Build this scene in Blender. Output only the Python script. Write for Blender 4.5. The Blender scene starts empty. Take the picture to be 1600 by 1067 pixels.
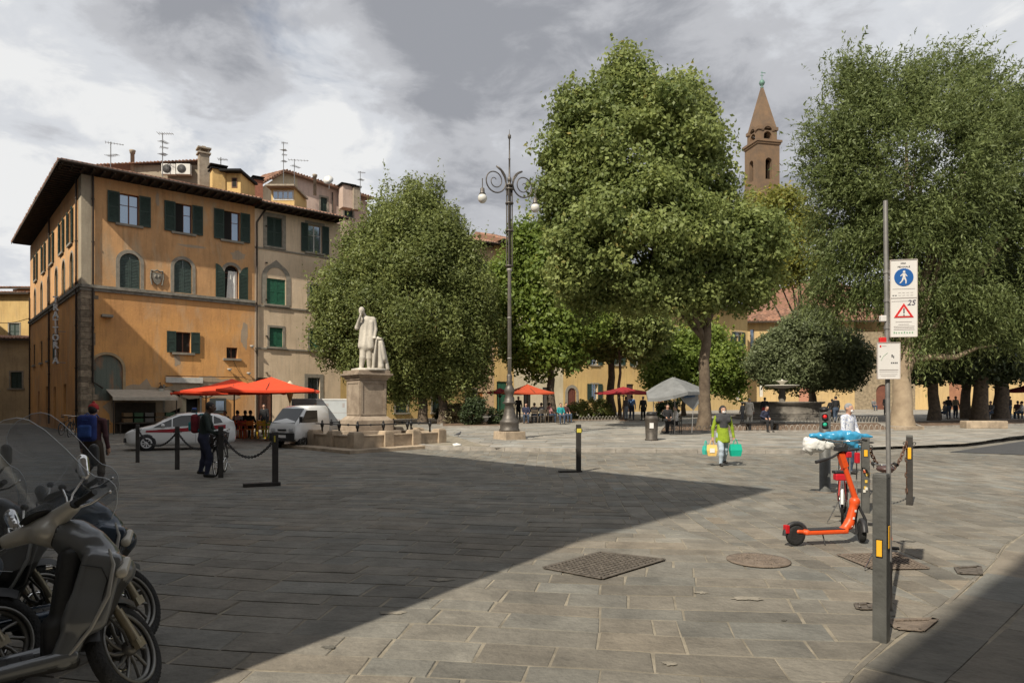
import bpy, math, random
import numpy as np
from mathutils import Vector, Matrix
random.seed(7); RNG = np.random.default_rng(7)
SC = bpy.context.scene
PI = math.pi
R = math.radians
F = 1067.0; HZ = 630.0; H = 1.7

# ---------------------------------------------------------------- camera
cam = bpy.data.cameras.new('camera'); camo = bpy.data.objects.new('camera', cam); SC.collection.objects.link(camo)
camo.location = (0, 0, H); camo.rotation_euler = (PI/2, 0, 0)
cam.sensor_width = 36; cam.lens = 36*F/1600; cam.shift_y = (HZ-533.5)/1600
cam.clip_start = 0.05; cam.clip_end = 3000
SC.camera = camo

# ---------------------------------------------------------------- sky
LX, LY = 0.53, 0.848                    # the way the light travels over the ground, 45 degrees down
SUN_EL = R(45)
w = bpy.data.worlds.new('World'); SC.world = w; w.use_nodes = True
nt = w.node_tree; N = nt.nodes; L = nt.links; N.clear()
def nd(t, **kw):
    n = N.new(t)
    for k, v in kw.items(): setattr(n, k, v)
    return n
def mth(op, a, b=None, c=None, clamp=False):
    n = nd('ShaderNodeMath', operation=op); n.use_clamp = clamp
    for i, x in enumerate((a, b, c)):
        if x is None: continue
        if isinstance(x, (int, float)): n.inputs[i].default_value = x
        else: L.new(x, n.inputs[i])
    return n.outputs[0]
out = nd('ShaderNodeOutputWorld'); bg = nd('ShaderNodeBackground'); L.new(bg.outputs[0], out.inputs[0])
sky = nd('ShaderNodeTexSky', sky_type='NISHITA'); sky.sun_disc = False
sky.sun_elevation = SUN_EL; sky.sun_rotation = math.atan2(-LX, -LY)
tc = nd('ShaderNodeTexCoord'); nrm = nd('ShaderNodeVectorMath', operation='NORMALIZE'); L.new(tc.outputs['Generated'], nrm.inputs[0])
DIR = nrm.outputs[0]
sp = nd('ShaderNodeSeparateXYZ'); L.new(DIR, sp.inputs[0])
# clouds lie on a layer overhead: direction divided by height
den = mth('ADD', mth('MAXIMUM', sp.outputs[2], 0.0), 0.35)
cb = nd('ShaderNodeCombineXYZ'); L.new(mth('DIVIDE', sp.outputs[0], den), cb.inputs[0]); L.new(mth('DIVIDE', sp.outputs[1], den), cb.inputs[1])
L.new(mth('MULTIPLY', sp.outputs[2], 1.6), cb.inputs[2])
def noise(scale, det, rough, dist=0, off=(0, 0, 0)):
    mp = nd('ShaderNodeMapping'); mp.inputs['Location'].default_value = off; L.new(cb.outputs[0], mp.inputs[0])
    n = nd('ShaderNodeTexNoise'); L.new(mp.outputs[0], n.inputs['Vector'])
    n.inputs['Scale'].default_value = scale; n.inputs['Detail'].default_value = det
    n.inputs['Roughness'].default_value = rough; n.inputs['Distortion'].default_value = dist
    return n.outputs[0]
def blobw(px, py, r0, r1):
    d = Vector(((px-800)/F, 1, (HZ-py)/F)).normalized()
    dt = nd('ShaderNodeVectorMath', operation='DISTANCE'); L.new(DIR, dt.inputs[0]); dt.inputs[1].default_value = d
    m = nd('ShaderNodeMapRange', interpolation_type='SMOOTHSTEP'); L.new(dt.outputs['Value'], m.inputs[0])
    m.inputs[1].default_value = r0; m.inputs[2].default_value = r1; m.inputs[3].default_value = 1; m.inputs[4].default_value = 0
    return m.outputs[0]
n1 = noise(1.7, 8, .55, .25, (3.1, 1.2, 0)); n2 = noise(5.5, 9, .6, .35, (0, 4, 2)); n3 = noise(.8, 3, .5, 0, (7, 3, 1))
# high value = dark thick cloud
val = mth('ADD', mth('MULTIPLY', mth('SUBTRACT', n1, .5), 2.1), mth('MULTIPLY', mth('SUBTRACT', n2, .5), 1.5))
val = mth('ADD', val, .40)
for (px, py, r0, r1, wt) in ((980, 190, .10, .62, .28), (1300, 60, .1, .7, .10), (650, 250, .03, .24, .16), (250, 20, .04, .30, .36), (380, 150, .02, .12, .22),
                             (640, 120, .03, .16, .18), (40, 210, .01, .07, .25), (545, 90, .02, .16, -.36), (110, 200, .08, .4, -.26), (330, 210, .05, .3, -.18), (540, 250, .03, .15, -.30), (30, 60, .02, .2, -.15), (1500, 330, .05, .5, -.22), (660, 20, .02, .2, .15)):
    val = mth('ADD', val, mth('MULTIPLY', blobw(px, py, r0, r1), wt))
ramp = nd('ShaderNodeValToRGB'); L.new(val, ramp.inputs[0]); cr = ramp.color_ramp; cr.interpolation = 'EASE'
cr.elements[0].position = .08; cr.elements[0].color = (.86, .865, .865, 1)
cr.elements[1].position = 1.0; cr.elements[1].color = (.33, .342, .375, 1)
e = cr.elements.new(.34); e.color = (.69, .71, .745, 1)
e = cr.elements.new(.62); e.color = (.53, .54, .57, 1)
# gaps to the blue
skm = nd('ShaderNodeVectorMath', operation='SCALE'); L.new(sky.outputs[0], skm.inputs[0]); skm.inputs['Scale'].default_value = .09
gap = nd('ShaderNodeMapRange', interpolation_type='SMOOTHSTEP'); L.new(noise(2.6, 6, .6, .4, (9, 2, 5)), gap.inputs[0])
gap.inputs[1].default_value = .56; gap.inputs[2].default_value = .70; gap.inputs[3].default_value = 0; gap.inputs[4].default_value = .55
mx = nd('ShaderNodeMix', data_type='RGBA'); L.new(mth('MULTIPLY', gap.outputs[0], blobw(60, 80, .25, .7)), mx.inputs[0]); L.new(ramp.outputs[0], mx.inputs[6]); L.new(skm.outputs[0], mx.inputs[7])
L.new(mx.outputs[2], bg.inputs[0]); bg.inputs[1].default_value = .86

# ---------------------------------------------------------------- sun
sl = bpy.data.lights.new('sun', 'SUN'); sl.energy = 5.0; sl.angle = R(.5); sl.color = (1, .92, .78)
so = bpy.data.objects.new('sun', sl); SC.collection.objects.link(so)
so.rotation_euler = Vector((LX, LY, -1)).to_track_quat('-Z', 'Y').to_euler(); so.location = (-30, -40, 60)
vs = SC.view_settings; vs.view_transform = 'Standard'; vs.look = 'None'; vs.gamma = 1; vs.exposure = 0.2; vs.use_curve_mapping = False
SC.cycles.max_bounces = 8; SC.cycles.transparent_max_bounces = 16

# ---------------------------------------------------------------- pixel -> place
def gz(x, y):
    return 0.12+0.015*max(0, min(y, 80)-25)
def G(px, py, z=0.0):
    Y = (H-z)*F/(py-HZ); return Vector(((px-800)/F*Y, Y, z))
def GP(px, py):                               # on the gently rising garden terrace
    Y = 1.955/((py-HZ)/F+.015); return Vector(((px-800)/F*Y, Y, gz(0, Y)))
def GY(px, Y):
    return Vector(((px-800)/F*Y, Y, gz(0, Y)))
def P(px, py, Y): return Vector(((px-800)/F*Y, Y, H-(py-HZ)/F*Y))

# ---------------------------------------------------------------- materials
MATS = {}
def mat(name, col=(.5, .5, .5), rough=.7, metal=0, var=0, scale=3, bump=0, bscale=30, col2=None, spec=.5, tone=False, alpha=1, trans=0, emit=0, coat=0, streak=False, mixr=(.35, .65), stain=0):
    if name in MATS: return MATS[name]
    m = bpy.data.materials.new(name); m.use_nodes = True; t = m.node_tree; n = t.nodes; l = t.links
    b = n['Principled BSDF']
    b.inputs['Roughness'].default_value = rough; b.inputs['Metallic'].default_value = metal
    b.inputs['Specular IOR Level'].default_value = spec
    b.inputs['Base Color'].default_value = (*col, 1)
    if coat: b.inputs['Coat Weight'].default_value = coat
    if trans: b.inputs['Transmission Weight'].default_value = trans; b.inputs['IOR'].default_value = 1.1
    if alpha < 1: b.inputs['Alpha'].default_value = alpha
    if emit: b.inputs['Emission Color'].default_value = (*col, 1); b.inputs['Emission Strength'].default_value = emit
    co = n.new('ShaderNodeTexCoord')
    src = None
    if col2 is not None or var:
        c2 = col2 if col2 is not None else tuple(max(0, c*(1-var)) for c in col)
        nz = n.new('ShaderNodeTexNoise'); nz.inputs['Scale'].default_value = scale; nz.inputs['Detail'].default_value = 7; nz.inputs['Roughness'].default_value = .62
        if streak:
            mp = n.new('ShaderNodeMapping'); mp.inputs['Scale'].default_value = (1, 1, .28); l.new(co.outputs['Object'], mp.inputs[0]); l.new(mp.outputs[0], nz.inputs['Vector'])
        else: l.new(co.outputs['Object'], nz.inputs['Vector'])
        mr = n.new('ShaderNodeMapRange'); mr.inputs[1].default_value = mixr[0]; mr.inputs[2].default_value = mixr[1]; l.new(nz.outputs[0], mr.inputs[0])
        mi = n.new('ShaderNodeMix'); mi.data_type = 'RGBA'; mi.inputs[6].default_value = (*col, 1); mi.inputs[7].default_value = (*c2, 1)
        l.new(mr.outputs[0], mi.inputs[0]); src = mi.outputs[2]
    if tone:
        at = n.new('ShaderNodeAttribute'); at.attribute_name = 'tone'
        mi = n.new('ShaderNodeMix'); mi.data_type = 'RGBA'; mi.blend_type = 'MULTIPLY'; mi.inputs[0].default_value = 1
        if src: l.new(src, mi.inputs[6])
        else: mi.inputs[6].default_value = (*col, 1)
        l.new(at.outputs['Color'], mi.inputs[7]); src = mi.outputs[2]
    if stain:
        for sc_, lo, hi, amt in ((.22, .40, .62, stain), (1.7, .48, .66, stain*.7), (38, .45, .75, stain*.8)):
            nz = n.new('ShaderNodeTexNoise'); nz.inputs['Scale'].default_value = sc_; nz.inputs['Detail'].default_value = 8; nz.inputs['Roughness'].default_value = .65; l.new(co.outputs['Object'], nz.inputs['Vector'])
            mr = n.new('ShaderNodeMapRange'); mr.inputs[1].default_value = lo; mr.inputs[2].default_value = hi; mr.inputs[3].default_value = 1+amt*.35; mr.inputs[4].default_value = 1-amt; l.new(nz.outputs[0], mr.inputs[0])
            vm = n.new('ShaderNodeVectorMath'); vm.operation = 'SCALE'; l.new(src, vm.inputs[0]); l.new(mr.outputs[0], vm.inputs['Scale']); src = vm.outputs[0]
    if src: l.new(src, b.inputs['Base Color'])
    if bump:
        nb = n.new('ShaderNodeTexNoise'); nb.inputs['Scale'].default_value = bscale; nb.inputs['Detail'].default_value = 6; l.new(co.outputs['Object'], nb.inputs['Vector'])
        bp = n.new('ShaderNodeBump'); bp.inputs['Strength'].default_value = bump; bp.inputs['Distance'].default_value = .02
        l.new(nb.outputs[0], bp.inputs['Height']); l.new(bp.outputs[0], b.inputs['Normal'])
    MATS[name] = m
    return m
def leafmat(name, dark, light, trans=.35, yellow=None):
    if name in MATS: return MATS[name]
    m = bpy.data.materials.new(name); m.use_nodes = True; t = m.node_tree; n = t.nodes; l = t.links
    n.remove(n['Principled BSDF']); o = n['Material Output']
    at = n.new('ShaderNodeAttribute'); at.attribute_name = 'tone'
    rp = n.new('ShaderNodeValToRGB'); rp.color_ramp.elements[0].color = (*dark, 1); rp.color_ramp.elements[1].color = (*light, 1)
    if yellow is not None:
        rp.color_ramp.elements[1].position = .85; e = rp.color_ramp.elements.new(1.0); e.color = (*yellow, 1)
    l.new(at.outputs['Fac'], rp.inputs[0])
    df = n.new('ShaderNodeBsdfPrincipled'); df.inputs['Roughness'].default_value = .5; df.inputs['Specular IOR Level'].default_value = .3
    tr = n.new('ShaderNodeBsdfTranslucent'); ms = n.new('ShaderNodeMixShader'); ms.inputs[0].default_value = trans
    l.new(rp.outputs[0], df.inputs['Base Color'])
    hs = n.new('ShaderNodeHueSaturation'); hs.inputs['Hue'].default_value = .485; hs.inputs['Value'].default_value = 1.35; l.new(rp.outputs[0], hs.inputs['Color']); l.new(hs.outputs[0], tr.inputs[0])
    l.new(df.outputs[0], ms.inputs[1]); l.new(tr.outputs[0], ms.inputs[2]); l.new(ms.outputs[0], o.inputs[0])
    MATS[name] = m; return m
def plaster(name, col, stain, grey, patch=.5, sc=.35):
    """old lime plaster: two washes, blotchy stains, rain streaks, small cracks"""
    if name in MATS: return MATS[name]
    m = bpy.data.materials.new(name); m.use_nodes = True; t = m.node_tree; n = t.nodes; l = t.links; b = n['Principled BSDF']
    b.inputs['Roughness'].default_value = .92; b.inputs['Specular IOR Level'].default_value = .15
    co = n.new('ShaderNodeTexCoord')
    def nz(scale, det, map_=(1, 1, 1), lo=.4, hi=.6, dist=0):
        mp = n.new('ShaderNodeMapping'); mp.inputs['Scale'].default_value = map_; l.new(co.outputs['Object'], mp.inputs[0])
        a = n.new('ShaderNodeTexNoise'); a.inputs['Scale'].default_value = scale; a.inputs['Detail'].default_value = det; a.inputs['Roughness'].default_value = .65; a.inputs['Distortion'].default_value = dist
        l.new(mp.outputs[0], a.inputs['Vector'])
        r = n.new('ShaderNodeMapRange'); r.inputs[1].default_value = lo; r.inputs[2].default_value = hi; l.new(a.outputs[0], r.inputs[0]); return r.outputs[0]
    def mix(f, a, bcol, amt=1):
        mi = n.new('ShaderNodeMix'); mi.data_type = 'RGBA'
        if amt != 1:
            mm = n.new('ShaderNodeMath'); mm.operation = 'MULTIPLY'; mm.inputs[1].default_value = amt; l.new(f, mm.inputs[0]); f = mm.outputs[0]
        l.new(f, mi.inputs[0])
        if isinstance(a, tuple): mi.inputs[6].default_value = (*a, 1)
        else: l.new(a, mi.inputs[6])
        mi.inputs[7].default_value = (*bcol, 1); return mi.outputs[2]
    c = mix(nz(sc, 8, lo=.42, hi=.6), col, stain)
    c = mix(nz(.9, 9, (1, 1, .3), .52, .72, .6), c, grey, patch)
    c = mix(nz(4, 6, (1, 1, .12), .50, .72), c, tuple(x*.55 for x in stain), .5)
    c = mix(nz(7, 5, lo=.60, hi=.64), c, tuple(x*1.25 for x in col), .35)
    l.new(c, b.inputs['Base Color'])
    nb = n.new('ShaderNodeTexNoise'); nb.inputs['Scale'].default_value = 9; nb.inputs['Detail'].default_value = 8; l.new(co.outputs['Object'], nb.inputs['Vector'])
    bp = n.new('ShaderNodeBump'); bp.inputs['Strength'].default_value = .35; bp.inputs['Distance'].default_value = .03; l.new(nb.outputs[0], bp.inputs['Height']); l.new(bp.outputs[0], b.inputs['Normal'])
    MATS[name] = m; return m

# ---------------------------------------------------------------- mesh builder
class MB:
    def __init__(s, T=None): s.v = []; s.f = []; s.m = []; s.mats = []; s.sm = []; s.cur = 0; s.T = T; s.smooth = False; s.tone = None; s.tones = []
    def use(s, m):
        if m not in s.mats: s.mats.append(m)
        s.cur = s.mats.index(m); return s
    def add(s, vs, fs, smooth=None):
        o = len(s.v)
        for p in vs:
            p = Vector(p); s.v.append(s.T(p) if s.T else p)
        for f in fs: s.f.append([i+o for i in f]); s.m.append(s.cur); s.sm.append(s.smooth if smooth is None else smooth); s.tones.append(s.tone if s.tone else 1.0)
        return s
    def box(s, c, d, rz=0, M=None, taper=1.0):
        x, y, z = d[0]/2, d[1]/2, d[2]/2; vs = []
        for sz in (-1, 1):
            k = 1 if sz < 0 else taper
            for sx, sy in ((-1, -1), (1, -1), (1, 1), (-1, 1)): vs.append(Vector((sx*x*k, sy*y*k, sz*z)))
        if M is None: M = Matrix.Rotation(rz, 3, 'Z')
        c = Vector(c); vs = [M @ v+c for v in vs]
        return s.add(vs, [(0, 3, 2, 1), (4, 5, 6, 7), (0, 1, 5, 4), (1, 2, 6, 5), (2, 3, 7, 6), (3, 0, 4, 7)], False)
    def bb(s, x0, x1, y0, y1, z0, z1): return s.box(((x0+x1)/2, (y0+y1)/2, (z0+z1)/2), (x1-x0, y1-y0, z1-z0))
    def tube(s, pts, r, n=8, cap=True, closed=False):
        pts = [Vector(p) for p in pts]; k = len(pts); rs = r if isinstance(r, (list, tuple)) else [r]*k
        vs = []; fs = []; prev = None
        for i, p in enumerate(pts):
            if closed: t = pts[(i+1) % k]-pts[i-1]
            else: t = pts[min(i+1, k-1)]-pts[max(i-1, 0)]
            if t.length < 1e-9: t = Vector((0, 0, 1))
            t.normalize()
            if prev is None: a = t.orthogonal().normalized()
            else:
                a = prev-t*prev.dot(t)
                a = a.normalized() if a.length > 1e-6 else t.orthogonal().normalized()
            prev = a; b = t.cross(a)
            for j in range(n):
                g = 2*PI*j/n; vs.append(p+(a*math.cos(g)+b*math.sin(g))*rs[i])
        for i in range(k if closed else k-1):
            for j in range(n):
                a0 = i*n+j; b0 = i*n+(j+1) % n; c0 = ((i+1) % k)*n+(j+1) % n; d0 = ((i+1) % k)*n+j
                fs.append((a0, b0, c0, d0))
        s.add(vs, fs, True)
        if cap and not closed: s.add([vs[j] for j in range(n)], [tuple(range(n-1, -1, -1))], False); s.add([vs[(k-1)*n+j] for j in range(n)], [tuple(range(n))], False)
        return s
    def cyl(s, a, b, r0, r1=None, n=12): return s.tube([a, b], [r0, r0 if r1 is None else r1], n)
    def lathe(s, prof, c=(0, 0, 0), n=16, smooth=True, M=None):
        c = Vector(c); vs = []; fs = []; k = len(prof)
        for (r, z) in prof:
            for j in range(n):
                g = 2*PI*j/n+PI/n; v = Vector((r*math.cos(g), r*math.sin(g), z)); vs.append((M @ v if M else v)+c)
        for i in range(k-1):
            for j in range(n): fs.append((i*n+j, i*n+(j+1) % n, (i+1)*n+(j+1) % n, (i+1)*n+j))
        fs.append(tuple(range(n-1, -1, -1))); fs.append(tuple((k-1)*n+j for j in range(n)))
        return s.add(vs, fs, smooth)
    def ell(s, c, r, n=12, m=8, M=None, jit=0):
        vs = []; fs = []; c = Vector(c)
        for i in range(m+1):
            th = PI*i/m
            for j in range(n):
                g = 2*PI*j/n; k = 1+random.uniform(-jit, jit)
                v = Vector((r[0]*math.sin(th)*math.cos(g), r[1]*math.sin(th)*math.sin(g), r[2]*math.cos(th)))*k
                vs.append((M @ v if M else v)+c)
        for i in range(m):
            for j in range(n): fs.append((i*n+j, (i+1)*n+j, (i+1)*n+(j+1) % n, i*n+(j+1) % n))
        return s.add(vs, fs, True)
    def prism(s, poly, z0, z1, T=None):
        """poly of (a,b) pairs extruded along the third axis; T maps (a,b,c) to a point"""
        k = len(poly); vs = [Vector((a, b, z0)) for a, b in poly]+[Vector((a, b, z1)) for a, b in poly]
        if T: vs = [T(v) for v in vs]
        fs = [tuple(range(k-1, -1, -1)), tuple(range(k, 2*k))]+[(i, (i+1) % k, (i+1) % k+k, i+k) for i in range(k)]
        return s.add(vs, fs, False)
    def loft(s, rings, cap=True, smooth=True):
        n = len(rings[0]); vs = [p for r in rings for p in r]; fs = []
        for i in range(len(rings)-1):
            for j in range(n): fs.append((i*n+j, i*n+(j+1) % n, (i+1)*n+(j+1) % n, (i+1)*n+j))
        s.add(vs, fs, smooth)
        if cap: s.add(rings[0], [tuple(range(n-1, -1, -1))], False); s.add(rings[-1], [tuple(range(n))], False)
        return s
    def torus(s, c, R0, r, axis='y', n=24, m=8, M=None, a0=0, a1=2*PI):
        full = abs(a1-a0-2*PI) < 1e-6; k = n if full else n+1; pts = []
        for i in range(k):
            g = a0+(a1-a0)*i/n
            v = Vector((R0*math.cos(g), 0, R0*math.sin(g))) if axis == 'y' else (Vector((R0*math.cos(g), R0*math.sin(g), 0)) if axis == 'z' else Vector((0, R0*math.cos(g), R0*math.sin(g))))
            pts.append((M @ v if M else v)+Vector(c))
        return s.tube(pts, r, m, closed=full)
    def build(s, name, m=None, parent=None, bevel=0):
        me = bpy.data.meshes.new(name); me.from_pydata([tuple(v) for v in s.v], [], s.f); me.update()
        for x in ([m] if m and not s.mats else s.mats): me.materials.append(x)
        if s.mats: me.polygons.foreach_set('material_index', s.m)
        me.polygons.foreach_set('use_smooth', s.sm)
        if any(isinstance(t, tuple) or t != 1.0 for t in s.tones):
            at = me.attributes.new('tone', 'FLOAT_COLOR', 'FACE'); arr = []
            for t in s.tones: arr += [*(t if isinstance(t, tuple) else (t, t, t)), 1]
            at.data.foreach_set('color', arr)
        o = bpy.data.objects.new(name, me); SC.collection.objects.link(o); o.parent = parent
        if bevel:
            b = o.modifiers.new('bevel', 'BEVEL'); b.width = bevel; b.segments = 2; b.limit_method = 'ANGLE'; b.angle_limit = R(40)
        return o
def tag(o, label=None, cat=None, group=None, kind=None):
    if label: o['label'] = label
    if cat: o['category'] = cat
    if group: o['group'] = group
    if kind: o['kind'] = kind
    return o
def thing(name, label, cat, loc=(0, 0, 0), rz=0, group=None, scale=1):
    o = bpy.data.objects.new(name, None); SC.collection.objects.link(o); o.empty_display_size = .2
    o.location = loc; o.rotation_euler = (0, 0, rz); o.scale = (scale,)*3
    return tag(o, label, cat, group)
def copy_tree(o, parent=None):
    c = o.copy(); SC.collection.objects.link(c); c.parent = parent
    for ch in [x for x in SC.objects if x.parent == o]: copy_tree(ch, c)
    return c
def solo(mb, name, m, label, cat, loc=(0, 0, 0), rz=0, group=None, bevel=0):
    o = mb.build(name, m, None, bevel); o.location = loc; o.rotation_euler = (0, 0, rz); return tag(o, label, cat, group)
def structure(mb, name, m):
    return tag(mb.build(name, m), kind='structure')
def put_text(mb, s, size, T, depth=.004, align='CENTER', bold=.0):
    cu = bpy.data.curves.new('lettering', 'FONT'); cu.body = s; cu.size = size; cu.align_x = align; cu.align_y = 'CENTER'; cu.extrude = depth; cu.offset = bold; cu.resolution_u = 2
    o = bpy.data.objects.new('lettering', cu); SC.collection.objects.link(o)
    dg = bpy.context.evaluated_depsgraph_get(); me = bpy.data.meshes.new_from_object(o.evaluated_get(dg))
    mb.add([T(v.co.copy()) for v in me.vertices], [tuple(p.vertices) for p in me.polygons], False)
    bpy.data.objects.remove(o); bpy.data.curves.remove(cu); bpy.data.meshes.remove(me)

# ---------------------------------------------------------------- smooth bodies: union of rounded bones, meshed
def sdf_eval(pr, X, Y, Z):
    kind = pr[0]
    if kind == 'cap':
        _, a, b, ra, rb, lab, sc = pr
        c = [(a[i]+b[i])/2 for i in range(3)]
        sx, sy, sz = sc; ms = min(sc)
        x = (X-c[0])/sx; y = (Y-c[1])/sy; z = (Z-c[2])/sz
        a2 = [(a[i]-c[i])/sc[i] for i in range(3)]; d = [(b[i]-a[i])/sc[i] for i in range(3)]
        dd = sum(q*q for q in d)
        if dd < 1e-10: h = 0; return (np.sqrt(x*x+y*y+z*z)-ra)*ms
        h = np.clip(((x-a2[0])*d[0]+(y-a2[1])*d[1]+(z-a2[2])*d[2])/dd, 0, 1)
        return (np.sqrt((x-a2[0]-h*d[0])**2+(y-a2[1]-h*d[1])**2+(z-a2[2]-h*d[2])**2)-(ra+(rb-ra)*h))*ms
    _, c, hf, rd, lab, M = pr
    x, y, z = X-c[0], Y-c[1], Z-c[2]
    if M is not None:
        x, y, z = (M[0][0]*x+M[1][0]*y+M[2][0]*z, M[0][1]*x+M[1][1]*y+M[2][1]*z, M[0][2]*x+M[1][2]*y+M[2][2]*z)
    qx, qy, qz = np.abs(x)-hf[0]+rd, np.abs(y)-hf[1]+rd, np.abs(z)-hf[2]+rd
    return np.sqrt(np.maximum(qx, 0)**2+np.maximum(qy, 0)**2+np.maximum(qz, 0)**2)+np.minimum(np.maximum(qx, np.maximum(qy, qz)), 0)-rd
def cap(a, b, ra, rb=None, lab=0, sc=(1, 1, 1)): return ('cap', tuple(a), tuple(b), ra, ra if rb is None else rb, lab, sc)
def ball(c, r, lab=0, sc=(1, 1, 1)): return ('cap', tuple(c), tuple(c), r, r, lab, sc)
def rbox(c, hf, rd, lab=0, M=None): return ('box', tuple(c), tuple(hf), rd, lab, M)
def prbounds(p):
    if p[0] == 'cap':
        r = max(p[3], p[4]); ms = max(p[6]); return [min(p[1][i], p[2][i])-r*p[6][i] for i in range(3)], [max(p[1][i], p[2][i])+r*p[6][i] for i in range(3)]
    q = max(p[2]) if p[5] is None else math.sqrt(sum(x*x for x in p[2]))
    if p[5] is None: return [p[1][i]-p[2][i] for i in range(3)], [p[1][i]+p[2][i] for i in range(3)]
    return [p[1][i]-q for i in range(3)], [p[1][i]+q for i in range(3)]
def body_mesh(name, prims, vox, k, mats, parent=None, cut=None):
    bs = [prbounds(p) for p in prims]
    lo = [min(b[0][i] for b in bs)-3*vox for i in range(3)]; hi = [max(b[1][i] for b in bs)+3*vox for i in range(3)]
    n = [int((hi[i]-lo[i])/vox)+2 for i in range(3)]
    ax = [np.arange(n[i], dtype=np.float32)*vox+lo[i] for i in range(3)]
    D = np.full(n, 1.0, np.float32)
    mg = k*1.5+3*vox
    for p, b in zip(prims, bs):
        s = [slice(max(0, int((b[0][i]-mg-lo[i])/vox)), min(n[i], int((b[1][i]+mg-lo[i])/vox)+2)) for i in range(3)]
        X = ax[0][s[0]][:, None, None]; Y = ax[1][s[1]][None, :, None]; Z = ax[2][s[2]][None, None, :]
        d = sdf_eval(p, X, Y, Z); a = D[s[0], s[1], s[2]]
        h = np.clip(.5+.5*(a-d)/k, 0, 1); D[s[0], s[1], s[2]] = a*(1-h)+d*h-k*h*(1-h)
    if cut: D = cut(D, ax[0][:, None, None], ax[1][None, :, None], ax[2][None, None, :])
    S = D < 0
    nx, ny, nz = [q-1 for q in n]
    cnt = np.zeros((nx, ny, nz), np.float32); acc = np.zeros((nx, ny, nz, 3), np.float32)
    offs = [(0, 0, 0), (1, 0, 0), (0, 1, 0), (1, 1, 0), (0, 0, 1), (1, 0, 1), (0, 1, 1), (1, 1, 1)]
    def sub(A, o): return A[o[0]:o[0]+nx, o[1]:o[1]+ny, o[2]:o[2]+nz]
    for i in range(8):
        for ax_ in range(3):
            if offs[i][ax_]: continue
            o2 = list(offs[i]); o2[ax_] = 1
            a = sub(D, offs[i]); b = sub(D, o2); m = (a < 0) != (b < 0)
            t = np.where(m, a/np.where(m, a-b, 1), 0); cnt += m
            for q in range(3): acc[..., q] += np.where(m, offs[i][q]+(t if q == ax_ else 0), 0)
    act = cnt > 0; idx = np.full((nx, ny, nz), -1, np.int64); ii = np.argwhere(act); idx[act] = np.arange(len(ii))
    V = (ii+acc[act]/cnt[act][:, None])*vox+np.array(lo)
    Fc = []
    for a0 in range(3):
        b0, c0 = (a0+1) % 3, (a0+2) % 3
        s1 = [slice(None)]*3; s2 = [slice(None)]*3; s1[a0] = slice(0, n[a0]-1); s2[a0] = slice(1, n[a0])
        m = S[tuple(s1)] != S[tuple(s2)]; e = np.argwhere(m); ok = (e[:, b0] > 0) & (e[:, c0] > 0) & (e[:, b0] < n[b0]-1) & (e[:, c0] < n[c0]-1); e = e[ok]
        inside = S[tuple(e.T)]
        q = []
        for db, dc in ((-1, -1), (0, -1), (0, 0), (-1, 0)):
            c = e.copy(); c[:, b0] += db; c[:, c0] += dc; q.append(idx[tuple(c.T)])
        q = np.stack(q, 1); q[~inside] = q[~inside][:, ::-1]; Fc.append(q)
    Fc = np.concatenate(Fc)
    me = bpy.data.meshes.new(name); me.from_pydata(V.tolist(), [], Fc.tolist()); me.update()
    for m in mats: me.materials.append(m)
    C = V[Fc].mean(1); best = np.full(len(C), 9.0); lab = np.zeros(len(C), np.int32)
    for p in prims:
        d = sdf_eval(p, C[:, 0], C[:, 1], C[:, 2]); m = d < best; best[m] = d[m]; lab[m] = p[5] if p[0] == 'cap' else p[4]
    me.polygons.foreach_set('material_index', lab); me.polygons.foreach_set('use_smooth', [True]*len(Fc))
    o = bpy.data.objects.new(name, me); SC.collection.objects.link(o); o.parent = parent
    return o
def quads_object(name, V, tone, m, parent=None):
    """V: (n,4,3) leaf quads"""
    n = len(V); me = bpy.data.meshes.new(name); me.vertices.add(n*4); me.vertices.foreach_set('co', V.astype(np.float32).ravel())
    me.loops.add(n*4); me.loops.foreach_set('vertex_index', np.arange(n*4, dtype=np.int32)); me.polygons.add(n)
    me.polygons.foreach_set('loop_start', np.arange(0, n*4, 4, dtype=np.int32)); me.update(calc_edges=True)
    at = me.attributes.new('tone', 'FLOAT', 'FACE'); at.data.foreach_set('value', tone.astype(np.float32))
    me.materials.append(m); o = bpy.data.objects.new(name, me); SC.collection.objects.link(o); o.parent = parent; return o
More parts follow.
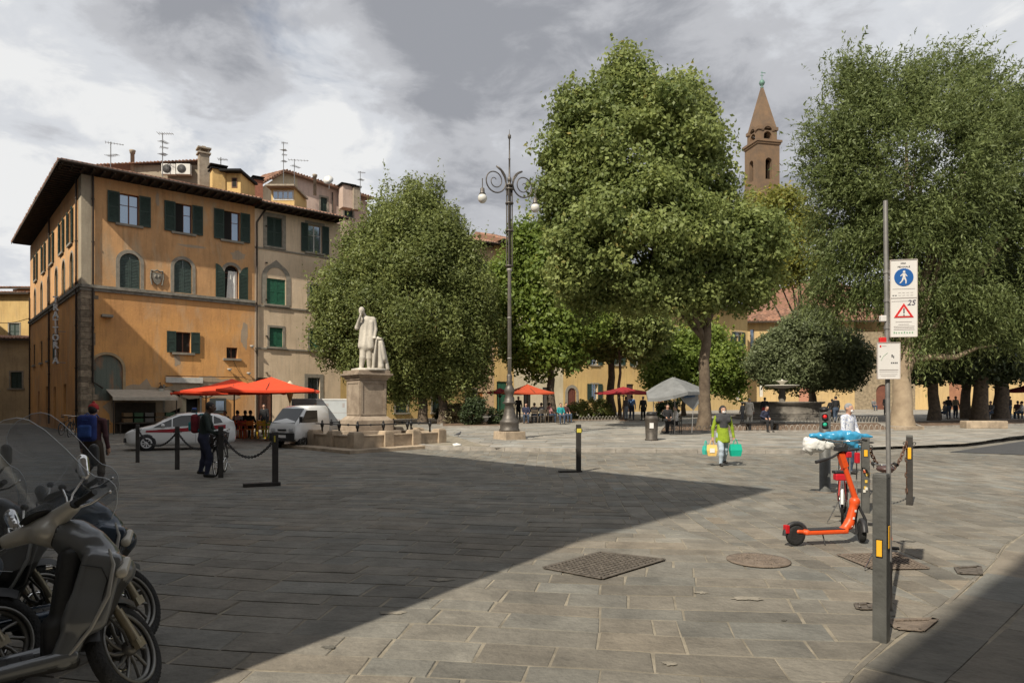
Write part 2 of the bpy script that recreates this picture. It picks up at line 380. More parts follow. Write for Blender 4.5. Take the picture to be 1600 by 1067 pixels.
# ================================================================ GROUND
m_slab = mat('paving_slab_stone', (.198, .182, .153), .85, 0, 0, 2.6, .9, 13, col2=(.135, .124, .104), tone=True, stain=.2)
m_mortar = mat('mortar', (.30, .262, .20), .95, 0, .5, 3, .4, 40)
m_shadow = mat('painted_shadow_grey', (.06, .06, .062), .93, 0, .3, 3, .5, 60)  # dark grey standing in for shade on the right-hand wedge
m_terr = mat('terrace_stone', (.30, .28, .245), .85, 0, .35, 1.2, .3, 12, tone=True, stain=.2)
m_kerb = mat('kerb_stone', (.34, .31, .27), .85, 0, .4, 3, .4, 20)
m_dirt = mat('bed_earth', (.17, .11, .07), .95, 0, .4, 3, .6, 20)
structure(MB().add([(-700, -300, -.001), (700, -300, -.001), (700, 1200, -.001), (-700, 1200, -.001)], [(0, 1, 2, 3)]), 'ground', m_mortar)
def clip_poly(p, q):
    """clip p (list of 2D) by convex CCW polygon q"""
    for i in range(len(q)):
        a, b = q[i], q[(i+1) % len(q)]; o = []
        def sd(v): return (b[0]-a[0])*(v[1]-a[1])-(b[1]-a[1])*(v[0]-a[0])
        for j in range(len(p)):
            c, d = p[j], p[(j+1) % len(p)]; sc_, sd_ = sd(c), sd(d)
            if sc_ >= 0: o.append(c)
            if (sc_ >= 0) != (sd_ >= 0):
                t = sc_/(sc_-sd_); o.append((c[0]+(d[0]-c[0])*t, c[1]+(d[1]-c[1])*t))
        p = o
        if len(p) < 3: return []
    return p
def wp(x, y): return x+.05*math.sin(.9*y+.4*x)+.03*math.sin(2.1*x+1.3*y), y+.07*math.sin(.7*x-.3*y+1)+.035*math.sin(1.9*x+.5*y)
def paving(name, poly, ang, rw, ll, m, zf=lambda x, y: 0, gap=.011, top=.005, jit=.016, tv=.09, wav=.0):
    ca, sa = math.cos(ang), math.sin(ang)
    loc = [(x*ca+y*sa, -x*sa+y*ca) for x, y in poly]
    u0, u1 = min(p[0] for p in loc), max(p[0] for p in loc); v0, v1 = min(p[1] for p in loc), max(p[1] for p in loc)
    mb = MB().use(m); v = v0
    while v < v1:
        hgt = random.uniform(*rw); u = u0-random.uniform(0, 1.2)
        while u < u1:
            ln = random.uniform(*ll)
            if random.random() < .08: ln *= .45
            r = [(u+gap/2, v+gap/2), (u+ln-gap/2, v+gap/2), (u+ln-gap/2, v+hgt-gap/2), (u+gap/2, v+hgt-gap/2)]
            r = [(a+random.uniform(-jit, jit)*.5, b+random.uniform(-jit, jit)*.5) for a, b in r]
            # chipped corner on some
            if random.random() < .25:
                i = random.randrange(4); a = r[i]; pn, pp = r[(i+1) % 4], r[i-1]; k = random.uniform(.015, .05)
                r[i:i+1] = [(a[0]+(pp[0]-a[0])*k*.5, a[1]+(pp[1]-a[1])*k), (a[0]+(pn[0]-a[0])*k*.5, a[1]+(pn[1]-a[1])*k)]
            r = clip_poly(r, loc)
            if len(r) >= 3:
                cx = sum(p[0] for p in r)/len(r); cy = sum(p[1] for p in r)/len(r); dz = random.uniform(-.003, .003); tx, ty = random.gauss(0, .003), random.gauss(0, .004)
                bot = []; tp = []
                for a, b in r:
                    x, y = wp(a*ca-b*sa, a*sa+b*ca); bot.append((x, y, zf(x, y)-.004))
                    d = math.hypot(a-cx, b-cy)+1e-6; k = 1-min(.012/d, .3); a2, b2 = cx+(a-cx)*k, cy+(b-cy)*k; x, y = wp(a2*ca-b2*sa, a2*sa+b2*ca)
                    tp.append((x, y, zf(x, y)+top+dz+(a2-cx)*tx+(b2-cy)*ty))
                n = len(r); t = 1+random.gauss(0, tv); t = max(.6, min(1.45, t)); wm = random.gauss(0, .03); mb.tone = (t*(1+wm), t, t*(1-wm))
                mb.add(bot+tp, [tuple(range(n, 2*n))]+[(i, (i+1) % n, (i+1) % n+n, i+n) for i in range(n)])
            u += ln
        v += hgt
    return structure(mb, name, None)
FLZ = [(-50, -12), (-13.3, -12), (3.5, 5.6), (-13.8, 55), (-50, 55)]
paving('plaza_paving', FLZ, R(-9.5), (.26, .40), (.40, .95), m_slab)
paving('plaza_paving_diagonal', [(3.5, 5.6), (49, 53), (49, 55), (-13.8, 55)], R(88), (.21, .31), (.35, .8), m_slab, tv=.10)
paving('pavement', [(-13.3, -12), (50, -12), (50, 53.9), (3.5, 5.6)], R(46.5), (.42, .6), (.8, 1.6), m_slab, tv=.07, gap=.010)
# wedge of cast shade at the right, painted as a dark sheet
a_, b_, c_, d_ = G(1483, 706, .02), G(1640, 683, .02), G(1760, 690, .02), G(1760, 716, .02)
structure(MB().add([a_, d_, c_, b_], [(0, 1, 2, 3)]), 'painted_shadow', m_shadow)
# raised garden terrace with kerb
front = [GP(672, 697), GP(735, 699), GP(900, 702), GP(1090, 704), GP(1250, 705), GP(1330, 699), GP(1400, 693), GP(1480, 686), GP(1560, 678), GP(1640, 671), GP(1800, 668)]
fr = [(p.x, p.y) for p in front]
left = [(-12, 60), (-8.5, 38), (-5.6, 29)]
outline = left+fr+[(60, 95), (-20, 95)]
mb = MB().use(m_mortar)
ctr = (12, 60)
NS = 30
grid_v = {}
# triangulated sheet in strips so that it follows the slope
def zt(x, y): return gz(x, y)
def strip(mb, poly, zadd):
    ys = sorted(set([round(p[1], 3) for p in poly]+list(range(23, 96, 4))))
    for y0, y1 in zip(ys[:-1], ys[1:]):
        q = poly
        def cuty(p, yc, keep_above):
            o = []
            for j in range(len(p)):
                c, d = p[j], p[(j+1) % len(p)]; s1 = (c[1]-yc)*(1 if keep_above else -1); s2 = (d[1]-yc)*(1 if keep_above else -1)
                if s1 >= 0: o.append(c)
                if (s1 >= 0) != (s2 >= 0): t = s1/(s1-s2); o.append((c[0]+(d[0]-c[0])*t, c[1]+(d[1]-c[1])*t))
            return o
        q = cuty(cuty(q, y0, True), y1, False)
        if len(q) >= 3: mb.add([(x, y, zt(x, y)+zadd) for x, y in q], [tuple(range(len(q)))])
strip(mb, outline, -.006)
structure(mb, 'terrace_ground', None)
mb = MB().use(m_kerb)
ke = left+fr
for (x0, y0), (x1, y1) in zip(ke[:-1], ke[1:]):
    L_ = math.hypot(x1-x0, y1-y0); n = max(1, int(L_/1.1)); dx, dy = (x1-x0)/L_, (y1-y0)/L_; nx_, ny_ = dy, -dx
    for i in range(n):
        a, b = i/n, (i+1)/n-.012/L_*n/n
        p0 = (x0+(x1-x0)*a, y0+(y1-y0)*a); p1 = (x0+(x1-x0)*b, y0+(y1-y0)*b); w_ = .28; j = random.uniform(-.008, .008)
        pts = [(p0[0]+nx_*j, p0[1]+ny_*j), (p1[0]+nx_*j, p1[1]+ny_*j), (p1[0]-nx_*w_, p1[1]-ny_*w_), (p0[0]-nx_*w_, p0[1]-ny_*w_)]
        mb.tone = random.uniform(.85, 1.15)
        mb.add([(x, y, -.01) for x, y in pts]+[(x, y, zt(x, y)+.012+j*.3) for x, y in pts], [(4, 5, 6, 7), (0, 1, 5, 4), (1, 2, 6, 5), (2, 3, 7, 6), (3, 0, 4, 7)])
structure(mb, 'kerb', None)
paving('terrace_paving', [(-12, 60), (-5.4, 29.3), (-2.7, 24.4), (11.2, 24.0), (17.5, 26.5), (40, 45), (48, 85), (-20, 85)], R(-4), (.5, .8), (.8, 1.5), m_terr, zf=zt, top=.006, gap=.012, tv=.08)
# planting beds inside the terrace
def bed(pxs, name):
    pts = [GP(*p) for p in pxs]; cx = sum(p.x for p in pts)/len(pts); cy = sum(p.y for p in pts)/len(pts)
    mb = MB().use(m_dirt); n = len(pts); mb.add([(p.x, p.y, p.z-.02) for p in pts]+[(p.x, p.y, p.z+.06) for p in pts], [tuple(range(n, 2*n))]+[(i, (i+1) % n, (i+1) % n+n, i+n) for i in range(n)])
    mb.use(m_kerb)
    for a, b in zip(pts, pts[1:]+pts[:1]):
        d = (b-a).normalized(); nn = Vector((-d.y, d.x, 0))*.07
        mb.add([a-nn+Vector((0, 0, -.02)), b-nn+Vector((0, 0, -.02)), b+nn+Vector((0, 0, -.02)), a+nn+Vector((0, 0, -.02)), a-nn+Vector((0, 0, .09)), b-nn+Vector((0, 0, .09)), b+nn+Vector((0, 0, .09)), a+nn+Vector((0, 0, .09))], [(4, 5, 6, 7), (0, 1, 5, 4), (1, 2, 6, 5), (2, 3, 7, 6), (3, 0, 4, 7)])
    return structure(mb, name, None)
bed([(1030, 676), (1395, 674), (1372, 662), (1040, 664)], 'planting_bed')
bed([(1440, 668), (1700, 661), (1660, 655), (1420, 660)], 'planting_bed')
bed([(690, 668), (790, 667), (790, 660), (690, 661)], 'planting_bed')
bed([(880, 660), (975, 657), (975, 653), (880, 655)], 'planting_bed')

# iron covers and grates set in the paving
m_iron = mat('cast_iron', (.24, .205, .17), .6, .6, .5, 12, .4, 40)
m_rust = mat('rusty_cover', (.23, .18, .14), .85, .1, .4, 9, .8, 60)
def cover(name, pxs, label, cat, lattice, m=m_iron):
    pts = [G(*p, .02) for p in pxs]; c = sum(pts, Vector())/4; mb = MB()
    loc = [p-c for p in pts]; z = .002
    mb.use(mat('grate_pit', (.10, .09, .08), .9) if lattice == 'bars' else m); mb.add([(p.x*.98, p.y*.98, -.004) for p in loc], [(0, 1, 2, 3)])
    mb.use(m)
    def bl(u, v): return loc[0]*(1-u)*(1-v)+loc[1]*u*(1-v)+loc[2]*u*v+loc[3]*(1-u)*v
    def bar(a, b, w_, h=.006):
        d = (b-a).normalized(); n = Vector((-d.y, d.x, 0))*w_/2; k = Vector((0, 0, h))
        mb.add([a-n, b-n, b+n, a+n, a-n+k, b-n+k, b+n+k, a+n+k], [(4, 5, 6, 7), (0, 1, 5, 4), (1, 2, 6, 5), (2, 3, 7, 6), (3, 0, 4, 7)])
    for i in range(4): bar(loc[i], loc[(i+1) % 4], .045)
    if lattice:
        na = int((loc[1]-loc[0]).length/.055); nb = int((loc[3]-loc[0]).length/.055)
        for i in range(1, na): bar(bl(i/na, 0), bl(i/na, 1), .022, .0045)
        for i in range(1, nb): bar(bl(0, i/nb), bl(1, i/nb), .022, .005)
    return solo(mb, name, None, label, cat, (c.x, c.y, .018))
cover('drain_grate', [(850, 886), (940, 903), (1038, 873), (938, 862)], 'large diamond-shaped iron drain grate with a fine lattice, left of the round cover', 'grate', 'bars')
cover('manhole_cover', [(1310, 866), (1365, 888), (1450, 887), (1400, 863)], 'rust-brown rectangular manhole cover behind the foreground bollard', 'manhole cover', 'fill', m_rust)
cover('manhole_cover', [(1392, 968), (1402, 981), (1440, 984), (1462, 966)], 'rusty square cover in the paving right of the foreground bollard foot', 'manhole cover', None, m_rust)
cover('manhole_cover', [(1494, 886), (1500, 895), (1532, 896), (1530, 884)], 'small dark square cover near the kerb line at the right', 'manhole cover', None)
cover('manhole_cover', [(1338, 943), (1342, 950), (1362, 950), (1358, 942)], 'tiny square cover in the paving left of the foreground bollard', 'manhole cover', None)
mb = MB().use(m_rust); mb.lathe([(.33, 0), (.33, .012), (.30, .013), (.0, .012)], n=28)
for i in range(70):
    r_ = .25*math.sqrt(random.random()); g = random.uniform(0, 2*PI); mb.lathe([(.02, .012), (.012, .018)], (r_*math.cos(g), r_*math.sin(g), 0), 6)
c = G(1185, 877); solo(mb, 'manhole_cover', None, 'round cobbled rust-brown manhole cover between the diamond grate and the orange scooter', 'manhole cover', (c.x, c.y, .010))

# pale mortar repairs and dark stains spread on the slabs
m_rep = mat('pale_mortar_repair', (.29, .26, .21), .95, 0, .35, 7, .6, 30); m_stn = mat('dark_paving_patch', (.13, .12, .10), .9, 0, .4, 6, .5, 30); rq = random.Random(21)
for px, py, wx, wy, mm in ((1165, 934, .16, .03, m_rep), (1095, 925, .07, .02, m_rep), (612, 956, .12, .025, m_rep), (1045, 1035, .05, .02, m_rep), (1225, 968, .025, .012, m_stn), (690, 905, .12, .03, m_rep), (1420, 845, .10, .03, m_stn), (515, 1010, .06, .02, m_stn)):
    c = G(px, py, .011); pts = []
    for i in range(22): g = 2*PI*i/22; k = rq.uniform(.55, 1.15); pts.append((c.x+wx*k*math.cos(g), c.y+wy*2.2*k*math.sin(g), .0105))
    structure(MB().use(mm).add(pts, [tuple(range(22))]), 'paving_patch', None)
# ================================================================ BUILDINGS
m_glass = mat('window_glass', (.24, .30, .38), .07, .75, spec=1.0)
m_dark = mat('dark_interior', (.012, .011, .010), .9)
m_shut = mat('shutter_green', (.020, .045, .032), .6, 0, .4, 8, .1, 30)
m_shut2 = mat('shutter_bright_green', (.02, .13, .07), .6, 0, .4, 8)
m_stone = mat('grey_stone', (.27, .25, .21), .9, 0, .45, 4, .5, 18)
m_pietra = mat('window_surround', (.30, .27, .22), .9, 0, .35, 3, .3, 18)
m_woodf = mat('brown_window_wood', (.17, .065, .035), .6, 0, .3, 6)
m_whitef = mat('white_window_wood', (.62, .60, .55), .55, 0, .2, 5)
m_eave = mat('eave_timber', (.055, .040, .028), .9, 0, .4, 5)
m_tile = mat('roof_tile', (.30, .135, .075), .9, 0, .5, 7, .3, 20, col2=(.20, .135, .10), tone=True)
m_pipe = mat('downpipe', (.06, .045, .035), .5, .4, .3, 6)
m_white = mat('white_paint', (.72, .71, .68), .45, 0, .12, 5)
m_cloth_w = mat('white_cloth', (.72, .71, .68), .95, 0, .15, 6)
def ofs(T, du=0, dd=0, dz=0): return lambda p: T(Vector((p[0]+du, p[1]+dd, p[2]+dz)))
def arch_pts(a, b, zt, n=12, pointed=False):
    r = (b-a)/2; c = (a+b)/2; zs = zt-r
    if pointed: return [(c+r*math.cos(PI-PI*i/n), zs+r*(math.sin(PI*i/n)**.8)*1.0) for i in range(n+1)]
    return [(c+r*math.cos(PI-PI*i/n), zs+r*math.sin(PI*i/n)) for i in range(n+1)]
def wall(mb, u0, u1, z0, z1, ops, dep=.28):
    """ops: (a,b,c,d,arch). front sheet with holes plus reveals, in the builder's (u, depth, z) frame"""
    us = sorted(set([u0, u1]+[x for o in ops for x in o[:2]])); zs = sorted(set([z0, z1]+[x for o in ops for x in o[2:4]]))
    for a, b in zip(us[:-1], us[1:]):
        run = None
        for c, d in zip(zs[:-1], zs[1:]):
            mu, mz = (a+b)/2, (c+d)/2
            if any(o[0] < mu < o[1] and o[2] < mz < o[3] for o in ops): continue
            mb.add([(a, 0, c), (b, 0, c), (b, 0, d), (a, 0, d)], [(0, 1, 2, 3)])
    for o in ops:
        a, b, c, d = o[:4]
        if o[4]:
            ap = arch_pts(a, b, d); zs_ = d-(b-a)/2; n = len(ap)-1; h = n//2
            mb.add([(x, 0, z) for x, z in ap[:h+1]]+[(a, 0, d)], [tuple(range(h+2))])
            mb.add([(x, 0, z) for x, z in ap[h:]]+[(b, 0, d)], [tuple(range(len(ap[h:])+1))])
            prof = [(a, c)]+ap+[(b, c)]
        else: prof = [(a, c), (a, d), (b, d), (b, c)]
        k = len(prof); mb.add([(x, 0, z) for x, z in prof]+[(x, dep, z) for x, z in prof], [(i, (i+1) % k, (i+1) % k+k, i+k) for i in range(k)])
def shutter_mesh(T, a, b, c, d, dd, arch=None, m=None):
    """louvred leaf between u=a..b"""
    mb = MB(T).use(m or m_shut); w_ = min(.07, (b-a)*.14); t = .035
    def zt_(u):
        if not arch: return d
        c0, r = arch; return d-r+math.sqrt(max(0, r*r-(u-c0)**2))
    if not arch:
        for x0, x1, y0, y1 in ((a, a+w_, c, d), (b-w_, b, c, d), (a+w_, b-w_, c, c+w_*1.4), (a+w_, b-w_, d-w_*1.2, d), (a+w_, b-w_, (c+d)/2-w_*.5, (c+d)/2+w_*.5)):
            mb.bb(x0, x1, dd, dd+t, y0, y1)
        mb.add([(a+w_, dd+.03, c), (b-w_, dd+.03, c), (b-w_, dd+.03, d), (a+w_, dd+.03, d)], [(0, 1, 2, 3)])
        n = max(6, int((d-c)/.085)); 
        for i in range(n):
            z = c+w_*1.4+(d-c-w_*2.6)*(i+.5)/n; s_ = (d-c)/n*.42
            mb.add([(a+w_, dd+.004, z-s_), (b-w_, dd+.004, z-s_), (b-w_, dd+.028, z+s_*.6), (a+w_, dd+.028, z+s_*.6)], [(0, 1, 2, 3)])
    else:
        n = 8; us = [a+(b-a)*i/n for i in range(n+1)]
        poly = [(a, c), (b, c)]+[(u, zt_(u)) for u in reversed(us)]
        mb.add([(u, dd+.028, z) for u, z in poly], [tuple(range(len(poly)))])
        mb.bb(a, a+w_, dd, dd+t, c, zt_(a+w_/2)-.01); mb.bb(b-w_, b, dd, dd+t, c, zt_(b-w_/2)-.01); mb.bb(a+w_, b-w_, dd, dd+t, c, c+w_)
        k = int((d-c)/.085)
        for i in range(1, k):
            z = c+(d-c)*i/k; 
            if z < min(zt_(a+w_), zt_(b-w_))-.03: mb.add([(a+w_, dd+.002, z-.035), (b-w_, dd+.002, z-.035), (b-w_, dd+.026, z+.02), (a+w_, dd+.026, z+.02)], [(0, 1, 2, 3)])
    return mb
def window(par, T, a, b, c, d, shut='open', fr=None, arch=False, surround=.16, sw=None, sill=True, msh=None, leafs=2, half=None, label=None, msur=None, closed_dd=.05):
    fr = fr or m_woodf; mb = MB(T)
    if surround:
        s = surround; mb.use(msur or m_pietra)
        if arch:
            r0 = (b-a)/2; c0 = (a+b)/2; n = 14
            i_ = [(c0-r0, c)]+arch_pts(a, b, d, n)+[(c0+r0, c)]; o_ = [(c0-r0-s, c)]+[(c0+(x-c0)*(r0+s)/r0, (d-r0)+(z-(d-r0))*(r0+s)/r0) for x, z in arch_pts(a, b, d, n)]+[(c0+r0+s, c)]
            k = len(i_); mb.add([(x, -.03, z) for x, z in i_]+[(x, -.03, z) for x, z in o_]+[(x, .0, z) for x, z in o_], [(j, j+1, j+1+k, j+k) for j in range(k-1)]+[(j+k, j+1+k, j+1+2*k, j+2*k) for j in range(k-1)])
        else:
            for x0, x1, y0, y1 in ((a-s, a, c, d+s), (b, b+s, c, d+s), (a, b, d, d+s)): mb.bb(x0, x1, -.03, .02, y0, y1)
    mb.use(fr); zt_ = d-(b-a)/2 if arch else d; w_ = .055
    dd = .17
    if shut != 'closed':
        for x0, x1, y0, y1 in ((a, a+w_, c, zt_), (b-w_, b, c, zt_), (a+w_, b-w_, c, c+w_), (a+w_, b-w_, zt_-w_, zt_), ((a+b)/2-w_*.6, (a+b)/2+w_*.6, c+w_, zt_-w_)):
            if x1 > x0: mb.bb(x0, x1, dd, dd+.05, y0, y1)
        if d-c > 1.3: mb.bb(a+w_, (a+b)/2-w_*.6, dd+.003, dd+.045, c+(d-c)*.62, c+(d-c)*.62+.03); mb.bb((a+b)/2+w_*.6, b-w_, dd+.003, dd+.045, c+(d-c)*.62, c+(d-c)*.62+.03)
    else:
        mb.bb(a, b, .2, .22, c, zt_)
    wo = mb.build('window', None, par)
    if label: wo['label'] = label
    if shut != 'closed':
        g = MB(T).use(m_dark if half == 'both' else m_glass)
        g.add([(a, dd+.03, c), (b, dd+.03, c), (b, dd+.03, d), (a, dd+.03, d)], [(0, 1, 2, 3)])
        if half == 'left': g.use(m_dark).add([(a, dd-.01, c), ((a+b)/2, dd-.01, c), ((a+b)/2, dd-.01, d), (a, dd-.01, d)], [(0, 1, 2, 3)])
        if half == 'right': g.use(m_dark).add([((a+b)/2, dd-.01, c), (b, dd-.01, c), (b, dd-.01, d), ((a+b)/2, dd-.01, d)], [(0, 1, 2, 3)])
        g.build('pane', None, wo)
    if sill:
        MB(T).use(m_pietra).bb(a-.22, b+.22, -.12, .02, c-.13, c).build('sill', None, wo)
    r0 = (b-a)/2; c0 = (a+b)/2; sw = sw or r0
    if shut == 'open':
        for s_ in (-1, 1):
            x0, x1 = (a-sw, a-.01) if s_ < 0 else (b+.01, b+sw)
            if arch:
                # leaf folded back against the wall, its curved top mirrored
                arc = (a-.01, r0) if s_ < 0 else (b+.01, r0)
                arc2 = (x1 if s_ < 0 else x0, max(sw, r0))
                mbs = shutter_mesh(T, x0, x1, c, d, -.09, (x0 if s_ > 0 else x1, r0) if False else ((x1, r0) if s_ > 0 else (x0, r0)), msh)
                mbs.build('shutter', None, wo)
            else: shutter_mesh(T, x0, x1, c-.02, d+.02, -.09, None, msh).build('shutter', None, wo)
    elif shut == 'closed':
        for x0, x1 in ((a+.01, c0-.006), (c0+.006, b-.01)): shutter_mesh(T, x0, x1, c+.01, d-.01, closed_dd, (c0, r0) if arch else None, msh).build('shutter', None, wo)
    return wo
def tiled_slope(mb, p00, p10, p11, p01, pitch=.24, thick=.1, seed=0):
    """p00-p10 eave edge, p01-p11 top edge: sheet plus rows of half-round tiles running up the slope"""
    p00, p10, p11, p01 = map(Vector, (p00, p10, p11, p01)); nrm_ = (p10-p00).cross(p01-p00).normalized()
    if nrm_.z < 0: nrm_ = -nrm_
    mb.tone = .8; mb.add([p00, p10, p11, p01], [(0, 1, 2, 3)])
    Lw = (p10-p00).length; n = max(2, int(Lw/pitch)); rr = pitch*.30; rnd = random.Random(seed)
    for i in range(n):
        t = (i+.5)/n; a = p00.lerp(p10, t); b = p01.lerp(p11, t); side = (p10-p00).normalized()*rr
        L2 = (b-a).length; k = max(1, min(16, int(L2/.8)))
        if L2 < .2: continue
        a = a-(b-a).normalized()*rnd.uniform(0, .06)
        for j in range(k):
            q0 = a.lerp(b, j/k); q1 = a.lerp(b, (j+1)/k+.02); mb.tone = rnd.uniform(.6, 1.35); sc0, sc1 = 1.12, .92; lift = nrm_*.015
            ring = lambda q, s, lf: [q-side*s+lf, q-side*.6*s+nrm_*rr*.8*s+lf, q+nrm_*rr*1.1*s+lf, q+side*.6*s+nrm_*rr*.8*s+lf, q+side*s+lf]
            r0, r1 = ring(q0, sc0, lift), ring(q1, sc1, lift*0)
            mb.add(r0+r1, [(x, x+1, x+6, x+5) for x in range(4)]+[(0, 1, 2, 3, 4)])
    mb.tone = None

# ---- the orange corner palace
ANG = math.atan2(.655, .756)
C0 = Vector((-23.97, 38, 0))
def FU(px, py=None):
    k = (px-800)/F; t = (38*k+23.97)/(.756-.655*k)
    return t if py is None else (t, H+(HZ-py)/F*(38+.655*t))
def LU(px, py=None):
    k = (px-800)/F; s = -(23.97+38*k)/(.655+.756*k)
    return s if py is None else (s, H+(HZ-py)/F*(38+.756*s))
FT = lambda p: Vector((p[0], p[1], p[2]))
LT = lambda p: Vector((p[1], p[0], p[2]))
m_or = plaster('orange_plaster', (.60, .345, .165), (.46, .27, .135), (.46, .38, .27), .8)
m_or_low = plaster('orange_plaster_low', (.70, .365, .135), (.54, .285, .12), (.50, .38, .26), .65)
m_be = plaster('beige_plaster', (.72, .57, .41), (.60, .47, .33), (.50, .43, .34), .5)
m_pk = plaster('pink_plaster', (.55, .43, .37), (.47, .36, .30), (.42, .36, .30), .3)
m_ye = plaster('yellow_plaster', (.60, .42, .18), (.50, .34, .15), (.42, .33, .2), .35)
m_cream = plaster('cream_plaster', (.60, .52, .38), (.5, .43, .30), (.42, .36, .28), .3)
WH = 14.45
pal = thing('corner_palace', 'large orange plastered palace with grey corner strips, dark green shutters and a wide eave', 'building', C0, ANG)
uB = FU(398)                                   # seam to the beige house
SL = 23.4
ZS = H+(HZ-447)/F*38                            # string course
def fr_box(x0, y0, x1, y1):
    """pixel box on the front facade -> u0,u1,z0,z1"""
    a, z1 = FU(x0, y0); b, _ = FU(x1, y0); um = (a+b)/2; Y = 38+.655*um; xm = (x0+x1)/2
    ym0 = y0; return a, b, H+(HZ-y1)/F*Y, H+(HZ-y0)/F*Y
def win_mid(x0, x1, yt, yb):
    """opening between pixel columns x0..x1 with its top/bottom rows read at the middle"""
    a, b = FU(x0), FU(x1); Y = 38+.655*(a+b)/2; return a, b, H+(HZ-yb)/F*Y, H+(HZ-yt)/F*Y
W3 = [win_mid(187, 217, 304, 351), win_mid(274, 300, 319, 364), win_mid(350, 375, 331, 376)]
W2 = [win_mid(187, 219, 396, 451), win_mid(272, 300, 406, 458), win_mid(351, 373, 415, 467)]
W1 = [win_mid(275, 298, 519, 551), win_mid(354, 371, 543, 560)]
BIG = win_mid(142, 192, 554, 626)
DOOR = win_mid(258, 312, 604, 690); DOOR = (DOOR[0], DOOR[1], 0.0, DOOR[3])
ops_up = [(*w_, 0) for w_ in W3]+[(*w_, 1) for w_ in W2]
ops_lo = [(*w_, 0) for w_ in W1]+[(*BIG, 1), (*DOOR, 0)]
mb = MB().use(m_or); wall(mb, .5, uB, ZS, WH, ops_up)
mb.use(m_or_low); wall(mb, .5, uB, 0, ZS, ops_lo, .5)
m_cor = plaster('grey_corner_plaster', (.40, .345, .26), (.33, .28, .21), (.30, .27, .22), .4); mb.use(m_cor); mb.add([(0, 0, ZS), (.5, 0, ZS), (.5, 0, WH), (0, 0, WH)], [(0, 1, 2, 3)])
# left side of the palace
def lw(px0, px1, z0, z1): a, b = sorted((LU(px0), LU(px1))); return a, b, z0, z1
L3 = []; L2_ = []; L1_ = []
for s_ in (3.0, 6.3, 10.6, 14.6, 19.0): L3.append((s_, s_+1.15, 11.2, 13.2))
for s_ in (2.6, 5.6, 8.6, 12.2, 15.8, 19.6): L2_.append((s_, s_+1.1, 8.1, 10.6))
for s_ in (8.7, 12.4, 16.0, 20.2): L1_.append((s_, s_+1.0, 4.7, 6.3))
L0_ = [(5.2, 6.3, 0, 2.9), (9.4, 10.4, 0, 2.8), (13.0, 14.1, 0, 2.9), (17.6, 18.5, 0, 2.6)]
mb.use(m_or); mb.T = LT; wall(mb, .95, SL, ZS, WH, [(*x, 0) for x in L3]+[(*x, 1) for x in L2_])
mb.use(m_or_low); wall(mb, .95, SL, 0, ZS, [(*x, 0) for x in L1_+L0_], .35)
mb.use(m_cor); mb.add([(0, 0, ZS), (.95, 0, ZS), (.95, 0, WH), (0, 0, WH)], [(0, 1, 2, 3)]); mb.T = None
mb.use(m_or); mb.add([(0, SL, 0), (uB, SL, 0), (uB, SL, WH), (0, SL, WH)], [(0, 1, 2, 3)])
mb.build('wall', None, pal)
# rough stone corner below the string course
m_qu = mat('rubble_quoin', (.30, .235, .165), .95, 0, .5, 5, .7, 14, tone=True)
mb = MB().use(m_qu); z = 0; rr_ = random.Random(3)
while z < ZS-.1:
    h_ = min(rr_.uniform(.22, .42), ZS-z)
    a = rr_.uniform(.35, .55); b = rr_.uniform(.6, .98); mb.tone = rr_.uniform(.65, 1.3)
    mb.bb(-.03, a-.01, -.03, b-.01, z+.008, z+h_-.008)
    mb.tone = rr_.uniform(.65, 1.3); mb.bb(a+.005, a+rr_.uniform(.06, .3), -.022, .02, z+.008, z+h_-.008)
    mb.tone = rr_.uniform(.65, 1.3); mb.bb(-.022, .02, b+.005, 1.25+rr_.uniform(-.2, .1), z+.008, z+h_-.008)
    z += h_
mb.build('quoin', None, pal)
mb = MB().use(m_stone)
for T_, e_ in ((FT, uB), (LT, SL)):
    mb.T = T_; mb.bb(-.16, e_, -.16, -.003, ZS-.05, ZS+.12); mb.bb(-.09, e_, -.09, -.005, ZS-.22, ZS-.06)
mb.T = None; mb.build('string_course', None, pal)
# windows, front
for i, w_ in enumerate(W3): window(pal, FT, *w_, 'open', m_woodf, False, 0, .62, True, half=('left' if i else None))
for w_ in W2[:2]: window(pal, FT, *w_, 'closed', None, True, .2, sill=False, msh=mat('shutter_slate_green', (.055, .085, .075), .7, 0, .4, 8))
wd = window(pal, FT, *W2[2], 'open', m_woodf, True, .2, .56, False, half='both')
wo = window(pal, FT, *W1[0], 'open', m_woodf, False, .0, .52, True, half='both')
window(pal, FT, *W1[1], 'none', m_woodf, False, .0, sill=True, half='both')
# curtain blowing in the open arched window
a, b, c, d = W2[2]; mb = MB().use(m_cloth_w); n = 8; top = []; bot = []
for i in range(n+1):
    u = a+.25+(b-a-.32)*i/n; dd = .10+.05*math.sin(i*1.9); top.append((u, dd, d-.35)); bot.append((u-.1+.12*i/n, dd+.02*math.cos(i*2.3), c+.02))
mb.add(top+bot, [(i, i+1, n+2+i, n+1+i) for i in range(n)], True); mb.build('curtain', None, pal)
